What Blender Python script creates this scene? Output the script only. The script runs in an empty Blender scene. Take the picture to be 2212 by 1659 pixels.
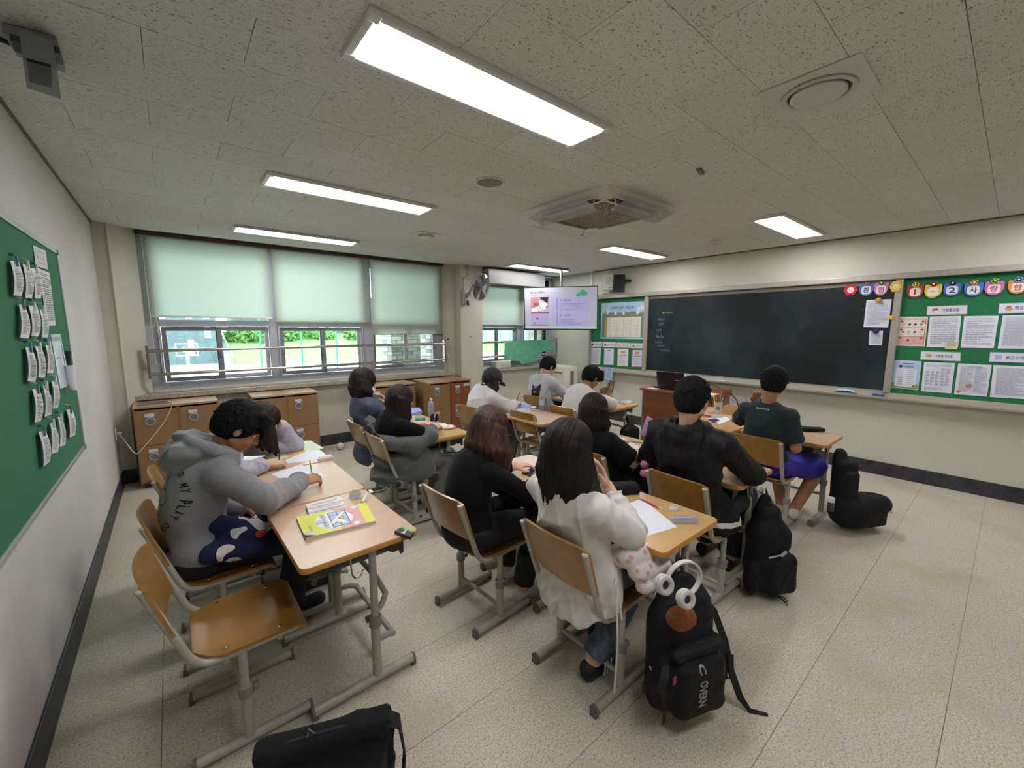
import bpy, bmesh, math, random
import numpy as np
from mathutils import Vector, Matrix
from mathutils.bvhtree import BVHTree
random.seed(7); rng = np.random.default_rng(7)
C = bpy.context.scene.collection
SC = bpy.context.scene
# ------------------------------------------------------------------ camera (2212 x 1659)
YAW, PIT, ROL, FPX, CZ = 0.6889, -0.1338, 0.0007, 890.9, 1.6164
H = 2.636            # ceiling height
XW, XL, YW = 5.99, -0.504, 5.95
_fw = Vector((math.cos(PIT)*math.sin(YAW), math.cos(PIT)*math.cos(YAW), math.sin(PIT)))
_r = Vector((math.cos(YAW), -math.sin(YAW), 0)); _u = _r.cross(_fw)
_r2 = _r*math.cos(ROL)+_u*math.sin(ROL); _u2 = _u*math.cos(ROL)-_r*math.sin(ROL)
cam = bpy.data.objects.new('camera', bpy.data.cameras.new('camera')); C.objects.link(cam)
cam.matrix_world = Matrix(((_r2.x,_u2.x,-_fw.x,0),(_r2.y,_u2.y,-_fw.y,0),(_r2.z,_u2.z,-_fw.z,CZ),(0,0,0,1)))
cam.data.sensor_width = 36; cam.data.lens = FPX/2212*36; cam.data.clip_start = .02; cam.data.clip_end = 300
SC.camera = cam
def at(u, v, ax, val):
    d = _fw+_r2*((u-1106)/FPX)+_u2*((829.5-v)/FPX); o = Vector((0,0,CZ)); i = 'xyz'.index(ax)
    return o+d*((val-o[i])/d[i])
def inview(p, m=60):
    d = Vector(p)-Vector((0,0,CZ)); z = d.dot(_fw)
    if z < .05: return False
    u = 1106+FPX*d.dot(_r2)/z; v = 829.5-FPX*d.dot(_u2)/z
    return -m < u < 2212+m and -m < v < 1659+m
# ------------------------------------------------------------------ world, exposure
w = bpy.data.worlds.new('overcast_sky'); SC.world = w; w.use_nodes = True
nt = w.node_tree; bg = nt.nodes['Background']
tc = nt.nodes.new('ShaderNodeTexCoord'); sp = nt.nodes.new('ShaderNodeSeparateXYZ'); rp = nt.nodes.new('ShaderNodeValToRGB')
nt.links.new(tc.outputs['Generated'], sp.inputs[0]); nt.links.new(sp.outputs['Z'], rp.inputs[0]); nt.links.new(rp.outputs[0], bg.inputs[0])
rp.color_ramp.elements[0].color = (.88,.95,.97,1); rp.color_ramp.elements[1].color = (.62,.76,.92,1)
bg.inputs[1].default_value = 3.6
sun = bpy.data.objects.new('sun', bpy.data.lights.new('sun','SUN')); C.objects.link(sun)
sun.data.energy = 2.5; sun.data.angle = .12; sun.data.color = (1,.97,.9); sun.rotation_euler = (math.radians(38), 0, math.radians(-25)+math.radians(180))
sun.rotation_euler = Vector((.35,.75,-1.2)).to_track_quat('-Z','Y').to_euler()
SC.view_settings.view_transform = 'Standard'; SC.view_settings.look = 'None'; SC.view_settings.gamma = 1
SC.view_settings.use_curve_mapping = False; SC.view_settings.exposure = 0.95
LIGHT_STR = 13
try:
    SC.cycles.max_bounces = 8; SC.cycles.diffuse_bounces = 4; SC.cycles.glossy_bounces = 3; SC.cycles.transparent_max_bounces = 10
    SC.cycles.use_denoising = True; SC.cycles.sample_clamp_indirect = 6; SC.cycles.caustics_reflective = False; SC.cycles.caustics_refractive = False
except Exception: pass
# ------------------------------------------------------------------ materials
def lin(c):
    if isinstance(c, str): c = tuple(int(c[i:i+2],16)/255 for i in (0,2,4))
    return tuple(x/12.92 if x <= .04045 else ((x+.055)/1.055)**2.4 for x in c)+(1,)
_mc = {}
def flat(c, rough=.6, metal=0, **k):
    key = (c, rough, metal, tuple(sorted(k.items())))
    if key in _mc: return _mc[key]
    m = bpy.data.materials.new('paint_'+(c if isinstance(c,str) else 'c')); m.use_nodes = True
    b = m.node_tree.nodes['Principled BSDF']; b.inputs['Base Color'].default_value = lin(c)
    b.inputs['Roughness'].default_value = rough; b.inputs['Metallic'].default_value = metal
    if 'emit' in k: b.inputs['Emission Color'].default_value = lin(c); b.inputs['Emission Strength'].default_value = k['emit']
    if 'alpha' in k: b.inputs['Alpha'].default_value = k['alpha']
    if 'spec' in k: b.inputs['Specular IOR Level'].default_value = k['spec']
    if 'coat' in k: b.inputs['Coat Weight'].default_value = k['coat']
    if 'sheen' in k: b.inputs['Sheen Weight'].default_value = k['sheen']
    _mc[key] = m; return m
def noisy(name, c1, c2, scale=20, rough=.6, bump=.1, bscale=None, stretch=(1,1,1), detail=4, metal=0, coords='Object', lo=.35, hi=.65, bdist=.01, **k):
    """principled material: noise-mixed colour plus noise bump"""
    if name in _mc: return _mc[name]
    m = bpy.data.materials.new(name); m.use_nodes = True; t = m.node_tree; N = t.nodes; L = t.links
    b = N['Principled BSDF']; b.inputs['Roughness'].default_value = rough; b.inputs['Metallic'].default_value = metal
    if 'spec' in k: b.inputs['Specular IOR Level'].default_value = k['spec']
    if 'sheen' in k: b.inputs['Sheen Weight'].default_value = k['sheen']
    if 'coat' in k: b.inputs['Coat Weight'].default_value = k['coat']; b.inputs['Coat Roughness'].default_value = .25
    if coords == 'World': g = N.new('ShaderNodeNewGeometry'); src = g.outputs['Position']
    else: g = N.new('ShaderNodeTexCoord'); src = g.outputs[coords]
    mp = N.new('ShaderNodeMapping'); mp.inputs['Scale'].default_value = stretch; L.new(src, mp.inputs[0])
    n = N.new('ShaderNodeTexNoise'); n.inputs['Scale'].default_value = scale; n.inputs['Detail'].default_value = detail; L.new(mp.outputs[0], n.inputs['Vector'])
    r = N.new('ShaderNodeValToRGB'); L.new(n.outputs['Fac'], r.inputs[0])
    r.color_ramp.elements[0].position = lo; r.color_ramp.elements[1].position = hi
    r.color_ramp.elements[0].color = lin(c1); r.color_ramp.elements[1].color = lin(c2)
    L.new(r.outputs[0], b.inputs['Base Color'])
    if bump:
        n2 = N.new('ShaderNodeTexNoise'); n2.inputs['Scale'].default_value = bscale or scale*3; n2.inputs['Detail'].default_value = 3; L.new(mp.outputs[0], n2.inputs['Vector'])
        bp = N.new('ShaderNodeBump'); bp.inputs['Strength'].default_value = bump; bp.inputs['Distance'].default_value = bdist
        L.new(n2.outputs['Fac'], bp.inputs['Height']); L.new(bp.outputs[0], b.inputs['Normal'])
    _mc[name] = m; return m
def floor_mat():
    m = bpy.data.materials.new('speckled_vinyl'); m.use_nodes = True; t = m.node_tree; N = t.nodes; L = t.links; b = N['Principled BSDF']
    g = N.new('ShaderNodeNewGeometry')
    def nz(s, d, lo, hi):
        n = N.new('ShaderNodeTexNoise'); n.inputs['Scale'].default_value = s; n.inputs['Detail'].default_value = d; L.new(g.outputs['Position'], n.inputs['Vector'])
        mr = N.new('ShaderNodeMapRange'); mr.inputs['From Min'].default_value = lo; mr.inputs['From Max'].default_value = hi; L.new(n.outputs['Fac'], mr.inputs[0]); return mr.outputs[0]
    def mix(f, a, c):
        x = N.new('ShaderNodeMix'); x.data_type = 'RGBA'; L.new(f, x.inputs[0])
        if isinstance(a, str): x.inputs[6].default_value = lin(a)
        else: L.new(a, x.inputs[6])
        x.inputs[7].default_value = lin(c); return x.outputs[2]
    c = mix(nz(110, 2, .40, .64), 'cfc6b4', 'b6ac99')
    c = mix(nz(150, 2, .58, .68), c, '8f8068')
    c = mix(nz(75, 2, .62, .72), c, '998a72')
    c = mix(nz(90, 1, .66, .76), c, 'e0dbcb')
    c = mix(nz(2.2, 3, .5, .9), c, 'a4997f')
    L.new(c, b.inputs['Base Color']); b.inputs['Roughness'].default_value = .42; b.inputs['Specular IOR Level'].default_value = .42
    L.new(nz(3, 3, -1.0, 1.6), b.inputs['Roughness'])
    return m
def tile_mat():
    m = bpy.data.materials.new('fissured_ceiling_board'); m.use_nodes = True; t = m.node_tree; N = t.nodes; L = t.links; b = N['Principled BSDF']
    g = N.new('ShaderNodeNewGeometry'); oi = N.new('ShaderNodeObjectInfo')
    mp = N.new('ShaderNodeMapping'); L.new(g.outputs['Position'], mp.inputs[0])
    sc = N.new('ShaderNodeVectorMath'); sc.operation = 'SCALE'; sc.inputs[3].default_value = 20
    cx = N.new('ShaderNodeCombineXYZ'); L.new(oi.outputs['Random'], cx.inputs[2]); L.new(cx.outputs[0], sc.inputs[0]); L.new(sc.outputs[0], mp.inputs['Location'])
    wn = N.new('ShaderNodeTexNoise'); wn.inputs['Scale'].default_value = 30; L.new(mp.outputs[0], wn.inputs['Vector'])
    st = N.new('ShaderNodeMapping'); st.inputs['Scale'].default_value = (.62,1.35,1); L.new(mp.outputs[0], st.inputs[0])
    n = N.new('ShaderNodeTexNoise'); n.inputs['Scale'].default_value = 104; n.inputs['Detail'].default_value = 1.2; n.inputs['Distortion'].default_value = 1.0; L.new(st.outputs[0], n.inputs['Vector'])
    r = N.new('ShaderNodeMapRange'); r.inputs['From Min'].default_value = .64; r.inputs['From Max'].default_value = .67; L.new(n.outputs['Fac'], r.inputs[0])
    v = N.new('ShaderNodeTexVoronoi'); v.inputs['Scale'].default_value = 105; L.new(mp.outputs[0], v.inputs['Vector'])
    r2 = N.new('ShaderNodeMapRange'); r2.inputs['From Min'].default_value = .2; r2.inputs['From Max'].default_value = .14; L.new(v.outputs['Distance'], r2.inputs[0])
    mx = N.new('ShaderNodeMath'); mx.operation = 'MAXIMUM'; L.new(r.outputs[0], mx.inputs[0]); L.new(r2.outputs[0], mx.inputs[1])
    m0 = N.new('ShaderNodeMix'); m0.data_type = 'RGBA'; L.new(mx.outputs[0], m0.inputs[0])
    tone = N.new('ShaderNodeMix'); tone.data_type = 'RGBA'; L.new(oi.outputs['Random'], tone.inputs[0]); tone.inputs[6].default_value = lin('d8d9d4'); tone.inputs[7].default_value = lin('dedfdc')
    L.new(tone.outputs[2], m0.inputs[6]); m0.inputs[7].default_value = lin('9a958a')
    L.new(m0.outputs[2], b.inputs['Base Color']); b.inputs['Roughness'].default_value = .9; b.inputs['Specular IOR Level'].default_value = .1
    bp = N.new('ShaderNodeBump'); bp.invert = True; bp.inputs['Strength'].default_value = .35; bp.inputs['Distance'].default_value = .002; L.new(mx.outputs[0], bp.inputs['Height']); L.new(bp.outputs[0], b.inputs['Normal'])
    return m
def glass_mat(name, tint, refl=.08, mixf=None, dif=0):
    m = bpy.data.materials.new(name); m.use_nodes = True; t = m.node_tree; N = t.nodes; L = t.links
    for x in list(N): N.remove(x)
    o = N.new('ShaderNodeOutputMaterial'); a = N.new('ShaderNodeBsdfTransparent'); a.inputs[0].default_value = lin(tint)
    g = N.new('ShaderNodeBsdfGlossy'); g.inputs['Roughness'].default_value = .03
    x = N.new('ShaderNodeMixShader'); f = N.new('ShaderNodeFresnel'); f.inputs[0].default_value = 1.45
    if mixf is not None: x.inputs[0].default_value = mixf
    else: L.new(f.outputs[0], x.inputs[0])
    L.new(a.outputs[0], x.inputs[1]); L.new(g.outputs[0], x.inputs[2]); L.new(x.outputs[0], o.inputs[0])
    if dif:
        d = N.new('ShaderNodeBsdfDiffuse'); d.inputs[0].default_value = lin('dcdce2'); y = N.new('ShaderNodeMixShader'); y.inputs[0].default_value = dif; L.new(x.outputs[0],y.inputs[1]); L.new(d.outputs[0],y.inputs[2]); L.new(y.outputs[0],o.inputs[0])
    return m
def blind_mat():
    m = bpy.data.materials.new('roller_blind_cloth'); m.use_nodes = True; t = m.node_tree; N = t.nodes; L = t.links
    for x in list(N): N.remove(x)
    o = N.new('ShaderNodeOutputMaterial'); d = N.new('ShaderNodeBsdfDiffuse'); d.inputs[0].default_value = lin('cfd6c9')
    tr = N.new('ShaderNodeBsdfTranslucent'); tr.inputs[0].default_value = lin('c3c9ba'); x = N.new('ShaderNodeMixShader'); x.inputs[0].default_value = .5
    L.new(d.outputs[0], x.inputs[1]); L.new(tr.outputs[0], x.inputs[2]); L.new(x.outputs[0], o.inputs[0]); return m
def wood(name, c1, c2, axis, rough=.35, coat=.3, scale=14):
    st = [8,8,8]; st['xyz'.index(axis)] = .6
    return noisy(name, c1, c2, scale=scale/8, rough=rough, bump=.03, bscale=scale, stretch=tuple(st), detail=6, coat=coat, lo=.3, hi=.7)
WALL = noisy('cream_wall_paint','c6c2b3','ccc8ba',3,.8,.12,400,coords='World')
WALLR = noisy('cream_front_wall_paint','cac7b8','d2cfc1',1.2,.8,.1,400,coords='World')
WALLL = noisy('pale_rear_wall_paint','c8c2bb','d0cac4',1.5,.8,.12,400,coords='World')
COLM = noisy('worn_column_paint','c4c0b0','cac6b7',5,.75,.05,60,coords='World')
BASE = noisy('black_skirting','26262a','3c3c42',9,.5,.1,60,coords='World',detail=6)
FLOOR = floor_mat(); TILE = tile_mat()
SEAM = flat('8a7f6a',.7)
ALU = flat('b5b7bf',.45,.15); ALUD = flat('7f8288',.45,.3); STEEL = flat('c9c4bd',.22,1); STEELD = flat('8f877c',.3,.9)
GRANITE = noisy('granite_sill','8d8473','bcb39f',70,.5,.2,200,coords='World')
GRAY = noisy('grey_enamel_tube','a4a094','aaa69a',30,.38,.02,200); CAPM = flat('66635f',.6); COLL = flat('84807c',.5)
SEATW = wood('varnished_plywood','92672b','a27537','x',.28,.5,18); PLYE = wood('plywood_edge','b98a45','cfa25c','y',.5,.1,30)
TOPW = wood('birch_laminate','c9a787','d1b092','x',.3,.3,10); TOPW2 = wood('yellow_birch_laminate','c39c66','cda873','x',.3,.3,10); EDGE = wood('desk_edge_wood','b07a34','c08c45','x',.4,.2,20)
LOCK = wood('locker_beech','8f6a46','98734e','z',.45,.15,12); LOCKD = wood('locker_cherry','804a28','8c5430','z',.4,.2,12); LOCKT = wood('locker_top_beech','a98762','b3916c','x',.28,.4,12)
PODW = wood('teacher_desk_cherry','7d4626','8a5032','y',.4,.3,12)
BOARDM = noisy('worn_chalkboard','151f21','36444a',1.3,.55,.05,30,coords='World',detail=7,lo=.42,hi=.8,spec=.25)
GREENM = noisy('green_felt_board','2a6a47','2f7350',60,.9,.1,300,coords='World')
GREENR = noisy('green_felt_board_front','1f6b40','247548',60,.9,.1,300,coords='World')
DARKP = flat('3a3838',.5); BLACK = flat('151517',.5); WHITE = flat('e9e9ee',.6); PAPER = flat('dfe0e8',.7); CREAMP = flat('c9c5b5',.5)
GLASS = glass_mat('window_glass','eef9f5'); CLEAR = glass_mat('clear_plastic','e8e8ea',mixf=.12,dif=.25); FANP = glass_mat('smoky_plastic','cfcfd0',mixf=.2)
LAMP = flat('fbfaff',.5,0,emit=LIGHT_STR); LAMP.name = 'lamp_diffuser'
SKIN = noisy('skin','c99b80','d3a68c',8,.5,.03,200,spec=.35); SKIND = noisy('tanned_skin','a87455','b5825f',8,.5,.03,200,spec=.35)
# ------------------------------------------------------------------ mesh helpers
class MB:
    def __init__(s): s.v = []; s.f = []; s.m = []
    def add(s, vs, fs, mi=0):
        o = len(s.v); s.v += [tuple(p) for p in vs]; s.f += [tuple(i+o for i in f) for f in fs]; s.m += [mi]*len(fs); return s
    def box(s, a, b, mi=0, bev=0):
        x0,y0,z0 = [min(p,q) for p,q in zip(a,b)]; x1,y1,z1 = [max(p,q) for p,q in zip(a,b)]
        if bev:
            d = bev; bm = bmesh.new(); bmesh.ops.create_cube(bm, size=1)
            for v in bm.verts: v.co = Vector(((x0+x1)/2+v.co.x*(x1-x0),(y0+y1)/2+v.co.y*(y1-y0),(z0+z1)/2+v.co.z*(z1-z0)))
            bmesh.ops.bevel(bm, geom=bm.edges[:], offset=min(d,.45*min(x1-x0,y1-y0,z1-z0)), segments=2, affect='EDGES', profile=.5)
            bm.verts.index_update(); r = s.add([v.co[:] for v in bm.verts], [[v.index for v in f.verts] for f in bm.faces], mi); bm.free(); return r
        return s.add([(x0,y0,z0),(x1,y0,z0),(x1,y1,z0),(x0,y1,z0),(x0,y0,z1),(x1,y0,z1),(x1,y1,z1),(x0,y1,z1)],
                     [(0,3,2,1),(4,5,6,7),(0,1,5,4),(1,2,6,5),(2,3,7,6),(3,0,4,7)], mi)
    def obox(s, c, half, M, mi=0):
        c = Vector(c); vs = [c+M@Vector((sx*half[0],sy*half[1],sz*half[2])) for sz in (-1,1) for sx,sy in ((-1,-1),(1,-1),(1,1),(-1,1))]
        return s.add(vs, [(0,3,2,1),(4,5,6,7),(0,1,5,4),(1,2,6,5),(2,3,7,6),(3,0,4,7)], mi)
    def tube(s, pts, r, seg=10, mi=0, cap=True, smooth=0):
        P = [Vector(p) for p in pts]
        for _ in range(smooth):
            Q = [P[0]]
            for i in range(len(P)-1): Q += [P[i]*.75+P[i+1]*.25, P[i]*.25+P[i+1]*.75]
            Q.append(P[-1]); P = Q
        R = r if isinstance(r,(list,tuple)) else [r]*len(P)
        if len(R) != len(P): R = list(np.interp(np.linspace(0,1,len(P)), np.linspace(0,1,len(R)), R))
        vs = []; t = (P[1]-P[0]).normalized(); n = t.orthogonal().normalized()
        for i,p in enumerate(P):
            t2 = ((P[min(i+1,len(P)-1)]-P[max(i-1,0)])).normalized()
            n = (n-t2*n.dot(t2)).normalized(); b = t2.cross(n)
            for k in range(seg):
                a = 2*math.pi*k/seg; vs.append(p+(n*math.cos(a)+b*math.sin(a))*R[i])
        fs = [(i*seg+k, i*seg+(k+1)%seg, (i+1)*seg+(k+1)%seg, (i+1)*seg+k) for i in range(len(P)-1) for k in range(seg)]
        if cap: fs += [tuple(range(seg))[::-1], tuple(range((len(P)-1)*seg, len(P)*seg))]
        return s.add(vs, fs, mi)
    def cyl(s, a, b, r, r2=None, seg=16, mi=0): return s.tube([a,b],[r, r if r2 is None else r2],seg,mi)
    def ribbon(s, pts, wvec, th, mi=0, widths=None):
        """flat strap: pts centre line, wvec half-width vector(s), th thickness"""
        P = [Vector(p) for p in pts]; vs = []
        for i,p in enumerate(P):
            t = (P[min(i+1,len(P)-1)]-P[max(i-1,0)]).normalized(); wv = Vector(wvec if not isinstance(wvec,list) else wvec[i])
            wv = wv-t*wv.dot(t); n = t.cross(wv).normalized()*th/2
            vs += [p-wv-n, p+wv-n, p+wv+n, p-wv+n]
        fs = [(4*i+k, 4*i+(k+1)%4, 4*i+4+(k+1)%4, 4*i+4+k) for i in range(len(P)-1) for k in range(4)]
        fs += [(3,2,1,0), tuple(4*(len(P)-1)+k for k in range(4))]
        return s.add(vs, fs, mi)
    def lathe(s, prof, c=(0,0,0), seg=24, mi=0, axis='z'):
        vs = []
        for r,z in prof:
            for k in range(seg):
                a = 2*math.pi*k/seg; p = (r*math.cos(a), r*math.sin(a), z)
                if axis == 'x': p = (p[2],p[0],p[1])
                if axis == 'y': p = (p[1],p[2],p[0])
                vs.append((p[0]+c[0],p[1]+c[1],p[2]+c[2]))
        n = len(prof); fs = [(i*seg+k, i*seg+(k+1)%seg, (i+1)*seg+(k+1)%seg, (i+1)*seg+k) for i in range(n-1) for k in range(seg)]
        return s.add(vs, fs+[tuple(range(seg))[::-1], tuple(range((n-1)*seg,n*seg))], mi)
    def poly(s, pts, thick, mi=0):
        """polygon extruded by vector thick"""
        n = len(pts); t = Vector(thick); vs = [Vector(p) for p in pts]+[Vector(p)+t for p in pts]
        return s.add(vs, [tuple(range(n))[::-1], tuple(range(n,2*n))]+[(i,(i+1)%n,n+(i+1)%n,n+i) for i in range(n)], mi)
    def grid(s, fn, nu, nv, thick=0, mi=0):
        """surface fn(a,b) a,b in 0..1, given thickness along its normal"""
        P = [[Vector(fn(i/nu,j/nv)) for j in range(nv+1)] for i in range(nu+1)]
        def nrm(i,j):
            a = P[min(i+1,nu)][j]-P[max(i-1,0)][j]; b = P[i][min(j+1,nv)]-P[i][max(j-1,0)]; return a.cross(b).normalized()
        top = [P[i][j] for i in range(nu+1) for j in range(nv+1)]; q = nv+1
        fs = [(i*q+j,(i+1)*q+j,(i+1)*q+j+1,i*q+j+1) for i in range(nu) for j in range(nv)]
        if not thick: return s.add(top, fs, mi)
        bot = [P[i][j]-nrm(i,j)*thick for i in range(nu+1) for j in range(nv+1)]; o = len(top)
        fs += [(d+o,c+o,b+o,a+o) for a,b,c,d in fs]
        rim = [(i,0) for i in range(nu+1)]+[(nu,j) for j in range(1,nv+1)]+[(i,nv) for i in range(nu-1,-1,-1)]+[(0,j) for j in range(nv-1,0,-1)]
        R = [i*q+j for i,j in rim]
        fs += [(R[(k+1)%len(R)],R[k],R[k]+o,R[(k+1)%len(R)]+o) for k in range(len(R))]
        return s.add(top+bot, fs, mi)
    def build(s, name, mats, parent=None, world=False, smooth=False, origin=None):
        me = bpy.data.meshes.new(name); off = Vector((0,0,0)); V = s.v
        if parent is None:
            a = np.array(V); lo, hi = a.min(0), a.max(0); off = Vector(origin) if origin else Vector(((lo[0]+hi[0])/2,(lo[1]+hi[1])/2,lo[2]))
            V = [(p[0]-off.x,p[1]-off.y,p[2]-off.z) for p in V]
        elif world:
            M = wm(parent).inverted(); V = [(M@Vector(p))[:] for p in V]
        me.from_pydata(V, [], s.f); me.validate()
        for m in (mats if isinstance(mats,(list,tuple)) else [mats]): me.materials.append(m)
        if len(me.polygons) == len(s.m): me.polygons.foreach_set('material_index', s.m)
        if smooth:
            me.polygons.foreach_set('use_smooth', [True]*len(me.polygons))
            try: me.set_sharp_from_angle(angle=math.radians(smooth if smooth is not True else 42))
            except Exception: pass
        o = bpy.data.objects.new(name, me); C.objects.link(o)
        if parent is None: o.location = off
        else: o.parent = parent
        return o
def wm(o):
    M = Matrix.Identity(4)
    while o is not None:
        M = Matrix.LocRotScale(o.location, o.rotation_euler, o.scale)@M; o = o.parent
    return M
def tag(o, label, cat, group=None):
    o['label'] = label; o['category'] = cat
    if group: o['group'] = group
    return o
def struct(o): o['kind'] = 'structure'; return o
def empty(name, loc=(0,0,0), rz=0, label=None, cat=None, group=None):
    o = bpy.data.objects.new(name, None); C.objects.link(o); o.location = loc; o.rotation_euler = (0,0,rz); o.empty_display_size = .05
    if label: tag(o, label, cat, group)
    return o
def dup(root, loc=None, rz=None, label=None, group=None):
    def cp(o, par):
        c = o.copy(); C.objects.link(c); c.parent = par
        for ch in kids.get(o.name, []): cp(ch, c)
        return c
    kids = {}
    def scan(o):
        for ch in [x for x in C.objects if x.parent == o]: kids.setdefault(o.name, []).append(ch); scan(ch)
    scan(root); r = cp(root, None)
    if loc is not None: r.location = loc
    if rz is not None: r.rotation_euler = (0,0,rz)
    if label: r['label'] = label
    if group: r['group'] = group
    return r
# text and print on flat sheets -----------------------------------------------------------
_tc = {}
def text_mesh(s, bold=0.0):
    k = (s,bold)
    if k in _tc: return _tc[k]
    cu = bpy.data.curves.new('lettering','FONT'); cu.body = s; cu.resolution_u = 2; cu.offset = bold
    o = bpy.data.objects.new('lettering', cu); C.objects.link(o)
    dg = bpy.context.evaluated_depsgraph_get(); me = bpy.data.meshes.new_from_object(o.evaluated_get(dg))
    v = np.array([x.co[:2] for x in me.vertices]) if len(me.vertices) else np.zeros((1,2)); f = [tuple(p.vertices) for p in me.polygons]
    bpy.data.objects.remove(o); bpy.data.curves.remove(cu); bpy.data.meshes.remove(me)
    _tc[k] = (v, f); return _tc[k]
class Sheet:
    """a flat sheet spanned by its four corners TL,TR,BR,BL; (s,t) run right and down in 0..1"""
    def __init__(s, tl, tr, br, bl, n=None):
        s.c = [Vector(p) for p in (tl,tr,br,bl)]; s.n = (Vector(n) if n else (s.c[1]-s.c[0]).cross(s.c[3]-s.c[0])*-1).normalized()
        s.w = (s.c[1]-s.c[0]).length; s.h = (s.c[3]-s.c[0]).length; s.bend = None
    def p(s, a, b, off=0):
        tl,tr,br,bl = s.c; q = (tl*(1-a)+tr*a)*(1-b)+(bl*(1-a)+br*a)*b+s.n*off
        if s.bend: q = q+s.n*s.bend(a,b)
        return q
    def slab(s, th, name, mat, parent=None, nu=1, nv=1, world=True):
        mb = MB(); mb.grid(lambda a,b: s.p(a,1-b), nu, nv, th); return mb.build(name, mat, parent, world=world and parent is not None)
    def rects(s, mb, R, off=.0006):
        for ri,r in enumerate(R):
            off += .00004; a0,b0,a1,b1,mi = r; n = 1 if not s.bend else 4
            for i in range(n):
                c0 = b0+(b1-b0)*i/n; c1 = b0+(b1-b0)*(i+1)/n
                mb.add([s.p(a0,c1,off),s.p(a1,c1,off),s.p(a1,c0,off),s.p(a0,c0,off)],[(0,1,2,3)],mi)
    def ngon(s, mb, pts, mi, off=.0006): mb.add([s.p(a,b,off) for a,b in pts], [tuple(range(len(pts)))[::-1]], mi)
    def disc(s, mb, a, b, r, mi, off=.0008, asp=None, n=18):
        ry = r*(s.w/s.h if asp is None else asp); s.ngon(mb, [(a+r*math.cos(2*math.pi*k/n), b+ry*math.sin(2*math.pi*k/n)) for k in range(n)], mi, off)
    def ring(s, mb, a, b, r, mi, off=.0009, th=.15, n=24, a0=0, a1=2*math.pi, asp=None):
        ry = r*(s.w/s.h if asp is None else asp)
        for k in range(n):
            q0 = a0+(a1-a0)*k/n; q1 = a0+(a1-a0)*(k+1)/n; i = 1-th
            mb.add([s.p(a+r*x*math.cos(q), b+ry*x*math.sin(q), off) for x,q in ((1,q0),(1,q1),(i,q1),(i,q0))],[(3,2,1,0)],mi)
    def text(s, mb, string, a, b, h, mi=0, off=.0010, width=None, bold=0, rot=0):
        """h: cap height as share of sheet height; centred on (a,b)"""
        v, f = text_mesh(string, bold); 
        if not f: return
        lo, hi = v.min(0), v.max(0); sc = h*s.h/(hi[1]-lo[1]); sx = sc
        if width: sx = width*s.w/(hi[0]-lo[0])
        q = (v-(lo+hi)/2)*np.array([sx,sc]); cr, sr = math.cos(rot), math.sin(rot)
        q = np.stack([q[:,0]*cr-q[:,1]*sr, q[:,0]*sr+q[:,1]*cr],1)
        mb.add([s.p(a+x/s.w, b-y/s.h, off) for x,y in q], f, mi)
def lines(n, a0, a1, b0, b1, mi=0, th=.25, r=None):
    """n rows of broken print lines"""
    r = r or random; out = []; dy = (b1-b0)/n
    for i in range(n):
        x = a0; y = b0+dy*i; end = a1 if r.random() < .7 else a0+(a1-a0)*r.uniform(.4,.9)
        while x < end-.02:
            l = min(r.uniform(.06,.2), end-x); out.append((x,y,x+l,y+dy*th*2,mi)); x += l+.02
    return out
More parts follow.
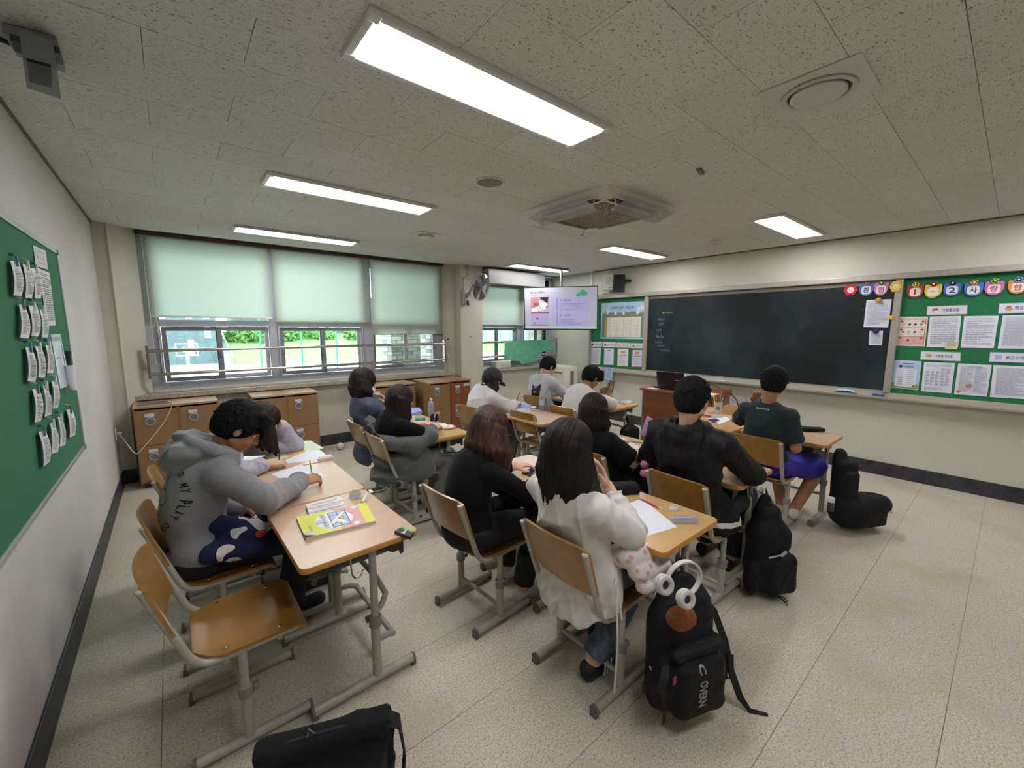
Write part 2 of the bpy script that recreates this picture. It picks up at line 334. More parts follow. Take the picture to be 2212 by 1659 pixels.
# ------------------------------------------------------------------ implicit surfaces (bodies, cloth, hair, bags)
class Field:
    def __init__(s, lo, hi, h):
        s.lo = np.array(lo,float); s.h = h; s.n = np.maximum(2,np.ceil((np.array(hi)-s.lo)/h).astype(int)+1)
        s.D = np.full(s.n, .5, np.float32)
    def _sub(s, lo, hi):
        a = np.clip(np.floor((np.array(lo)-s.lo)/s.h).astype(int),0,s.n); b = np.clip(np.ceil((np.array(hi)-s.lo)/s.h).astype(int)+1,0,s.n)
        if (b<=a).any(): return None, None
        ax = [s.lo[i]+s.h*np.arange(a[i],b[i],dtype=np.float32) for i in range(3)]
        G = np.stack(np.meshgrid(*ax,indexing='ij'),-1).astype(np.float32)
        return (slice(a[0],b[0]),slice(a[1],b[1]),slice(a[2],b[2])), G
    def put(s, sl, d, k, sub=False):
        D = s.D[sl]
        if sub: d = -d; hh = np.clip(.5-.5*(d-D)/max(k,1e-6),0,1); s.D[sl] = D*hh+d*(1-hh)+k*hh*(1-hh) if k>0 else np.maximum(D,d); return
        if k <= 0: s.D[sl] = np.minimum(D,d); return
        hh = np.clip(.5+.5*(D-d)/k,0,1); s.D[sl] = D*(1-hh)+d*hh-k*hh*(1-hh)
    def cap(s, a, b, ra, rb=None, k=.02, sub=False, cut=None, flatn=None):
        rb = ra if rb is None else rb; a = np.array(a,float); b = np.array(b,float); R = max(ra,rb); pad = R+k*1.5+s.h*2
        sl, G = s._sub(np.minimum(a,b)-pad, np.maximum(a,b)+pad)
        if sl is None: return
        ab = b-a; t = np.clip(((G-a)@ab)/max(ab@ab,1e-9),0,1); v = G-a-t[...,None]*ab
        if flatn is not None:
            fn, fs = flatn; fn = np.array(fn)/np.linalg.norm(fn); c = v@fn; v = v+(c*(1/fs-1))[...,None]*fn
        d = np.sqrt((v*v).sum(-1))-(ra+(rb-ra)*t)
        if cut is not None:   # flat end at b (1) or a (-1)
            u = ab/np.linalg.norm(ab)
            if cut in (1,2): d = np.maximum(d,(G-b)@u)
            if cut in (-1,2): d = np.maximum(d,-((G-a)@u))
        s.put(sl, d.astype(np.float32), k, sub)
    def ell(s, c, r, M=None, k=.02, sub=False):
        c = np.array(c,float); r = np.array(r if hasattr(r,'__len__') else (r,r,r),float); pad = r.max()+k*1.5+s.h*2
        sl, G = s._sub(c-pad, c+pad)
        if sl is None: return
        q = G-c
        if M is not None: q = q@np.array(M,float)      # M columns are local axes
        k0 = np.sqrt(((q/r)**2).sum(-1)); k1 = np.sqrt(((q/(r*r))**2).sum(-1))+1e-9
        s.put(sl, (k0*(k0-1)/k1).astype(np.float32), k, sub)
    def rbox(s, c, hf, rad, M=None, k=.02, sub=False):
        c = np.array(c,float); hf = np.array(hf,float); pad = np.linalg.norm(hf)+k*1.5+s.h*2
        sl, G = s._sub(c-pad, c+pad)
        if sl is None: return
        q = G-c
        if M is not None: q = q@np.array(M,float)
        q = np.abs(q)-hf+rad; d = np.sqrt((np.maximum(q,0)**2).sum(-1))+np.minimum(q.max(-1),0)-rad
        s.put(sl, d.astype(np.float32), k, sub)
    def half(s, p, n):   # keep side where (x-p).n < 0
        sl, G = s._sub(s.lo, s.lo+s.h*s.n); n = np.array(n,float); n /= np.linalg.norm(n)
        s.D[sl] = np.maximum(s.D[sl], ((G-np.array(p))@n).astype(np.float32))
    def mesh(s):
        D = s.D; D[0],D[-1],D[:,0],D[:,-1],D[:,:,0],D[:,:,-1] = (np.maximum(x,.001) for x in (D[0],D[-1],D[:,0],D[:,-1],D[:,:,0],D[:,:,-1]))
        ins = D < 0; nx,ny,nz = D.shape
        c = np.zeros((nx-1,ny-1,nz-1),np.int8)
        for dx in (0,1):
            for dy in (0,1):
                for dz in (0,1): c += ins[dx:nx-1+dx,dy:ny-1+dy,dz:nz-1+dz]
        act = np.argwhere((c>0)&(c<8)); idx = -np.ones(c.shape,np.int64); idx[tuple(act.T)] = np.arange(len(act))
        acc = np.zeros((len(act),3)); cnt = np.zeros(len(act))
        cor = [(a,b,e) for a in (0,1) for b in (0,1) for e in (0,1)]
        for p in cor:
            for ax in range(3):
                if p[ax]: continue
                q = list(p); q[ax] = 1
                d0 = D[tuple((act+p).T)]; d1 = D[tuple((act+q).T)]; m = (d0<0)!=(d1<0)
                t = np.where(m, d0/np.where(m,d0-d1,1), 0)
                pt = np.array(p,float)[None]+np.eye(3)[ax][None]*t[:,None]
                acc[m] += pt[m]; cnt[m] += 1
        V = s.lo+s.h*(act+acc/np.maximum(cnt,1)[:,None]); F = []
        for ax in range(3):
            a,b = (ax+1)%3,(ax+2)%3
            sl0 = [slice(None)]*3; sl1 = [slice(None)]*3; sl0[ax] = slice(0,-1); sl1[ax] = slice(1,None)
            i0 = ins[tuple(sl0)]; i1 = ins[tuple(sl1)]; e = np.argwhere(i0!=i1)
            e = e[(e[:,a]>0)&(e[:,b]>0)&(e[:,a]<D.shape[a]-1)&(e[:,b]<D.shape[b]-1)]
            if not len(e): continue
            ea = np.zeros(3,int); ea[a] = 1; eb = np.zeros(3,int); eb[b] = 1
            q = np.stack([idx[tuple((e-ea-eb).T)],idx[tuple((e-eb).T)],idx[tuple(e.T)],idx[tuple((e-ea).T)]],1)
            fl = ~i0[tuple(e.T)]; q[fl] = q[fl][:,::-1]; F.append(q)
        return V, np.concatenate(F)
def vnormals(V, F):
    n = np.cross(V[F[:,2]]-V[F[:,0]], V[F[:,3]]-V[F[:,1]]); N = np.zeros_like(V)
    for i in range(4): np.add.at(N, F[:,i], n)
    return N/(np.linalg.norm(N,axis=1)[:,None]+1e-12)
def vsmooth(V, F, it):
    for _ in range(it):
        S = np.zeros_like(V); c = np.zeros(len(V))
        for i in range(4):
            np.add.at(S, F[:,i], V[F[:,(i+1)%4]]+V[F[:,(i-1)%4]]); np.add.at(c, F[:,i], 2)
        V = V*.5+.5*S/np.maximum(c,1)[:,None]
    return V
def _hash(i): 
    x = (i[...,0]*374761393+i[...,1]*668265263+i[...,2]*2147483647+12345)&0xffffffff
    x = ((x^(x>>13))*1274126177)&0xffffffff; return ((x^(x>>16))&0xffff)/65535.
def noise(P):
    i = np.floor(P).astype(np.int64); f = P-i; f = f*f*(3-2*f); o = 0
    for a in (0,1):
        for b in (0,1):
            for c in (0,1):
                w = (f[:,0] if a else 1-f[:,0])*(f[:,1] if b else 1-f[:,1])*(f[:,2] if c else 1-f[:,2])
                o = o+w*_hash(i+np.array([a,b,c]))
    return o
def folds(P, amp=.008, fr=7, seed=0, st=(1,1,.6)):
    Q = P*np.array(st)*fr+seed*7.3; o = 0
    for k,(d,w) in enumerate((((.5,.35,1.0),1.0),((-.7,.4,.75),.8),((.3,-1.,.5),.55))):
        d = np.array(d); ph = Q@d*4.2+7*noise(Q*.5+k*17)+k; r = 1-np.abs(np.sin(ph)); m = np.clip((noise(Q*.6+k*31+5)-.36)*3.2,0,1)
        o = o+w*(r**1.8-.33)*m
    return amp*(o+.5*(noise(Q*.9)-.5))
def organic(field, name, mat, parent=None, disp=None, sm=1, extra=None, origin=None):
    """mesh of a field; disp(V,N)->scalar displacement; extra: list of further (V,F) joined in"""
    V, F = field.mesh() if isinstance(field, Field) else field; V = vsmooth(V, F, sm)
    if disp is not None: N = vnormals(V,F); V = V+N*disp(V)[:,None]; 
    for (v2,f2) in (extra or []): F = np.concatenate([F,f2+len(V)]); V = np.concatenate([V,v2])
    if parent is None:
        off = np.array(origin if origin is not None else [V[:,0].mean(),V[:,1].mean(),V[:,2].min()])
    else: off = np.array(wm(parent).translation)
    V = V-off; me = bpy.data.meshes.new(name); me.vertices.add(len(V)); me.vertices.foreach_set('co', V.astype(np.float32).ravel())
    me.loops.add(F.size); me.loops.foreach_set('vertex_index', F.astype(np.int32).ravel())
    me.polygons.add(len(F)); me.polygons.foreach_set('loop_start', np.arange(0,F.size,4,dtype=np.int32)); me.polygons.foreach_set('loop_total', np.full(len(F),4,np.int32))
    me.polygons.foreach_set('use_smooth', np.ones(len(F),bool)); me.update(calc_edges=True); me.materials.append(mat)
    o = bpy.data.objects.new(name, me); C.objects.link(o)
    if parent is None: o.location = off
    else: o.parent = parent
    return o
def project_on(target, sheet, mb, name, mats, off=.0025, dist=.35):
    """lay the flat print mb (in the sheet's plane) onto target along the sheet's -n"""
    M = wm(target); me = target.data; bvh = BVHTree.FromPolygons([M@v.co for v in me.vertices],[tuple(p.vertices) for p in me.polygons])
    bm = bmesh.new(); vs = [bm.verts.new(p) for p in mb.v]
    for f,mi in zip(mb.f,mb.m):
        try: bm.faces.new([vs[i] for i in f]).material_index = mi
        except ValueError: pass
    bmesh.ops.triangulate(bm, faces=bm.faces[:])
    for _ in range(3):
        e = [x for x in bm.edges if x.calc_length() > .014]
        if e: bmesh.ops.subdivide_edges(bm, edges=e, cuts=1); bmesh.ops.triangulate(bm, faces=bm.faces[:])
    kill = []
    for v in bm.verts:
        h,n,_,_ = bvh.ray_cast(v.co+sheet.n*.3, -sheet.n, dist+.3)
        if h is None: kill.append(v)
        else: v.co = h+sheet.n*off
    bmesh.ops.delete(bm, geom=kill, context='VERTS'); bm.verts.index_update()
    m2 = MB(); m2.v = [v.co[:] for v in bm.verts]; m2.f = [tuple(v.index for v in f.verts) for f in bm.faces]; m2.m = [f.material_index for f in bm.faces]; bm.free()
    return m2.build(name, mats, target, world=True)
# ================================================================== the room
yA = at(1800,1367,'z',0).y; yB = at(2073,1380,'z',0).y; xC = at(353,1400,'z',0).x
fl = struct(MB().box((XL-.1,-2,-.06),(XW+.12,6.25,-.003)).build('floor', SEAM))
ys = [-2, yB, yA, yA+(yA-yB), yA+2*(yA-yB), yA+3*(yA-yB), yA+4*(yA-yB), yA+5*(yA-yB), 6.2]
ys = sorted(set(round(y,3) for y in ys if y < 6.21))
MB().box((XL,-2,-.004),(xC-.0012,6.2,0)).build('vinyl_sheet', FLOOR, fl, world=True)
for a,b in zip(ys,ys[1:]):
    if b-a > .05: MB().box((xC+.0012,a+.0012,-.004),(XW+.1,b-.0012,0)).build('vinyl_sheet', FLOOR, fl, world=True)
# ceiling: grid-less fissured boards, each one a piece; the backing slab shows in the joints
ce = struct(MB().box((XL-.1,-2,H+.012),(XW+.12,6.25,H+.1)).build('ceiling', flat('7d7668',.9)))
LX1, LX4 = .5783, 4.294; LY = [1.4112, 3.214, 5.034]; LY4 = [1.4157, 3.24, 5.1]
lights = [(LX1,y) for y in LY]+[(LX4,y) for y in LY4]
tm = MB(); tm.box((-.2992,-.1492,0),(.2992,.1492,.013), bev=.0015)
t0 = None; nt_ = 0; rest = MB(); cand = []
for k in range(-12,17):
    yy = 1.411+.3*k+.15
    if not -1.95 < yy < 6.05: continue
    for j in range(-4,13):
        xx = (.61+.6*j if k%2==0 else .91+.6*j)+.3
        x0, x1 = max(xx-.3,XL), min(xx+.3,XW); y1 = min(yy+.15,6.02)
        if x1-x0 < .06: continue
        skip = any(lx-.02 < xx-.28 and xx+.28 < lx+1.265 and abs(ly+.146-yy) < .1 for lx,ly in lights)
        if skip: continue
        cand.append((Vector(((x0+x1)/2,yy,0)).length, xx, yy, x0, x1, y1, any(inview((a,b,H)) for a in (x0,x1) for b in (yy-.15,y1))))
cand.sort()
for d,xx,yy,x0,x1,y1,vis in cand:
    if x1-x0 > .597 and y1-yy > .149 and vis and nt_ < 270:
        if t0 is None: t0 = tm.build('ceiling_tile', TILE, ce); o = t0
        else: o = t0.copy(); C.objects.link(o)
        o.location = Vector((xx,yy,H+rng.uniform(0,.0015)))-ce.location; nt_ += 1
    elif vis and nt_ < 296:
        MB().box((x0+.0008,yy-.1492,H+.0005),(x1-.0008,y1-.0008,H+.013)).build('ceiling_tile', TILE, ce, world=True); nt_ += 1
    else: rest.box((x0+.0008,yy-.1492,H+.0005),(x1-.0008,y1-.0008,H+.013))
rest.build('ceiling_tile_field', TILE, ce, world=True)['kind'] = 'stuff'
struct(MB().box((XL,-2,H-.012),(XL+.012,5.77,H)).build('trim_1', flat('6d675b',.7)))
struct(MB().box((XW-.012,-2,H-.012),(XW,5.0,H)).build('trim_2', flat('6d675b',.7)))
struct(MB().box((-.2,6.0,H-.03),(3.5,6.03,H+.01)).build('trim_3', flat('4a3f3c',.6)))
# walls
struct(MB().box((XL-.12,-2,0),(XL,6.25,H+.1)).build('wall_left', WALLL))
struct(MB().box((XW,-2,0),(XW+.12,4.985,H+.1)).box((XW+.07,4.985,0),(XW+.12,6.25,H+.1)).build('wall_right', WALLR))
struct(MB().box((XL-.12,-2.12,0),(XW+.12,-2,H+.1)).build('wall_back', WALL))
struct(MB().box((XW-.012,4.975,.1),(XW+.07,5.03,H-.001)).build('trim_4', flat('dcdcd6',.5)))
struct(MB().box((XL,YW,0),(XW+.12,6.25,.852)).build('wall_window', WALL))
struct(MB().poly([(XL,5.77,0),(-.395,5.77,0),(-.375,5.80,0),(-.2,6.03,0),(-.2,6.25,0),(XL,6.25,0)],(0,0,H+.05)).build('pillar_left', COLM))
pl = struct(MB().poly([(3.5,6.04,0),(3.53,5.97,0),(3.64,5.93,0),(3.683,5.93,0),(3.683,5.79,0),(4.12,5.79,0),(4.12,6.25,0),(3.5,6.25,0)],(0,0,H+.05)).build('pillar_middle', COLM))
struct(MB().box((-.22,6.22,2.5),(3.55,6.25,H+.05)).box((4.1,6.2,2.55),(XW,6.25,H+.05)).build('wall_window_head', WALL))
MB().tube([(-.392,5.766,.16),(-.392,5.766,H)],.011,8).build('conduit', flat('d2cebd',.5), None, smooth=True)['kind']='structure'
bpy.data.objects['conduit'].name = 'trim_5'
for n,(a,b) in {'baseboard_left':((XL,-2,0),(XL+.012,5.77,.148)),'baseboard_right':((XW-.012,-2,0),(XW,4.985,.148)),'baseboard_window':((XL,YW-.012,0),(3.683,YW,.148)),
    'baseboard_pillar':((3.671,5.778,0),(4.132,5.79,.148)),'baseboard_pillar_left':((XL,5.758,0),(-.39,5.77,.148)),'baseboard_corner':((4.12,YW-.012,0),(XW,YW,.148)),'baseboard_back':((XL,-2,0),(XW,-1.988,.148))}.items():
    o = struct(MB().box(a,b,bev=.004).build(n, BASE))
# sills
si = struct(MB().box((-.35,5.84,.853),(3.60,6.14,.905),bev=.006).build('trim_6', GRANITE)); struct(MB().box((4.12,5.84,.853),(XW+.07,6.14,.905),bev=.006).build('trim_7', GRANITE))
struct(MB().box((-.2,6.02,.905),(3.52,6.14,.925)).box((4.12,6.02,.905),(XW+.07,6.14,.925)).build('trim_8', flat('cfcdbb',.5)))
# windows ----------------------------------------------------------------------------------
def window(n, x0, x1, z0, z1, xa, xb, flip=0):
    y0 = 6.1; f = MB()
    f.box((xa,y0,.925),(xb,y0+.05,z0)); f.box((xa,y0,z0),(x0,y0+.05,z1)); f.box((x1,y0,z0),(xb,y0+.05,z1)); f.box((xa,y0,z1+.075),(x0,y0+.05,2.56)); f.box((x1,y0,z1+.075),(xb,y0+.05,2.56)); f.box((xa,y0,z1),(xb,y0+.05,z1+.075)); f.box((xa,y0,2.56),(xb,y0+.05,2.62))
    g = .014
    f.box((x0-.02,y0-.03,z0-.02),(x1+.02,y0-.0005,z0)); f.box((x0-.02,y0-.03,z1),(x1+.02,y0-.0005,z1+.02)); f.box((x0-.02,y0-.03,z0),(x0,y0-.0005,z1)); f.box((x1,y0-.03,z0),(x1+.02,y0-.0005,z1))
    W = struct(f.build('window_%d'%n, ALU)); xm = (x0+x1)/2
    for i,(a,b) in enumerate(((x0+.005,xm+.03),(xm-.03,x1-.005))):
        yy = y0+(.0 if (i^flip)==0 else .026); s = MB(); t = .05
        s.box((a,yy,z0+.004),(b,yy+.022,z0+t)); s.box((a,yy,z1-t),(b,yy+.022,z1-.004)); s.box((a,yy,z0+t),(a+t*.9,yy+.022,z1-t)); s.box((b-t*.9,yy,z0+t),(b,yy+.022,z1-t))
        S = s.build('sash', ALU if i else ALUD, W, world=True)
        MB().box((a+t*.9,yy+.009,z0+t),(b-t*.9,yy+.013,z1-t)).build('pane', GLASS, S, world=True)
        if (i^flip)==0: MB().box((b-.03,yy-.014,(z0+z1)/2-.04),(b-.012,yy,(z0+z1)/2+.02),bev=.003).build('latch', flat('8b8c90',.4), S, world=True)
    MB().box((x0,y0+.02,z1+.075),(x1,y0+.026,2.56)).build('upper_pane', GLASS, W, world=True)
    return W
window(1,-.08,.985,1.005,1.635,-.2,1.04); window(2,1.10,2.16,1.005,1.63,1.04,2.25); window(3,2.33,3.38,1.005,1.63,2.25,3.52,1)
window(4,4.2,5.12,1.005,1.63,4.12,5.2); window(5,5.28,XW+.02,1.005,1.63,5.2,XW+.07)
# roller blinds
BL = blind_mat()
def blind(x0,x1,zb,lab,zt=2.6,y=6.03,cordx=None,bar=True):
    e = empty('roller_blind',((x0+x1)/2,y,zb),0,lab,'blind','roller blinds over the windows')
    mb = MB(); mb.grid(lambda a,b:(x0+(x1-x0)*a, y+.004*math.sin(a*9)*(1-b)*.6, zb+(zt-zb)*b),12,10); mb.build('cloth', BL, e, world=True, smooth=True)
    MB().cyl((x0,y+.02,zt),(x1,y+.02,zt),.02,seg=12).build('roller_tube', flat('c9c9c4',.4), e, world=True, smooth=True)
    MB().box((x0,y-.006,zb-.016),(x1,y+.006,zb+.004),bev=.002).build('bottom_bar', flat('dddde0',.35,.2) if bar else BL, e, world=True)
    if cordx is not None:
        pts = [(cordx-.02,y-.03,zt),(cordx-.02,y-.03,1.28),(cordx-.012,y-.035,1.225),(cordx+.008,y-.035,1.205),(cordx+.028,y-.035,1.225),(cordx+.035,y-.03,1.28),(cordx+.02,y-.03,zt)]
        MB().tube(pts,.004,6).build('bead_cord', flat('d3d5d2',.5), e, world=True, smooth=True)
    return e
blind(-.15,1.02,1.752,'leftmost wide white roller blind with cord loop',cordx=-.13)
blind(1.06,2.27,1.71,'middle white roller blind, between two others',bar=False)
blind(2.31,3.54,1.535,'white roller blind pulled lowest, beside the column',cordx=3.50,bar=False)
blind(4.14,5.86,1.70,'white roller blind behind the wall fan and television',zt=2.36)
# guard rails
def rail(x0,x1,lab,grp=None):
    y = 5.88; e = empty('guard_rail',((x0+x1)/2,y,1.08),0,lab,'railing',grp)
    for z in (1.375,1.12): MB().cyl((x0,y,z),(x1,y,z),.019,seg=14).build('rail_tube', STEEL, e, world=True, smooth=True)
    for x in (x0,x1): MB().box((x-.012,y-.012,1.075),(x+.012,y+.05,1.43),bev=.003).build('end_bracket', STEELD, e, world=True)
    return e
rail(-.205,3.43,'long steel guard rail of two tubes before the wide windows')
rail(4.13,XW,'short steel guard rail with green cloth hanging on it')
# green cloth on the second rail
cl = MB(); a = at(1088,737,'y',5.86); b = at(1192,735,'y',5.86)
def drape(s,t):
    x = a.x+(b.x-a.x)*s; drop = .33+.05*math.sin(s*5)+(.07 if .35<s<.7 else 0)-(.06 if s>.75 else 0)
    return (x, 5.855-.012*math.sin(s*14+t)-.02*t*(1-s), 1.395-drop*(1-t))
cl.grid(drape,28,10,.003)
tag(cl.build('green_cloth', noisy('green_translucent_cloth','5aa88a','77bfa0',12,.8,.1,80), smooth=True),'green cloth hanging over the short guard rail','cloth')
# second bay: soffit box, air purifier, grey box on sill
MB().box((4.125,5.62,2.36),(5.42,6.0,2.6),bev=.012).build('soffit_box', flat('8d8b87',.3)).name = 'duct_cover'
o = bpy.data.objects['duct_cover']; tag(o,'grey boxed duct cover above the window behind the fan','duct')
MB().box((4.125,5.80,2.33),(5.85,5.90,2.36)).build('rail_strip', flat('7c8480',.4), o, world=True)
e = empty('control_box',(4.62,5.92,.925),0,'beige plastic box on the sill above the capped girl','box')
MB().box((4.45,5.84,.905),(4.78,6.0,1.03),bev=.01).build('casing', CREAMP, e, world=True)
MB().box((4.56,5.834,.92),(4.76,5.84,.985),bev=.002).build('front_cover', flat('b9b4a3',.4), e, world=True)
e = empty('air_purifier',(5.62,5.35,0),math.radians(-8),'tall cream air purifier in the corner below the television','appliance')
MB().box((-.16,-.27,0),(.16,.27,.93),bev=.02).build('casing', flat('d6d2c0',.45), e, smooth=True)
MB().box((-.166,-.2,.80),(-.16,.05,.83)).build('outlet_slot', flat('8f8c80',.5), e); MB().box((-.167,-.21,.1),(-.16,.21,.7),bev=.004).build('front_panel', flat('dcd8c6',.4), e)
MB().box((-.02,-.275,.6),(.06,-.268,.85)).build('control_strip', flat('77756c',.4), e)
# ------------------------------------------------------------------ lamps
def lamp(x, y, lab, first=[None]):
    if first[0] is not None: return dup(first[0],(x,y,H),0,lab)
    e = empty('ceiling_light',(x,y,H),0,lab,'ceiling light','flat ceiling lights')
    L, W = 1.2453, .2914; f = MB(); t = .028
    for a,b in (((0,0),(L,t)),((0,W-t),(L,W)),((0,t),(t,W-t)),((L-t,t),(L,W-t))): f.box((a[0],a[1],-.022),(b[0],b[1],.012),bev=.005)
    f.build('frame', flat('d9d6d3',.4), e, smooth=True)
    for cx in (0,L-.04):
        for cy in (0,W-.04): MB().box((cx-.003,cy-.003,-.025),(cx+.043,cy+.043,-.004),bev=.006).build('corner_piece', flat('e2dfdc',.4), e)
    MB().box((t,t,-.016),(L-t,W-t,-.012)).build('diffuser', LAMP, e)
    first[0] = e; return e
for (x,y),l in zip(lights,['largest flat ceiling light, right above the near desks','flat ceiling light over the window side, second from the camera','flat ceiling light nearest the wide white blinds',
    'flat ceiling light nearest the chalkboard and farthest right','flat ceiling light between air conditioner and chalkboard wall','flat ceiling light just above the television pole']): lamp(x,y,l)
lamp(LX1,-.4,'flat ceiling light behind the camera on the rear wall side'); lamp(LX4,-.4,'flat ceiling light behind the camera on the chalkboard side')
# ceiling fittings
def valve(x,y,s,r,lab):
    e = empty('air_vent',(x,y,H),0,lab,'air vent','round ceiling vents')
    MB().box((-s/2,-s/2,-.008),(s/2,s/2,.0),bev=.003).build('plate', flat('d3d2cb',.5), e)
    MB().lathe([(r,-.008),(r*1.08,-.012),(r*1.08,-.018),(r*.93,-.018),(r*.9,-.009),(r,-.008)],seg=40).build('ring', flat('cac9c2',.5), e, smooth=True)
    MB().lathe([(r*.93,-.0085),(r*.93,-.0095),(.001,-.0095)],seg=40).build('throat', flat('3f3a36',.6), e)
    MB().lathe([(r*.80,-.010),(r*.82,-.02),(r*.74,-.03),(.001,-.034)],seg=40).build('disc', flat('d3d2cb',.45), e, smooth=True)
valve(2.25,.652,.36,.125,'large round ceiling vent on square plate at upper right')
valve(2.262,4.243,.27,.085,'small round ceiling vent on square plate near the blinds')
e = empty('ceiling_speaker',(1.818,2.454,H),0,'round ceiling speaker with dark grille beside the air conditioner','speaker')
MB().lathe([(.1,0),(.1,-.008),(.092,-.012),(.088,-.006),(.001,-.006)],seg=36).build('rim', flat('cfd2cc',.3), e, smooth=True); MB().lathe([(.088,-.007),(.08,-.011),(.001,-.013)],seg=36).build('grille', noisy('speaker_mesh','6e716c','858882',300,.6,.3,600), e, smooth=True)
e = empty('smoke_detector',(5.02,2.354,H),0,'small white smoke detector on ceiling near front wall','detector'); MB().lathe([(.055,0),(.055,-.012),(.03,-.03),(.02,-.04),(.001,-.042)],seg=24).build('body', flat('cfccc0',.5), e, smooth=True)
MB().box((-.012,-.01,-.05),(.012,.01,-.04)).build('sensor', CREAMP, e)
tag(MB().box((2.70,1.40,H-.016),(2.80,1.43,H),bev=.003).build('ceiling_bracket', flat('7b7a76',.4,.4)),'small grey metal bracket on the ceiling right of the air conditioner','bracket').rotation_euler = (0,0,.25)
# air conditioner cassette
ac = empty('air_conditioner',(2.97,2.43,H),math.radians(0),'four-way ceiling air conditioner with clear deflector plates','air conditioner')
ACW = flat('d9d7cd',.4)
f = MB()
for i in range(4):
    M = Matrix.Rotation(i*math.pi/2,3,'Z'); q = lambda x,y,z: (M@Vector((x,y,z)))[:]
    f.add([q(-.475,-.475,0),q(.475,-.475,0),q(.46,-.46,-.03),q(-.46,-.46,-.03)],[(0,1,2,3)]); f.add([q(-.46,-.46,-.03),q(.46,-.46,-.03),q(.30,-.40,-.045),q(-.30,-.40,-.045)],[(0,1,2,3)])
    f.add([q(.46,-.46,-.03),q(.40,-.30,-.045),q(.30,-.40,-.045)],[(0,1,2)]); f.add([q(-.30,-.33,-.045),q(.30,-.33,-.045),q(.27,-.27,-.05),q(-.27,-.27,-.05)],[(0,1,2,3)])
    f.add([q(.30,-.40,-.045),q(.40,-.30,-.045),q(.33,-.30,-.045),q(.27,-.27,-.05),q(.30,-.33,-.045)],[(0,1,2,3,4)])
f.build('panel', ACW, ac)
for i in range(4):
    M = Matrix.Rotation(i*math.pi/2,3,'Z'); s = MB(); s.obox(M@Vector((0,-.365,-.036)),(.30,.034,.004),M); s.build('slot', flat('35322e',.6), ac)
    s = MB(); s.obox(M@Vector((0,-.372,-.044)),(.29,.012,.004),M@Matrix.Rotation(.5,3,'X')); s.build('louver', flat('8a867a',.4), ac)
s = MB(); n = 15
for i in range(n+1):
    p = -.285+.57*i/n; s.box((p-.005,-.285,-.058),(p+.005,.285,-.052)); s.box((-.285,p-.005,-.0575),(.285,p+.005,-.0515))
s.build('grille', flat('a99f8b',.5), ac); MB().box((-.285,-.285,-.052),(.285,.285,-.046)).build('filter', flat('6d6557',.8), ac)
MB().cyl((.36,-.36,-.03),(.36,-.36,-.046),.008,seg=12).build('receiver', BLACK, ac)
for ang,tilt in ((0,.30),(math.pi*1.5,.30),(math.pi,.30)):
    M = Matrix.Rotation(ang,3,'Z'); R = M@Matrix.Rotation(-tilt,3,'X'); s = MB(); s.obox(M@Vector((0,-.45,-.105)),(.31,.085,.0015),R); o = s.build('deflector', CLEAR, ac)
    for sx in (-.28,.28): s = MB(); s.tube([M@Vector((sx,-.39,-.04)),M@Vector((sx,-.40,-.09)),M@Vector((sx,-.42,-.10))],.006,6); s.obox(M@Vector((sx,-.42,-.103)),(.012,.02,.006),R); s.build('clip', flat('d8d6cc',.4), o)
# ceiling mounted camera-like device at upper left
e = empty('ceiling_projector',(-.30,2.28,H),0,'grey and black boxy device hung from the ceiling at upper left','device')
pA = lambda u,v,z: at(u,v,'z',z)
MB().poly([pA(5,70,2.60),pA(125,100,2.60),pA(143,158,2.60),pA(38,122,2.60)],(0,0,.03)).build('bracket', flat('8b8d90',.5), e, world=True)
MB().poly([pA(20,72,2.60),pA(128,103,2.60),pA(136,128,2.60),pA(30,98,2.60)],(0,0,-.02)).build('hinge', flat('47474b',.5), e, world=True)
MB().poly([pA(50,128,2.50),pA(122,150,2.50),pA(132,214,2.50),pA(58,190,2.50)],(0,0,.09)).build('housing', flat('7b7f85',.5), e, world=True)
MB().poly([pA(58,132,2.495),pA(110,146,2.495),pA(112,190,2.495),pA(64,177,2.495)],(0,0,.01)).build('black_face', BLACK, e, world=True)
MB().tube([pA(0,85,2.63),pA(25,95,2.61)],.008,8).build('cable', BLACK, e, world=True)
# wall fan
fc = at(1040,622,'y',5.42); e = empty('wall_fan',(3.80,5.79,2.05),0,'white wall fan with clear round guard on the column','fan')
MB().box((3.70,5.72,2.0),(3.80,5.788,2.25),bev=.012).build('wall_mount', flat('b9b6ac',.4), e, world=True, smooth=True)
dirf = (Vector((0.35,-1,-.30))).normalized(); R = dirf.to_track_quat('Z','Y').to_matrix()
loc = lambda x,y,z: fc+R@Vector((x,y,z))
MB().tube([(3.76,5.73,2.12),fc-dirf*.16,fc-dirf*.1],.022,10,smooth=1).build('arm', flat('a9a7a0',.4), e, world=True, smooth=True)
MB().tube([fc-dirf*.17,fc-dirf*.13,fc-dirf*.05],[.03,.06,.05],16).build('motor', flat('8e8e8c',.4), e, world=True, smooth=True)
s = MB()
for k in range(5):
    a0 = k*2*math.pi/5
    def bl(u,v,a0=a0):
        r = .03+.165*u; an = a0+(-.35+.9*v)*(.5+.5*u); return loc(r*math.cos(an),r*math.sin(an),.02*(v-.5))
    s.grid(bl,5,5,.003)
s.build('blade', flat('85878a',.3), e, world=True, smooth=True)
g = MB()
for r,z in ((.215,0),(.215,-.05)): g.tube([loc(r*math.cos(t*math.pi/20),r*math.sin(t*math.pi/20),z) for t in range(41)],.0045,6)
g.build('guard_rim', flat('c9cbca',.3), e, world=True, smooth=True)
g = MB()
def dome(u,v,sg=1): r = .215*(.02+.98*u); an = 2*math.pi*v; return loc(r*math.cos(an),r*math.sin(an),.045*math.cos(u*1.57)*sg)
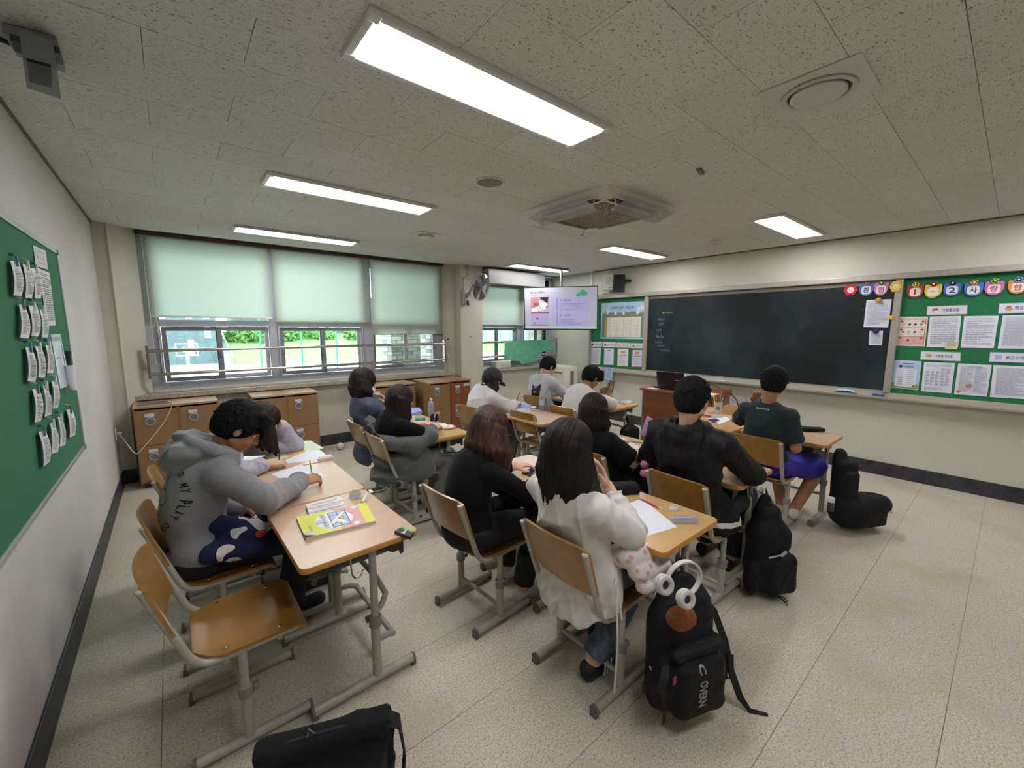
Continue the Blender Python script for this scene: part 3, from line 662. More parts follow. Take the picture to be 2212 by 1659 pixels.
g.grid(lambda u,v: dome(u,v),8,36); g.build('clear_guard', FANP, e, world=True, smooth=True)
MB().tube([loc(0,0,.045),loc(0,0,.052)],[.05,.045],20).build('badge', flat('b5b3ae',.4), e, world=True, smooth=True); MB().tube([loc(-.008,0,.053),loc(.01,.003,.053)],.004,6).build('badge_mark', BLACK, e, world=True)
MB().tube([(3.77,5.71,2.06),(3.77,5.70,2.02),(3.775,5.70,1.985)],.016,8).build('pull_switch', BLACK, e, world=True, smooth=True)
tag(MB().tube([(3.83,5.785,H-.02),(3.83,5.785,2.47),(3.74,5.785,2.44),(3.74,5.785,2.25)],.006,6).tube([(3.70,5.785,2.43),(3.86,5.785,2.43)],.01,6).box((3.80,5.76,H-.06),(3.86,5.79,H)).build('fan_conduit', flat('b7b3a3',.5), None, smooth=True),'thin cream conduit running down the column to the fan','conduit')
for i,(u,v,y) in enumerate(((968,733,5.93),(1017,727,5.785))):
    p = at(u,v,'y',y); tag(MB().cyl((p.x,y+.002,p.z),(p.x,y-.006,p.z),.016 if i==0 else .008,seg=14).build('wall_hole_cap', BLACK),['black round cap on the wall beside the rail end','tiny black dot on the column under the fan'][i],'cap')
# television on ceiling pole
tc0 = Vector((5.35,5.12,1.99)); e = empty('television',tc0,0,'large flat television with lilac slide hanging from a ceiling pole','television')
tvx = 5.35; nrm = Vector((-.84,-.90,-.03)).normalized(); hz = Vector((0,0,1)).cross(nrm).normalized(); up = nrm.cross(hz)
ctr = at(1212,665,'x',5.3)
from mathutils import geometry
def onpl(u,v):
    o = Vector((0,0,CZ)); d = at(u,v,'z',CZ+ (1 if v<712 else -1))-o
    return geometry.intersect_line_plane(o,o+d,ctr,nrm)
q = [onpl(1131,621),onpl(1292,617),onpl(1291,713),onpl(1133,712)]
TV = Sheet(*[p+(p-ctr)*.0 for p in q], n=nrm)
e.location = ctr
tvb = TV.slab(.05,'casing', flat('1c1719',.3), e)
s = TV; mb = MB(); s.rects(mb,[(.012,.02,.988,.975,0)],.001)
mats = [flat('b9b9cc',.3,emit=0.101), flat('b3afdc',.3,emit=0.117), flat('4a4862',.3,emit=0.049), flat('45434f',.3,emit=0.016), flat('5cc0a4',.3,emit=0.065), flat('b0564e',.3,emit=0.057), flat('b3aede',.3,emit=0.081), flat('e9e6fb',.3,emit=0.114), flat('2a2226',.3), flat('b98f86',.3,emit=0.049), flat('bcd6ca',.3,emit=0.081)]
s.rects(mb,[(.39,.25,.445,.56,1),(.455,.25,.88,.56,1),(.39,.575,.445,.9,1),(.455,.575,.88,.9,1),(.448,.25,.453,.56,2),(.448,.58,.453,.9,2),(.012,.92,.988,.975,10)],.0018)
s.rects(mb,[(.095,.235,.335,.565,9),(.095,.58,.335,.9,6),(.095,.58,.335,.62,5),(.095,.885,.335,.9,5)],.0018)
for pts,mi in (([(.2,.33),(.25,.29),(.33,.4),(.29,.47),(.21,.42)],7),([(.13,.37),(.2,.36),(.19,.43),(.14,.44)],5),([(.22,.235),(.335,.235),(.32,.36),(.27,.4),(.24,.32)],8),([(.1,.5),(.25,.42),(.31,.5),(.24,.565),(.1,.565)],7),([(.27,.52),(.33,.48),(.335,.565),(.25,.565)],1)): s.ngon(mb,pts,mi,.0024)
s.ring(mb,.22,.51,.034,2,.003,.12); s.disc(mb,.18,.74,.013,3,.0026); s.rects(mb,[(.205,.5,.24,.508,2),(.24,.71,.27,.716,3),(.14,.83,.15,.86,2),(.22,.86,.245,.87,5)],.003)
for cx,cy,r in ((.80,.14,.038),(.775,.17,.028),(.83,.17,.03),(.735,.19,.022),(.722,.205,.017),(.752,.205,.017)): s.disc(mb,cx,cy,r,4,.003)
s.rects(mb,[(.797,.18,.803,.24,2),(.734,.2,.738,.24,2)],.0035)
s.text(mb,'질문 없는 인물 찾기',.185,.125,.05,3,.006,.19,bold=.015); s.rects(mb,[(.078,.1,.081,.15,2)],.003); s.text(mb,'질문노트를 만들다',.15,.195,.02,2,.003)
s.text(mb,'활동 방법',.59,.315,.045,2,.004); s.text(mb,'심사계획',.583,.665,.045,2,.004)
for y in (.31,.66): s.text(mb,'✔',.5,y,.04,2,.004)
for y,t_,wd in ((.395,'• 글자의 주제와 생명의 마음을 한 권의 글짓기 단어와',.35),(.44,'짝은 선택한 자신의 이미지만 택할 것이며',.27),(.49,'• 친구와 사전이 질문과 활동 방법을 받은 이야기',.34),(.535,'만들기의 자신들께 선택하여 설명',.23),(.765,'• 학예 소속감의 단어와 설명',.19),(.81,'• 과정과 작품의 배경 마인드맵 주시',.22),(.86,'• 작품 1점, 지나서 1점, 활동지 1점 제출 예정',.3)):
    s.text(mb,t_,.465+.02+wd/2,y,.022,2,.004,wd)
mb.build('screen', mats, e, world=True)
pt = ctr-nrm*.06; MB().cyl((pt.x,pt.y,pt.z+.3),(pt.x,pt.y,H),.024,seg=12).build('pole', flat('7a7574',.4,.3), e, world=True, smooth=True)
MB().box((pt.x-.09,pt.y-.09,H-.012),(pt.x+.09,pt.y+.09,H)).obox(pt+Vector((0,0,.1)),(.15,.15,.02),Matrix((hz,up,nrm)).transposed()).build('mount', flat('55504f',.5), e, world=True)
# speakers on the front wall
e = empty('wall_speaker',(5.93,4.62,2.2),0,'white wall speaker left of the black one','speaker','speakers on the front wall'); p0 = at(1318,605,'x',5.9)
MB().box((5.86,p0.y-.09,2.27),(5.985,p0.y+.11,2.54),bev=.012).build('cabinet', flat('cdcabd',.5), e, world=True); MB().lathe([(.07,0),(.07,-.004),(.001,-.006)],c=(5.86,p0.y+.01,2.43),axis='x',seg=28).build('grille', flat('b9b6aa',.6), e, world=True); MB().box((5.855,p0.y-.05,2.30),(5.86,p0.y-.01,2.31)).build('name_plate', DARKP, e, world=True)
e = empty('wall_speaker',(5.9,4.4,2.2),0,'black angular wall speaker right of the white one','speaker','speakers on the front wall'); p0 = at(1340,612,'x',5.82)
Mx = Matrix.Rotation(.5,3,'Z')@Matrix.Rotation(.15,3,'Y')
MB().obox((5.84,p0.y+.03,2.36),(.07,.085,.13),Mx).build('cabinet', flat('1d1d1f',.4), e, world=True); MB().obox(Vector((5.84,p0.y+.03,2.36))+Mx@Vector((-.075,0,0)),(.006,.075,.12),Mx).build('grille', flat('121214',.7), e, world=True)
MB().tube([(5.86,p0.y-.05,2.40),(5.98,p0.y-.09,2.40)],.02,8).build('bracket', BLACK, e, world=True); MB().obox(Vector((5.84,p0.y+.03,2.28))+Mx@Vector((-.083,0,0)),(.003,.012,.005),Mx).build('badge', flat('c9c9c9',.3), e, world=True)
tag(MB().tube([(5.975,4.42,2.24),(5.975,4.6,2.235),(5.975,4.85,2.20)],.004,6).build('speaker_cable', flat('8d897c',.5)),'thin cable sagging from the black speaker along the front wall','cable')
# ================================================================== notice board on the left wall
XB = XL+.022
lb = empty('notice_board',(XL,2.4,.86),0,'large green notice board with white slips on the left wall','notice board')
MB().box((XL+.002,1.25,.88),(XB,3.66,2.055)).build('felt', GREENM, lb, world=True)
for a,b in (((XL+.002,1.23,.862),(XB+.008,3.69,.885)),((XL+.002,1.23,2.05),(XB+.008,3.69,2.073)),((XL+.002,3.665,.885),(XB+.008,3.69,2.05)),((XL+.002,1.23,.885),(XB+.008,1.255,2.05))): MB().box(a,b,bev=.003).build('frame_bar', flat('b9bcc0',.3,.5), lb, world=True)
for z in (.862,2.05): MB().box((XB+.0085,3.655,z-.004),(XB+.012,3.695,z+.027),bev=.002).build('corner_cap', flat('9a9ca2',.4), lb, world=True)
ql = lambda u,v: (u/2.075, 450+v/2.075)
def psheet(quad, x, cf=lambda u,v:(u,v)): return Sheet(*[at(*cf(u,v),'x',x) for u,v in quad], n=(1 if x<0 else -1,0,0))
slips = [[(47,235),(83,238),(85,392),(55,390)],[(102,250),(132,258),(132,403),(108,400)],[(138,268),(175,270),(172,405),(150,400)],
 [(85,430),(108,430),(118,583),(84,580)],[(128,435),(165,438),(162,575),(136,572)],[(177,452),(200,452),(202,580),(182,578)],
 [(115,622),(142,625),(147,778),(118,775)],[(158,618),(184,620),(190,760),(166,757)],[(205,612),(224,614),(228,740),(206,738)],
 [(146,810),(177,810),(172,955),(150,960)],[(194,795),(208,795),(220,925),(195,935)],[(232,775),(253,772),(250,895),(232,898)],
 [(174,1003),(203,995),(212,1138),(190,1157)],[(226,965),(241,960),(250,1093),(225,1102)],[(260,935),(273,935),(283,1062),(263,1070)],[(298,903),(323,900),(328,1018),(308,1027)]]
rown = ['top','second','third','fourth','bottom']; coln = ['first','second','third','fourth']; SLP = flat('dcdad8',.7); INK = flat('77757f',.7); INKY = flat('b9ad7a',.7)
for i,qd in enumerate(slips):
    s = psheet(qd, XB+.012, ql); s.bend = lambda a,b: .014*math.sin(b*2.6)*(.6+.4*a)
    r_ = min(i//3,4); c_ = i-3*r_
    e = empty('notice_slip', s.p(.5,.5), 0, 'white printed paper slip, %s in the %s row of the green notice board'%(coln[c_],rown[r_]), 'paper slip', 'slips pinned on the green notice board')
    s.slab(.0012,'paper',SLP,e,1,6); mb = MB(); rr = random.Random(i); s.rects(mb, lines(14,.15,.85,.24,.9,0,.22,rr),.0016); s.rects(mb,[(.3,.14,.7,.18,1)],.0016); mb.build('print',[INK,INKY],e,world=True)
    p = s.p(.5,.03,0); MB().obox(p+Vector((.006,0,.004)),(.003,.007,.020),Matrix.Identity(3)).build('clip', flat('cfd3d4',.3) if i%3 else flat('4b6a8c',.4), e, world=True)
    MB().tube([(XB,p.y,p.z+.03),(XB+.014,p.y,p.z+.03)],[.007,.005],8).build('pin', flat('9fb9a8' if i%2 else '3a5f8a',.3), e, world=True)
s = psheet([(149,165),(205,190),(215,275),(160,258)],XB+.004,ql); o = tag(s.slab(.001,'notice_sheet',flat('cfd4cd',.7)),'small pale sheet at the top right corner of the left notice board','paper')
mb = MB(); s.text(mb,'1-2',.5,.5,.25,0,.0012,.6); s.rects(mb,[(.15,.2,.85,.24,0),(.15,.75,.85,.8,0)],.0012); mb.build('print',[flat('9aa39a',.7)],o,world=True)
s = psheet([(172,268),(222,290),(250,525),(213,527)],XB+.004,ql); o = tag(s.slab(.001,'notice_sheet',flat('d9dad6',.7)),'long narrow white list under the small sheet on the left notice board','paper')
mb = MB(); s.rects(mb, lines(22,.1,.9,.06,.92,0,.18,random.Random(4)),.0012); s.rects(mb,[(.2,.28,.7,.31,1)],.0013); mb.build('print',[INK,INKY],o,world=True)
s = psheet([(226,567),(268,563),(312,790),(268,810)],XB+.012,ql); e = empty('small_whiteboard',s.p(.5,.5),0,'small framed whiteboard with black marker at the right edge of the green notice board','whiteboard')
s.slab(.012,'panel',flat('c9cde0',.3),e); mb = MB(); s.rects(mb,[(0,0,1,.03,0),(0,.97,1,1,0),(0,0,.08,1,0),(.92,0,1,1,0)],.002); mb.build('frame',[flat('d9dbe0',.3)],e,world=True)
mb = MB(); s.rects(mb,[(.1,.05,.85,.12,0),(.12,.42,.5,.44,0)],.003); mb.build('marks',[flat('8e93a0',.5)],e,world=True)
p = s.p(.85,.5,.02); tag(MB().cyl(p+Vector((0,0,-.09)),p+Vector((0,0,.03)),.010,seg=10).cyl(p+Vector((0,0,.03)),p+Vector((0,0,.05)),.013,seg=10).build('marker_pen', BLACK, None, smooth=True),'black marker standing in the cup of the small whiteboard','pen')
tag(MB().tube([p+Vector((0,0,-.17)),p+Vector((0,0,-.03))],[.016,.020],14).build('pen_cup', flat('e4e4ea',.3), None, smooth=True),'white plastic pen cup on the small whiteboard','cup')
# ================================================================== front wall: chalkboard and green panels
XF = 5.95
bd = empty('chalkboard',(XF,2.32,.93),0,'long dark green chalkboard filling the front wall','chalkboard')
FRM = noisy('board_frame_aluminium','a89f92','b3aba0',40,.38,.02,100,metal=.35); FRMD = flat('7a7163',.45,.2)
MB().box((XF,.86,.945),(XW-.002,3.78,2.115)).build('board_surface', BOARDM, bd, world=True)
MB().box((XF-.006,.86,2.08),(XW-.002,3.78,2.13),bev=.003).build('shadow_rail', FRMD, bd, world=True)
MB().box((XF-.05,-1.6,2.13),(XW-.001,4.97,2.19),bev=.008).build('top_rail', FRM, bd, world=True)
for a,b in ((.80,.86),(3.78,3.85)): MB().box((XF-.03,a,.93),(XW-.001,b,2.13),bev=.004).build('mullion', FRM, bd, world=True)
MB().box((XF-.01,.86,.93),(XW-.002,3.78,.95)).build('bottom_strip', FRM, bd, world=True)
t = MB(); t.box((XF-.085,-1.6,.868),(XW-.001,4.97,.885),bev=.004); t.box((XF-.09,-1.6,.866),(XF-.078,4.97,.890),bev=.003); t.build('chalk_tray', FRM, bd, world=True)
MB().box((XF-.02,-1.6,.885),(XW-.001,4.97,.93)).build('tray_riser', flat('b9b1a0',.45), bd, world=True)
mb = MB(); S = Sheet((XF,3.78,2.08),(XF,.86,2.08),(XF,.86,.95),(XF,3.78,.95),n=(-1,0,0))
def onS(u,v): p = at(u,v,'x',XF); return (3.78-p.y)/2.92, (2.08-p.z)/1.13
for (u,v),tx,wd,mi in (((1438,676),'♥ 글쓰기대회(교내)',.038,1),((1426,690),'발표하러오는사람',.026,0),((1427,700),'글짓기',.014,0),((1421,713),'독서기록',.02,0),((1423,727),'활동  학습',.028,0),((1420,739),'국어 사회 과학',.028,0),((1424,747),'(이런날도 있지)',.026,0),((1432,757),'동아리-과학 조사하기',.036,0)):
    a,b = onS(u,v); S.text(mb,tx,a+wd*.25,b,.032,mi,.001,wd*1.5)
for u,v,r in ((1427,699,.013),(1423,723,.016)): a,b = onS(u,v); S.ring(mb,a,b,r,0,.001,.06)
mb.build('chalk_writing',[flat('7f8f8a',.9),flat('a8a35c',.9)],bd,world=True)
for nm,y0,y1,lab in (('green_panel',3.85,4.95,'green felt panel left of the chalkboard with class timetable'),('green_panel',-1.55,.80,'green felt panel right of the chalkboard with banner letters')):
    o = MB().box((XF+.01,y0,.93),(XW-.002,y1,2.13)).build('felt_notice_board', GREENR); tag(o,lab,'notice board')
MB().box((XF-.03,4.945,.93),(XW-.001,4.985,2.13),bev=.004).build('end_post', FRM, bd, world=True)
XP = XF+.006
q6 = lambda u,v: (1780+u/4.88, 560+v/4.879)
q3 = lambda u,v: (1150+u/5.53, 560+v/5.53)
q5 = lambda u,v: (1250+u/3.16, 560+v/3.16)
PAP = {'w':flat('d9d9e6',.7),'cr':flat('ded8c8',.7),'bl':flat('9fb6dc',.7),'yl':flat('dcd9a0',.7),'rd':flat('a8494a',.7),'pk':flat('d9a9a0',.7),'sky':flat('a9c4e2',.7),'gr':flat('7fa04a',.7),'tan':flat('c99a66',.7),'nk':flat('a9a9b8',.7),'dk':flat('3c3c46',.7),'red2':flat('c24a44',.7),'br':flat('b06a4a',.7),'mt':flat('8fb79a',.7),'hill':flat('76876e',.7)}
PK = list(PAP); PM = [PAP[k] for k in PK]; K = {k:i for i,k in enumerate(PK)}
def poster(qd, cf, lab, base='w', draw=None, n=16, seed=0, cat='poster', x=XP, nm='poster', grp=None):
    s = psheet(qd, x, cf); o = tag(s.slab(.0012,nm,PAP[base]), lab, cat, grp); mb = MB()
    if draw: draw(s,mb)
    else: s.rects(mb, lines(n,.1,.9,.08,.92,K['nk'],.2,random.Random(seed)),.0012)
    if mb.f: mb.build('print',PM,o,world=True)
    return o,s
def d_time(s,mb):
    s.rects(mb,[(.03,.04,.97,.34,K['sky']),(.03,.30,.97,.96,K['hill']),(.10,.36,.92,.40,K['br']),(.10,.40,.15,.95,K['tan']),(.15,.40,.92,.95,K['cr'])],.0012)
    for x,y,r in ((.09,.2,.05),(.14,.24,.06),(.93,.17,.05),(.88,.22,.06)): s.disc(mb,x,y,r,K['w'],.0016)
    for x,r in ((.25,.09),(.42,.08),(.55,.1),(.72,.1)): s.disc(mb,x,.32,r,K['hill'],.0015,asp=1.0*r*.8/r*.9)
    for x in (.07,.12,.9,.94): s.ngon(mb,[(x-.025,.4),(x,.2),(x+.025,.4)],K['hill'],.0018)
    for x in (.35,.53,.84): s.disc(mb,x,.30,.03,K['w'],.002); s.ngon(mb,[(x-.025,.28),(x-.018,.24),(x-.008,.28)],K['w'],.002); s.ngon(mb,[(x+.008,.28),(x+.018,.24),(x+.025,.28)],K['w'],.002)
    for i in range(6): s.rects(mb,[(.15+.154*i,.40,.153+.154*i,.95,K['hill'])],.0018)
    for i in range(8): s.rects(mb,[(.10,.40+.078*i,.92,.403+.078*i,K['hill'])],.0018)
    r = random.Random(3); W = ['국어','수학','영어','과학','사회','체육','음악','미술','도덕','역사','정보','기술','창체']
    for j in range(7):
        for i in range(5): s.text(mb,r.choice(W),.227+.154*i,.425+.078*j,.018,K['dk'],.0022,.06); s.rects(mb,[(.19+.154*i,.45+.078*j,.265+.154*i,.457+.078*j,K['nk'])],.0022)
    s.text(mb,'1학년 2반 시간표',.5,.145,.085,K['dk'],.0024,.52,bold=.012)
poster([(827,527),(1357,498),(1335,958),(813,948)],q3,'large illustrated timetable poster headed 1학년 2반 시간표','sky',d_time)
def d_head(txt,icon):
    def d(s,mb):
        s.rects(mb,[(0,0,1,.06,K['pk']),(0,.94,1,1,K['pk']),(0,0,.02,1,K['pk']),(.98,0,1,1,K['pk'])],.0012)
        s.ngon(mb,[(.12,.7),(.12,.45),(.2,.25),(.28,.45),(.28,.7)],K[icon],.0014); s.text(mb,txt,.63,.5,.3,K['dk'],.0016,.5,bold=.01)
    return d
for qd,t_,ic,lab in (([(690,985),(835,985),(833,1047),(688,1047)],'오늘의소식','dk','first'),([(842,988),(998,990),(995,1053),(840,1050)],'우리반 약속','red2','second'),([(1008,993),(1170,998),(1168,1060),(1005,1056)],'안전생활','pk','third'),([(1175,1000),(1353,1002),(1350,1067),(1172,1062)],'청소구역','br','fourth')):
    poster(qd,q3,'small white header card, %s under the timetable poster'%lab,'w',d_head(t_,ic),cat='card',nm='header_card',grp='header cards under the timetable')
def d_frame(col,icon=None,sd=0):
    def d(s,mb):
        s.rects(mb,[(.0,0,1,.05,K[col]),(0,.95,1,1,K[col]),(0,.05,.07,.95,K[col]),(.93,.05,1,.95,K[col])],.0012)
        if icon: s.rects(mb,[(.3,.12,.7,.28,K[icon]),(.16,.36,.84,.39,K['dk'])],.0014); s.rects(mb,lines(12,.2,.8,.45,.88,K['nk'],.2,random.Random(sd)),.0014)
        else: s.rects(mb,[(.3,.12,.7,.16,K['dk'])],.0014); s.rects(mb,lines(6,.2,.8,.3,.85,K['nk'],.15,random.Random(sd)),.0014)
    return d
poster([(705,1060),(820,1060),(808,1258),(698,1255)],q3,'pale grey printed sheet, leftmost under the header cards','w',None,18,2)
poster([(858,1062),(977,1064),(970,1265),(850,1262)],q3,'blue bordered notice sheet under the second header card','w',d_frame('bl'))
poster([(1020,1068),(1148,1070),(1142,1280),(1014,1276)],q3,'yellow bordered sheet with small picture, third under the timetable','w',d_frame('yl','tan',5))
poster([(1190,1075),(1322,1075),(1313,1295),(1180,1290)],q3,'red bordered sheet with small picture, next to the chalkboard frame','w',d_frame('rd','tan',6))
o,s = poster([(882,1290),(970,1300),(945,1447),(862,1430)],q3,'small pale blue sheet hanging tilted below the chalk tray','bl',d_frame('w'),x=XF-.1)
# right panel
def banner(cx,cy,w,h,col,ch,tcol,knob,lab,x=XP-.012,cf=q6,flower=False,tilt=0):
    p0 = at(*cf(cx-w/2,cy),'x',x); p1 = at(*cf(cx+w/2,cy),'x',x); pt = at(*cf(cx,cy-h/2),'x',x); pb = at(*cf(cx,cy+h/2),'x',x)
    yc = (p0.y+p1.y)/2; hw = abs(p0.y-p1.y)/2; zt, zb = pt.z, pb.z
    s = Sheet((x,yc+hw,zt),(x,yc-hw,zt),(x,yc-hw,zb),(x,yc+hw,zb),n=(-1,0,0)); e = empty('banner_letter',(x,yc,zb),0,lab,'banner','paper banner letters of the class'); mb = MB()
    if flower:
        for k in range(6): mb.poly([s.p(.5+.27*math.cos(k*1.047)+.24*math.cos(a*.6283), .5+.27*math.sin(k*1.047)+.24*math.sin(a*.6283)) for a in range(10)],(-.003-.0003*k,0,0))
    else:
        pts = [(0,.08),(.12,0),(.3,.06),(.5,0),(.7,.06),(.88,0),(1,.08),(1,.55),(.88,.82),(.68,.96),(.5,1),(.32,.96),(.12,.82),(0,.55)]; mb.poly([s.p(a,b) for a,b in pts],(-.003,0,0))
    mb.build('card', flat(col,.7), e, world=True); mb = MB()
    if flower: s.disc(mb,.5,.5,.25,0,.006); s.disc(mb,.43,.45,.028,1,.008); s.disc(mb,.57,.45,.028,1,.008); s.ring(mb,.5,.50,.13,1,.008,.22,14,.35,2.8)
    else:
        s.ngon(mb,[(.5+.36*math.cos(a*.2618)*(1+.09*math.cos(a*.2618*4+math.pi)),.54+.34*math.sin(a*.2618)*(1+.09*math.cos(a*.2618*4+math.pi))) for a in range(24)],0,.0045); s.text(mb,ch,.5,.54,.42 if ch!='-' else .04,1,.006,.42 if ch not in '1-' else (.10 if ch=='1' else .28),bold=.02)
    mb.build('letter',[flat('e6dccf' ,.7),flat(tcol,.7)],e,world=True)
    if knob:
        k = MB(); kp = s.p(.5,.0,.01)
        for i in range(5): k.lathe([(.014,0),(.014,.006),(.001,.008)],c=(kp.x-.004,kp.y+.014*math.cos(i*1.257),kp.z+.014*math.sin(i*1.257)),axis='x',seg=10)
        k.build('flower_pin', flat(knob,.4), e, world=True); MB().lathe([(.008,-.006),(.006,-.002),(.001,0)],c=(kp.x-.008,kp.y,kp.z),axis='x',seg=10).build('pin_centre', flat('efe0d0',.3), e, world=True)
banner(283,325,150,120,'b8262c','','7a2020',None,'red smiling paper flower at the right end of the chalkboard',x=XF-.006,flower=True)
banner(447,320,150,135,'3f6cc0','환','2c4f9e','9a7a5a','blue banner card with the letter 환 on the chalkboard',x=XF-.006)
banner(602,315,150,135,'c977b4','염','b0408f','4f8a4a','pink banner card with the letter 염 on the chalkboard',x=XF-.006)
banner(757,288,130,120,'d8b832','','8a7420',None,'yellow smiling paper flower against the chalkboard frame',x=XF-.035,flower=True)
for cx,cy,w,h,col,ch,tc_,kn,lab in ((962,340,172,140,'b02a30','1','8a1f24','e0c040','red banner card with figure 1 on the right green panel'),(1150,335,182,145,'dcc23c','-','b29a2c','b8262c','yellow banner card with a dash'),
    (1352,320,185,140,'3f6cc0','2','2c4f9e','3b2f7a','blue banner card with figure 2'),(1577,318,200,145,'3f70c8','사','2c4f9e','c9854a','blue banner card with the letter 사'),(1795,305,205,150,'c565b0','랑','a8408f','86b838','magenta banner card with the letter 랑'),(2045,290,210,150,'dc8a48','합','b0602c','5a8ad0','orange banner card at the right picture edge')):
    banner(cx,cy,w,h,col,ch,tc_,kn,lab)
def d_title(txt,ic,bc):
    def d(s,mb):
        s.rects(mb,[(0,0,1,.07,K[bc]),(0,.93,1,1,K[bc]),(0,0,.015,1,K[bc]),(.985,0,1,1,K[bc])],.0012)
        if ic=='house': s.ngon(mb,[(.13,.7),(.13,.5),(.28,.5),(.28,.7)],K['w'],.0014); s.ngon(mb,[(.11,.5),(.16,.28),(.27,.28),(.31,.5)],K['rd'],.0016); s.rects(mb,[(.15,.56,.18,.7,K['tan'])],.0017)
        elif ic=='bell': s.ngon(mb,[(.15,.6),(.2,.3),(.3,.3),(.35,.6),(.3,.75),(.2,.75)],K['tan'],.0014); s.rects(mb,[(.2,.3,.3,.42,K['rd'])],.0017)
        elif ic=='blue': s.rects(mb,[(.13,.3,.3,.7,K['bl'])],.0014)
        else: s.rects(mb,[(.12,.3,.28,.68,K['pk']),(.2,.45,.28,.68,K['tan'])],.0014)
        s.text(mb,txt,.6,.5,.34,K['dk'],.0018,.42,bold=.01)
    return d
for qd,t_,ic,bc,lab in (([(1088,495),(1515,482),(1508,580),(1080,590)],'가정통신문','house','pk','header card reading 가정통신문 with small red-roofed house'),([(1845,465),(2290,450),(2290,560),(1835,575)],'학교소식','bell','bl','header card with yellow bell icon at the right edge'),
    ([(1022,965),(1445,980),(1438,1078),(1012,1058)],'이번달 식단표','menu','mt','white header card reading 이번달 식단표 beneath the food poster'),([(1750,978),(2200,990),(2190,1095),(1738,1082)],'보건소식','blue','bl','pale blue header card below the right papers')):
    poster(qd,q6,lab,'w',d_title(t_,ic,bc),cat='card',nm='header_card')
def d_food(s,mb):
    r = random.Random(9); s.rects(mb,[(.04,.06,.96,.1,K['pk']),(.05,.37,.95,.385,K['red2']),(.05,.66,.95,.675,K['red2']),(.05,.68,.95,.95,K['pk']),(.93,.1,.95,.95,K['red2'])],.0012)
    for y in (.14,.42,.7):
        for x in (.12,.85): s.disc(mb,x,y+.02,.05,K['red2'],.0015)
    for y in (.26,.52,.8):
        for i in range(4): s.disc(mb,.2+.2*i,y,.05,K[r.choice(['tan','br','dk','pk'])],.0022); s.rects(mb,[(.15+.2*i,y+.08,.26+.2*i,y+.09,K['nk'])],.0014)
def d_sky(s,mb):
    s.rects(mb,[(.02,.02,.98,.98,K['sky']),(.02,.8,.98,.98,K['gr']),(.12,.28,.88,.92,K['w'])],.0012); s.text(mb,'시정표',.55,.2,.07,K['dk'],.002,.4,bold=.02); s.rects(mb,[(.35,.09,.75,.12,K['dk'])],.0014)
    for i in range(8): s.rects(mb,[(.22,.33+.07*i,.4,.345+.07*i,K['dk']),(.55,.33+.07*i,.82,.345+.07*i,K['nk'])],.002)
    s.disc(mb,.28,.2,.07,K['dk'],.0016); s.disc(mb,.82,.88,.06,K['br'],.0022)
def d_cal(s,mb):
    s.rects(mb,lines(3,.1,.9,.05,.15,K['nk'],.2,random.Random(1)),.0012)
    for j in range(6):
        for i in range(5):
            if j==0 and i<3: continue
            s.rects(mb,lines(4,.1+.165*i,.23+.165*i,.2+.1*j,.28+.1*j,K['nk'],.3,random.Random(i+9*j)),.0012)
    s.rects(mb,lines(4,.1,.7,.84,.95,K['nk'],.2,random.Random(2)),.0012)
def d_health(s,mb):
    s.rects(mb,lines(26,.1,.5,.1,.92,K['nk'],.2,random.Random(3)),.0012); s.rects(mb,lines(26,.55,.92,.1,.92,K['nk'],.2,random.Random(5)),.0012)
    s.rects(mb,[(.3,.06,.75,.09,K['bl'])],.0014); s.rects(mb,[(.12,.55,.5,.82,K['cr'])],.0014); s.disc(mb,.42,.7,.09,K['red2'],.002); s.disc(mb,.42,.33,.06,K['pk'],.002); s.disc(mb,.12,.9,.06,K['br'],.002)
poster([(795,607),(1098,605),(1062,918),(757,912)],q6,'cream food poster with red tabs beside the chalkboard frame','cr',d_food)
poster([(1117,603),(1447,597),(1412,930),(1080,925)],q6,'white letter with yellow sticky note on its lower corner','w',None,12,11)
poster([(1478,600),(1843,595),(1790,937),(1440,932)],q6,'white letter right of the one with the sticky note','w',None,12,12)
poster([(1885,590),(2290,585),(2260,945),(1830,940)],q6,'dense printed letter at the right edge, upper row','w',None,26,13)
poster([(738,1065),(1030,1075),(990,1380),(702,1352)],q6,'blue and green timetable poster headed 시정표','w',d_sky)
poster([(1055,1083),(1383,1095),(1340,1415),(1022,1390)],q6,'white meal calendar sheet with small grid of text','w',d_cal)
poster([(1415,1098),(1768,1115),(1718,1447),(1370,1423)],q6,'white health newsletter with small red pictures','w',d_health)
poster([(1787,1115),(2260,1135),(2220,1480),(1748,1452)],q6,'dense printed letter at the right edge, lower row','w',None,22,14)
poster([(1283,875),(1412,868),(1400,950),(1273,945)],q6,'yellow sticky note on the white letter','yl',None,4,5,cat='sticky note',x=XP-.006,nm='sticky_note')
for qd,lab,kc,n_ in (([(448,432),(715,420),(675,720),(415,715)],'white two-table printout held by an orange magnet on the chalkboard','d39a3c',0),([(478,757),(622,755),(612,907),(472,905)],'small white note under a dark blue magnet on the chalkboard','27285c',1)):
    o,s = poster(qd,q6,lab,'w',None,20-8*n_,20+n_,cat='paper',x=XF-.004,nm='paper_sheet')
    p = s.p(.5,.02,.012); tag(MB().lathe([(.028,0),(.026,-.012),(.014,-.028),(.001,-.03)],c=(p.x,p.y,p.z),axis='x',seg=16).build('magnet', flat(kc,.35), None, smooth=True),['orange round magnet holding the larger printout','dark blue round magnet holding the small note'][n_],'magnet')
p = at(1925,686,'x',XF-.03); tag(MB().lathe([(.022,0),(.02,-.012),(.001,-.016)],c=(XF-.03,p.y,p.z),axis='x',seg=14).build('magnet', flat('d8a830',.35), None, smooth=True),'yellow magnet half hidden by the chalkboard frame','magnet')
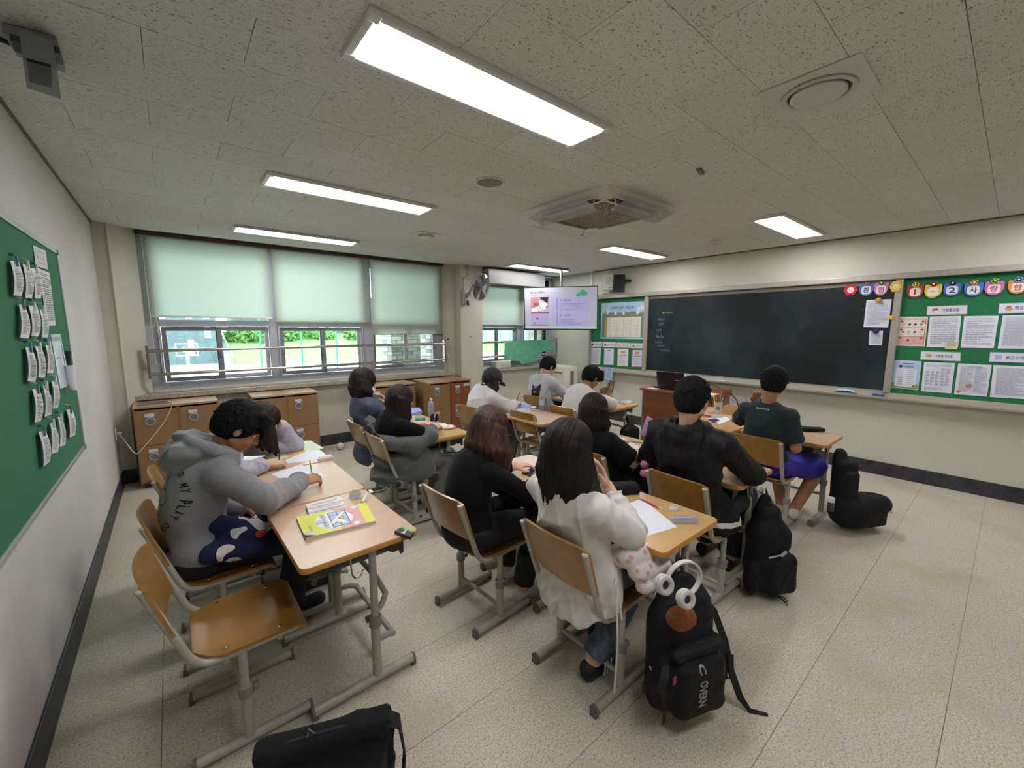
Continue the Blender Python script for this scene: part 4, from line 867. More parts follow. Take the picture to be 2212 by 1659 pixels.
# tray things
def tray_box(u,v,l,hh,d,col,name,lab,cat,bev=.006,sup=None):
    p = at(u,v,'x',XF-.045); o = MB().box((XF-.072,p.y-l/2,.886),(XF-.022,p.y+l/2,.886+hh),bev=bev).build(name, flat(col,.5), None, smooth=True); tag(o,lab,cat); return o
p = at(1827,835,'x',XF-.045); e = empty('chalk_eraser',(XF-.045,p.y,.886),0,'pale blue chalkboard eraser on the chalk tray','eraser')
MB().box((-.03,-.10,0),(.03,.10,.012),bev=.003).build('felt_pad', flat('6f7a80',.9), e); MB().grid(lambda a,b: (-.026+.052*a,-.085+.17*b,.014+.036*math.sin(math.pi*min(1,max(0,b)))**.35*(.5+.5*math.sin(math.pi*a)**.4)),6,14,.0).build('handle', flat('9fc3d4',.35), e, smooth=True)
tray_box(1898,845,.09,.028,.05,'3a5a94','chalk_box','small dark blue block at the right end of the chalk tray','block')
tray_box(1446,803,.13,.05,.05,'d9d6cc','chalk_eraser','white block eraser on the tray behind the laptop, left one','eraser')
tray_box(1473,805,.13,.05,.05,'d6d3ca','chalk_eraser','white block eraser on the tray behind the laptop, right one','eraser')
for i,(u,v,l) in enumerate(((1541,813,.09),(1560,815,.09))): tray_box(u,v,l,.012,.012,['cdb6bb','dfdde0'][i],'chalk_stick',['pink chalk stick on the tray','white chalk stick on the tray'][i],'chalk',bev=.004)
# ================================================================== lockers
def locker(w=.345, hh=.845, dd=.40, m=LOCK, mt=LOCKT, lab='', rows=((.075,.44),(.445,.805)), knob=True):
    e = empty('locker',(0,0,0),0,lab,'locker','wooden student lockers'); t = .016
    b = MB(); b.box((0,0,.05),(t,dd,hh-.02)); b.box((w-t,0,.05),(w,dd,hh-.02)); b.box((t,dd-.01,.05),(w-t,dd,hh-.02)); b.box((t,.012,.05),(w-t,dd-.01,.066)); b.box((t,.012,.438),(w-t,dd-.01,.45)); b.build('body', m, e)
    MB().box((-.002,-.012,hh-.022),(w+.002,dd,hh),bev=.003).build('top', mt, e); MB().box((.03,.04,0),(w-.03,dd-.03,.05)).build('gap_shade', flat('2c2420',.7), e)  # dark block stands in for the shaded gap between the locker legs
    for z0,z1 in rows:
        d = MB().box((t*.6,-.008,z0),(w-t*.6,.008,z1),bev=.002).build('door', m, e)
        z = z1-.115; x = .125
        MB().lathe([(.042,-.012),(.042,-.016),(.036,-.019),(.034,-.013),(.001,-.012)],c=(x,0,z),axis='y',seg=22).build('lock_ring', flat('a9abae',.35,.2), d)
        MB().lathe([(.03,-.013),(.028,-.0145),(.001,-.0145)],c=(x,0,z),axis='y',seg=20).box((x-.018,-.017,z+.004),(x+.022,-.0145,z+.018)).build('lock_cup', flat('7d8084',.35,.3), d)
        MB().box((x-.04,-.014,z+.045),(x+.034,-.008,z+.078),bev=.002).build('name_tag', flat('cfd0d4',.4), d)
    return e
L0 = locker(lab='beech locker nearest the left wall with a tablet on top'); L0.location = (-.35,5.44,0)
dup(L0,(-.005,5.44,0),0,'beech locker second from the left wall')
dup(L0,(.66,5.44,0),0,'beech locker behind the girl resting her head, left half'); dup(L0,(1.005,5.44,0),0,'beech locker with lock plates behind the girl resting her head')
dup(L0,(1.98,5.44,0),0,'beech locker between the two seated window girls, left half'); dup(L0,(2.325,5.44,0),0,'beech locker between the two seated window girls, right half')
L4 = locker(dd=.5,lab='beech locker left of the dark cherry locker'); L4.location = (2.80,5.27,0)
L1 = locker(dd=.5,w=.36,m=LOCKD,mt=wood('locker_top_cherry','8f5a34','9b6339','x',.28,.4,12),lab='dark cherry locker beside the column'); L1.location = (3.148,5.27,0)
MB().box((.23,-.012,.75),(.34,-.008,.79),bev=.001).build('sticker', flat('c3c6c4',.5), L1)
e = empty('tablet',(-.19,5.60,.845),.02,'dark tablet charging on the leftmost locker','tablet'); MB().box((-.13,-.085,0),(.13,.085,.008),bev=.003).build('body', flat('8b8680',.4), e); MB().box((-.12,-.075,.008),(.11,.07,.0088)).build('screen', flat('55565e',.3), e)
cb = [(-.06,5.57,.853),(-.03,5.44,.86),(-.10,5.42,.70),(-.20,5.41,.56),(-.30,5.40,.44),(-.36,5.38,.37),(-.42,5.45,.50),(-.47,5.55,.57),(-.49,5.6,.575)]
o = tag(MB().tube(cb,.004,6,smooth=2).build('charging_cable', flat('d9d0bd',.5), None, smooth=True),'white charging cable running from tablet down to the wall socket','cable')
e = empty('wall_socket',(XL,5.6,.575),0,'white wall socket with plug at the left wall corner','socket'); MB().box((0,-.035,-.06),(.01,.035,.06),bev=.003).build('plate', flat('d9d7d0',.4), e); MB().box((.01,-.014,-.014),(.05,.014,.014),bev=.004).build('plug', flat('e2e0da',.4), e)
e = tag(MB().lathe([(.001,0)]+[(.048*math.sin(a*math.pi/12),.048-.048*math.cos(a*math.pi/12)) for a in range(1,12)]+[(.001,.096)],c=(1.64,5.62,0),seg=20).build('ball', flat('d3cdc6',.7), None, smooth=True),'small white ball on the floor beside the lockers','ball')
# ================================================================== teacher's desk
e = empty('teacher_desk',(5.22,2.7,0),0,'cherry wood teacher desk in front of the chalkboard','desk')
MB().box((4.97,2.23,.775),(5.50,3.25,.80),bev=.004).build('top', PODW, e, world=True); MB().box((5.00,2.26,0),(5.015,3.20,.775)).build('front_panel', PODW, e, world=True)
MB().box((5.00,3.20,0),(5.46,3.222,.775),bev=.002).build('side_panel', flat('6f736c',.5), e, world=True); MB().box((5.00,2.25,0),(5.46,2.268,.775)).build('side_panel', PODW, e, world=True)
MB().box((5.016,2.3,.55),(5.45,3.15,.56)).build('shelf', PODW, e, world=True)
MB().box((5.28,2.235,.80),(5.49,2.65,.86),bev=.004).build('riser', PODW, e, world=True)
e = empty('laptop',(5.25,2.88,.80),math.radians(186),'dark open laptop on the teacher desk seen from behind','laptop')
MB().box((-.12,-.18,0),(.12,.18,.018),bev=.004).build('base', flat('2b2426',.4), e)
MB().obox((.16,0,.125),(.004,.185,.125),Matrix.Rotation(.28,3,'Y')).build('lid', flat('35262a',.35,.2), e); mb = MB(); s = Sheet((.186,-.06,.17),(.186,-.13,.17),(.180,-.13,.15),(.180,-.06,.15),n=(1,0,.2))
MB().obox((.172,.10,.14),(.0012,.032,.006),Matrix.Rotation(.28,3,'Y')).build('logo', flat('9a8f92',.4), e)
tag(MB().box((5.02,3.02,.80),(5.11,3.17,.803)).build('paper_sheet', PAPER),'small white sheet on the left end of the teacher desk','paper'); tag(MB().tube([(5.12,3.12,.812),(5.16,3.05,.815),(5.2,3.03,.812)],.012,8,smooth=1).build('marker_pouch', BLACK, None, smooth=True),'black pouch beside the laptop on the teacher desk','pouch')
tag(MB().box((5.10,2.30,.86),(5.30,2.52,.862)).build('paper_sheet', PAPER) ,'white sheet on the right end of the teacher desk','paper').location.z = .80
tag(MB().tube([(5.32,2.55,.862),(5.33,2.5,.90),(5.34,2.42,.90),(5.35,2.36,.87),(5.40,2.2,.80),(5.42,2.12,.7),(5.42,2.1,.4)],.006,6,smooth=2).build('power_cord', BLACK, None, smooth=True),'black cord hanging over the end of the teacher desk','cord')
# ================================================================== outside
GR = noisy('sunlit_concrete','cfd3cf','dde0da',1.5,.8,.05,40,coords='World'); GRASS = noisy('grass_bank','6f9850','8cb068',3,.9,.4,30,coords='World'); CLAD = noisy('dark_cladding','4b585e','5a686e',2,.7,.05,20,coords='World')
GZ = -3.5
g = struct(MB().box((-90,6.4,GZ-.1),(170,190,GZ)).build('ground', GR))
struct(MB().box((-40,6.26,GZ),(60,6.4,.5)).build('wall_outer', flat('8d8a82',.8)))
sx0 = at(478,790,'z',GZ); sx1 = at(508,790,'z',GZ); yb = sx0.y
struct(MB().grid(lambda a,b: (sx1.x+110*a, yb+16*b, GZ+3.9*b+.25*math.sin(a*90)*b+.2*math.sin(a*37+b*5)*b),60,10,.1).build('terrain', GRASS, None, smooth=True))
struct(MB().box((sx0.x-4,yb+15.9,.2),(170,190,.38)).build('terrain_top', GRASS))
def house(x0,x1,y,z0,z1,lab,wins,m=CLAD):
    e = empty('building',((x0+x1)/2,y,z0),0,lab,'building'); MB().box((x0,y,z0),(x1,y+8,z1)).build('wall', m, e, world=True); MB().box((x0-.3,y-.3,z1),(x1+.3,y+8,z1+.25)).build('roof', flat('5b5e63',.8), e, world=True)
    for (a,b,c,d) in wins:
        f = MB().box((a,y-.06,c),(b,y,d)).build('window', flat('dfe8e8',.4), e, world=True); MB().box((a+.12,y-.1,c+.12),(b-.12,y-.061,d-.12)).build('pane', flat('8fb0b5',.15), f, world=True)
    return e
yh = yb+5; X_ = lambda u,y: at(u,700,'y',y).x
house(X_(250,yh),X_(466,yh),yh,GZ,14,'grey clad school building beyond the playground',[(X_(u,yh),X_(u+13,yh),z,z+2.2) for u in (345,402,440) for z in (-2.2 if u==402 else .2,2.9)])
yh = yb+34
house(X_(500,yh),X_(830,yh),yh,.3,9,'grey house with white framed windows above the grass bank',[(X_(u,yh),X_(u+11,yh),1.0,2.6) for u in (512,528,556,640,662,690,712,740,764,790)])
yh = yb+8
house(X_(1030,yh),X_(1300,yh),yh,GZ,12,'long low building seen through the window by the fan',[(X_(u,yh),X_(u+14,yh),-1.2,2.2) for u in (1052,1084,1122,1150)],m=flat('7f9396',.8))
e = empty('outdoor_stairs',((sx0.x+sx1.x)/2,yb,GZ),0,'pale concrete stairs climbing the grass bank','stairs')
for i in range(20): MB().box((sx0.x,yb-.1+.78*i,GZ),(sx1.x,yb-.1+.78*i+.79,GZ+.19*(i+1))).build('step', flat('a9adb0' if i%2 else '8f9396',.8), e, world=True)
for x in (sx0.x,sx1.x): MB().tube([(x,yb,GZ+1),(x,yb+15,GZ+4.7)],.10,6).build('handrail', flat('e0e3e3',.5), e, world=True)
hp = at(408,799,'z',GZ); e = empty('basketball_hoop',hp,0,'white basketball hoop standing on the playground','basketball hoop')
MB().box((-.16,-.16,0),(.16,.16,2.4)).build('post', flat('dfe5e5',.5), e)
for a,b in (((-1.1,-.4,1.75),(1.1,-.36,1.87)),((-1.1,-.4,3.2),(1.1,-.36,3.32)),((-1.1,-.4,1.87),(-.98,-.36,3.2)),((.98,-.4,1.87),(1.1,-.36,3.2)),((-.4,-.42,2.2),(.4,-.38,2.28)),((-.4,-.42,2.8),(.4,-.38,2.88)),((-.4,-.42,2.28),(-.32,-.38,2.8)),((.32,-.42,2.28),(.4,-.38,2.8))): MB().box(a,b).build('board_bar', flat('eef2f2',.5), e)
MB().tube([(.3*math.cos(t*.314),-.75+.3*math.sin(t*.314),2.3) for t in range(21)],.04,6).build('rim', flat('d8d8d8',.5), e)
for i,u in enumerate((567,655,730,812)): p = at(u,797,'z',GZ); tag(MB().cyl((p.x,p.y,GZ),(p.x,p.y,12),.09,seg=8).build('net_post', flat('2f9c66',.5)),'green net post at the playground edge, %s from the left'%['first','second','third','fourth'][i],'post','green net posts')
for i,(u,dy,z,r_) in enumerate(((516,13,.4,2.2),(556,13.5,.6,2.8),(610,13,.3,2.6),(636,14,.8,3.0),(700,13.5,.2,1.8),(770,14,.3,2.4))):
    y = yb+dy; x = X_(u,y); e = empty('bush',(x,y,z-r_),0,'round green bush on the bank, %s from the left'%['first','second','third','fourth','fifth','sixth'][i],'bush','bushes on the grass bank'); mb = MB(); rr = random.Random(i)
    for k in range(300):
        a = rr.random()*6.28; b = math.acos(rr.uniform(-.6,1)); d = r_*rr.uniform(.7,1.05); c = Vector((x+d*math.sin(b)*math.cos(a),y+d*math.sin(b)*math.sin(a),z+d*math.cos(b)*.6)); n = Vector((rr.uniform(-1,1),rr.uniform(-1,1),rr.uniform(-1,1))).normalized()*.45; n2 = n.orthogonal().normalized()*.35
        mb.add([c-n,c+n2,c+n,c-n2],[(0,1,2,3)])
    lf = mb.build('leaves', noisy('bush_leaves','54803f','7aa35c',2,.8,0,coords='World'), e, world=True); lf['kind'] = 'stuff'; MB().cyl((x,y,z-r_),(x,y,z),.1,seg=6).build('trunk', flat('6a5a48',.8), e, world=True)
# brick pillars just outside the right-hand windows
BR = [noisy('outer_brick_%d'%i,c1,c2,30,.85,.3,120) for i,(c1,c2) in enumerate((('8d8880','a09b93'),('a7a49d','b9b6b0'),('76726c','88847d')))]
for (x0,x1,y0,lab) in ((3.05,3.62,7.1,'grey brick pillar outside the third window, left one'),(4.05,4.7,7.5,'grey brick pillar outside the third window, right one'),(6.75,7.6,7.1,'pale brick pillar outside the corner window')):
    e = empty('brick_pillar',((x0+x1)/2,y0,GZ),0,lab,'pillar','brick pillars outside the windows'); MB().box((x0+.01,y0+.012,GZ),(x1-.01,y0+.5,4)).build('core', flat('8f8c86',.9), e, world=True)
    z = .85; r = 0; bm_ = {}
    while z < 1.75:
        x = x0-(.1 if r%2 else 0)
        while x < x1-.02:
            a = max(x,x0); b = min(x+.19,x1)
            if b-a > .03: MB().box((a+.004,y0,z),(b-.004,y0+.1,z+.062)).build('brick', BR[random.randrange(3)], e, world=True)
            x += .2
        for yy in (y0,y0+.2): MB().box((x0-.003,yy+.004,z),(x0+.1,yy+.19,z+.062)).build('brick', BR[random.randrange(3)], e, world=True)
        z += .07; r += 1
# ================================================================== school furniture
def rrect(w,d,r,n=5):
    pts = []
    for cx,cy,a0 in ((w/2-r,d/2-r,0),(-w/2+r,d/2-r,90),(-w/2+r,-d/2+r,180),(w/2-r,-d/2+r,270)):
        for k in range(n+1): a = math.radians(a0+90*k/n); pts.append((cx+r*math.cos(a),cy+r*math.sin(a)))
    return pts
def make_desk(top=TOPW):
    e = empty('student_desk'); w,d,z = .50,.655,.70
    pts = rrect(w,d,.032); mb = MB(); n = len(pts); ins = rrect(w-.006,d-.006,.03)
    mb.add([(x,y,z-.022) for x,y in pts]+[(x,y,z-.003) for x,y in pts]+[(x,y,z) for x,y in ins],[tuple(range(n))[::-1]]+[(i,(i+1)%n,n+(i+1)%n,n+i) for i in range(n)]+[(n+i,n+(i+1)%n,2*n+(i+1)%n,2*n+i) for i in range(n)])
    mb.build('edge_band', EDGE, e, smooth=50); MB().poly([(x,y,z-.004) for x,y in rrect(w-.006,d-.006,.03)],(0,0,.0045)).build('desk_top', top, e)
    f = MB(); f.box((-.21,-.285,z-.047),(.21,-.265,z-.022)); f.box((-.21,.265,z-.047),(.21,.285,z-.022)); f.box((-.21,-.265,z-.047),(-.19,.265,z-.022)); f.box((.19,-.265,z-.047),(.21,.265,z-.022)); f.build('top_frame', GRAY, e)
    t = MB(); t.grid(lambda a,b: (-.20+.40*a, -.235+.47*b, z-.125+.075*max(0,abs(b-.5)*2-.86)/.14+.03*max(0,a-.9)*10),12,20,.004); t.build('book_tray', DARKP, e, smooth=True)
    for sy in (-1,1):
        for sx in (-1,1): MB().poly([(sx*.20,sy*.262,z-.047),(sx*.06,sy*.262,z-.047),(sx*.08,sy*.262,z-.075),(sx*.12,sy*.262,z-.08),(sx*.15,sy*.262,z-.10),(sx*.175,sy*.262,z-.095),(sx*.185,sy*.262,z-.12),(sx*.20,sy*.262,z-.115)][::sx*sy],(0,-sy*.004,0)).build('tray_bracket', DARKP, e)
    for sy in (-1,1):
        y = sy*.265; x = .05
        L = MB().cyl((x,y,.3),(x,y,z-.03),.0165,seg=14).cyl((x,y,.04),(x,y,.31),.0205,seg=14).build('leg', GRAY, e, smooth=True)
        MB().lathe([(.022,.285),(.027,.29),(.027,.335),(.018,.34)],c=(x,y,0),seg=16).box((x-.03,y-sy*.045,.298),(x-.008,y-sy*.02,.322),bev=.003).build('collar', COLL, L, smooth=True)
        MB().cyl((-.225,y,.032),(.225,y,.032),.021,seg=14).build('foot', GRAY, e, smooth=True)
        for q in (-1,1): MB().cyl((q*.223,y,.032),(q*.232,y,.032),.023,seg=14).box((q*.222-.012,y-.018,0),(q*.222+.012,y+.018,.02)).build('foot_cap', CAPM, e, smooth=True)
    MB().tube([(.05,-.25,.2),(.10,-.245,.2),(.14,-.235,.19),(.15,-.225,.17),(.15,.225,.17),(.14,.235,.19),(.10,.245,.2),(.05,.25,.2)],.014,10,smooth=1).build('foot_rest', GRAY, e, smooth=True)
    MB().tube([(.05,-.25,.34),(.09,-.25,.36),(.12,-.24,.42),(.12,.24,.42),(.09,.25,.36),(.05,.25,.34)],.013,10,smooth=1).build('cross_tube', GRAY, e, smooth=True)
    MB().tube([(-.05,-.285,z-.04),(-.05,-.29,z-.10),(-.045,-.295,z-.125),(-.028,-.298,z-.137),(-.010,-.298,z-.125),(-.005,-.298,z-.105)],.0035,8,smooth=1).build('hook', STEEL, e, smooth=True)
    return e
desks = {}
D0 = make_desk(); D1 = make_desk(TOPW2); D0.name = D1.name = 'student_desk'
spots = [('A1',D0,(.55,1.968),'empty student desk with yellow workbook nearest the camera at left'),('A2',D0,(.55,2.63),'student desk where the boy in the grey hoodie writes'),('A3',D0,(.56,3.30),'student desk where the girl rests her head on her arm'),
 ('B1',D1,(1.735,1.15),'student desk with blank paper beside the girl in the white shirt'),('B2',D0,(1.72,1.86),'student desk with black tablet before the brown-haired girl'),('B3',D1,(1.74,3.31),'student desk with pencil pouch before the girl in draped hoodie'),('B4',D1,(1.76,3.98),'student desk with water bottle before the girl in mask'),
 ('C1',D0,(2.74,1.25),'student desk of the boy in the black jacket'),('C2',D1,(2.70,1.93),'student desk of the girl in black with blank paper'),('C3',D0,(2.93,3.14),'student desk with bare top and pushed-in chair'),('C4',D0,(3.02,3.86),'student desk with green-capped bottle before the girl in cap'),
 ('E1',D0,(4.17,1.185),'student desk with black pouch nearest the front wall at right'),('E2',D1,(4.02,1.86),'student desk with dark phone and paper behind the dark green shirt'),('E3',D1,(4.10,3.16),'student desk with stapled booklets before the boy in white shirt'),('E4',D1,(4.12,3.85),'student desk of the boy in the cat sweatshirt'),('F1',D0,(4.62,1.90),'student desk with paper cup and wooden box before teacher desk')]
used = set()
for k,src,(x,y),lab in spots:
    if src.name not in used: used.add(src.name); o = src; o.location = (x,y,0)
    else: o = dup(src,(x,y,0),0)
    tag(o,lab,'desk','student desks'); desks[k] = o
desks['A1'].rotation_euler.z = .02
def make_chair():
    e = empty('student_chair')
    for sy in (-1,1):
        y = sy*.182
        fr = MB().tube([(-.118,y,.755),(-.03,y,.50),(-.012,y,.45),(.02,y,.412),(.06,y,.402),(.34,y,.412)],.0135,10,smooth=2).build('side_tube', GRAY, e, smooth=True)
        MB().lathe([(.0135,0),(.0145,.002),(.012,.008),(.001,.01)],c=(-.119,y,.752),seg=12).build('tube_cap', flat('b9b6ae',.4), fr, smooth=True)
        L = MB().cyl((.14,y,.22),(.14,y,.405),.0155,seg=12).cyl((.14,y,.04),(.14,y,.24),.0195,seg=12).build('leg', GRAY, e, smooth=True)
        MB().lathe([(.021,.21),(.026,.215),(.026,.255),(.017,.26)],c=(.14,y,0),seg=14).box((.165,y-.014,.222),(.185,y+.014,.245),bev=.003).build('collar', COLL, L, smooth=True)
        MB().cyl((-.03,y,.03),(.36,y,.03),.0195,seg=12).build('foot', GRAY, e, smooth=True)
        for q in (-.032,.362): MB().cyl((q-.006,y,.03),(q+.006,y,.03),.0215,seg=12).box((q-.01,y-.016,0),(q+.01,y+.016,.02)).build('foot_cap', CAPM, e, smooth=True)
    for a,b in (((.14,-.18,.10),(.14,.18,.10)),((.09,-.18,.385),(.09,.18,.385)),((.27,-.18,.39),(.27,.18,.39))): MB().cyl(a,b,.0115,seg=10).build('cross_bar', GRAY, e, smooth=True)
    def seat(a,b):
        x = -.005+.375*a; bb = (b-.5)*2; wid = .197*(1-.35*max(0,.25-a)**1.6/.25**1.6); y = bb*wid
        z = .428-.014*math.exp(-((a-.35)/.28)**2)*(1-bb*bb)-.030*max(0,(a-.86)/.14)**2+.010*max(0,.12-a)/.12
        return (x,y,z)
    s = MB().grid(seat,20,18,.011).build('seat', SEATW, e, smooth=50)
    rv = MB()
    for x in (.09,.27):
        for y in (-.165,.165): MB().lathe([(.007,0),(.006,.003),(.001,.004)],c=(x,y,.428),seg=10).build('rivet', STEEL, e, smooth=True)
    def back(a,b):
        bb = (b-.5)*2; cr = .035; hh = .5+(a-.5)*(1-.12*max(0,abs(bb)-.82)/.18)
        z = .555+.225*hh-.008*bb*bb; y = .197*bb; x = -.090-.30*(z-.66)-.026*(1-bb*bb)*1.0+.008
        return (x,y,z)
    MB().grid(back,10,22,.011).build('backrest', SEATW, e, smooth=50)
    return e
CH = make_chair()
chairs = [('c1',(-.03,1.93,0),'empty student chair nearest the camera at left'),('c2',(-.045,2.50,0),'student chair under the boy in the grey hoodie'),('c3',(-.03,3.18,.05),'student chair of the girl resting her head, mostly hidden'),
 ('w',(1.275,1.145,0),'student chair under the girl in the white shirt'),('b',(1.13,1.83,.06),'student chair under the brown-haired girl in black'),('g',(1.30,3.19,0),'student chair with grey hoodie draped over it'),('m',(1.335,3.72,0),'student chair under the girl in mask and denim blue shirt'),
 ('k',(2.29,1.16,-.05),'student chair under the boy in the black jacket'),('d',(2.28,1.85,0),'student chair under the dark-haired girl in black shirt'),('e',(2.81,3.115,.02),'empty student chair pushed in at the centre desk'),('p',(2.56,3.76,.05),'student chair under the girl in the dark cap'),
 ('t',(3.60,1.225,0),'student chair under the boy in dark green shirt'),('o',(3.33,3.07,.05),'student chair under the boy in the white shirt'),('a',(3.58,3.78,.05),'student chair under the boy in the cat sweatshirt')]
CHR = {}
for i,(k,(x,y,rz),lab) in enumerate(chairs):
    o = CH if i == 0 else dup(CH,(x,y,0),rz)
    if i == 0: o.location = (x,y,0)
    tag(o,lab,'chair','student chairs'); CHR[k] = o
# ================================================================== people
SEAT = {k:p for k,p,_ in chairs}
V3 = lambda *a: np.array(a,float)
def unit(a): a = np.array(a,float); return a/np.linalg.norm(a)
def frame(f, up=(0,0,1)):
    """columns: forward, left, up"""
    f = unit(f); u = np.array(up,float); l = unit(np.cross(u,f)); return np.stack([f,l,np.cross(f,l)],1)
def hand_mesh(W, d, pn, side, curl=.5, pen=False):
    """hand with palm, four fingers and thumb; W wrist, d pointing direction, pn back-of-hand normal, side +1 right"""
    d = unit(d); pn = np.array(pn,float); pn = unit(pn-d*(pn@d)); l = np.cross(pn,d)*side   # thumb side
    M = np.stack([d,l,pn],1); T = lambda x,y,z: W+M@V3(x,y,z)
    pts = []
    F = Field(W-.155,W+.155,.0036) if False else None
    segs = []
    for i,(y,L) in enumerate(((.029,.070),(.010,.078),(-.009,.072),(-.027,.057))):
        b = V3(.082-.004*abs(i-1),y,.002); a = -curl*.55; p = b
        for j,fr in enumerate((.42,.32,.26)):
            a2 = a-curl*(.75*j); q = p+V3(math.cos(a2),.02*(1.5-i),math.sin(a2))*L*fr; segs.append((p,q,.0088-.0008*j,.0082-.0010*j)); p = q
    tb = V3(.022,.030,-.004); t1 = tb+unit((.62,.60,-.45*(.4+curl)))*.040; t2 = t1+unit((.88,-.02,-.30*(.3+curl)))*.030
    segs += [(tb,t1,.0125,.0105),(t1,t2,.0102,.0082)]
    P = np.array([T(*s[1]) for s in segs]+[T(-.03,0,0)]); F = Field(P.min(0)-.022,P.max(0)+.022,.0036)
    F.cap(T(-.035,0,0),T(.01,0,0),.026,.026,k=.01,flatn=(pn,.72)); F.ell(T(.048,.0,0),(.048,.040,.0165),M,k=.015); F.ell(T(.03,.026,-.008),(.028,.016,.014),M,k=.012); F.ell(T(.078,0,.001),(.014,.037,.0125),M,k=.01)
    for a,b,ra,rb in segs: F.cap(T(*a),T(*b),ra,rb,k=.0035)
    return F.mesh()
def hair_locks(F, Lw, HM, rr, th0, th1, n, length, r0=.022, r1=.011, out=.012, jit=.03, grav=1.0, start=(.088,.080,.02), swing=(0,0,0), taper=.0, k=.012):
    dn = unit(V3(0,0,-1)*grav-HM[:,2]*(1-grav))
    for t in np.linspace(th0,th1,n):
        c,s_ = math.cos(t),math.sin(t); p = Lw(start[0]*c-.012,start[1]*s_,start[2]+rr.uniform(-.01,.01)); o = HM@V3(c,s_,0); o = o-dn*(o@dn)*.7
        ln = length*(1-taper*max(0,c+.3))+rr.uniform(-jit,jit); m = p+dn*ln*.5+o*out; e = p+dn*ln+o*out*.6+np.array(swing)*ln+V3(rr.uniform(-.006,.006),rr.uniform(-.006,.006),0)
        F.cap(p,m,r0,r0*.92,k=k); F.cap(m,e,r0*.92,r1,k=k)
HMAT = {'black':noisy('black_hair','050507','100f12',60,.75,.4,160,stretch=(1,1,.12),detail=3,spec=.2),'dark':noisy('dark_brown_hair','0a0706','21140f',60,.5,.4,160,stretch=(1,1,.12),detail=3,spec=.25),
        'brown':noisy('chestnut_hair','24140f','4f2f22',55,.42,.4,160,stretch=(1,1,.1),detail=3,spec=.35),'mid':noisy('brown_black_hair','120c0b','30211b',55,.48,.4,160,stretch=(1,1,.1),detail=3,spec=.25)}
SKL = noisy('fair_skin','d3a890','dbb5a0',8,.5,.03,200,spec=.35); JEAN = noisy('denim','3f4f66','5a6c86',40,.8,.3,200); DENIMSH = noisy('slate_blue_cotton','454b5c','505770',12,.85,.2,120)
EYEW = flat('d8d2cc',.25); IRIS = flat('1c1412',.2)
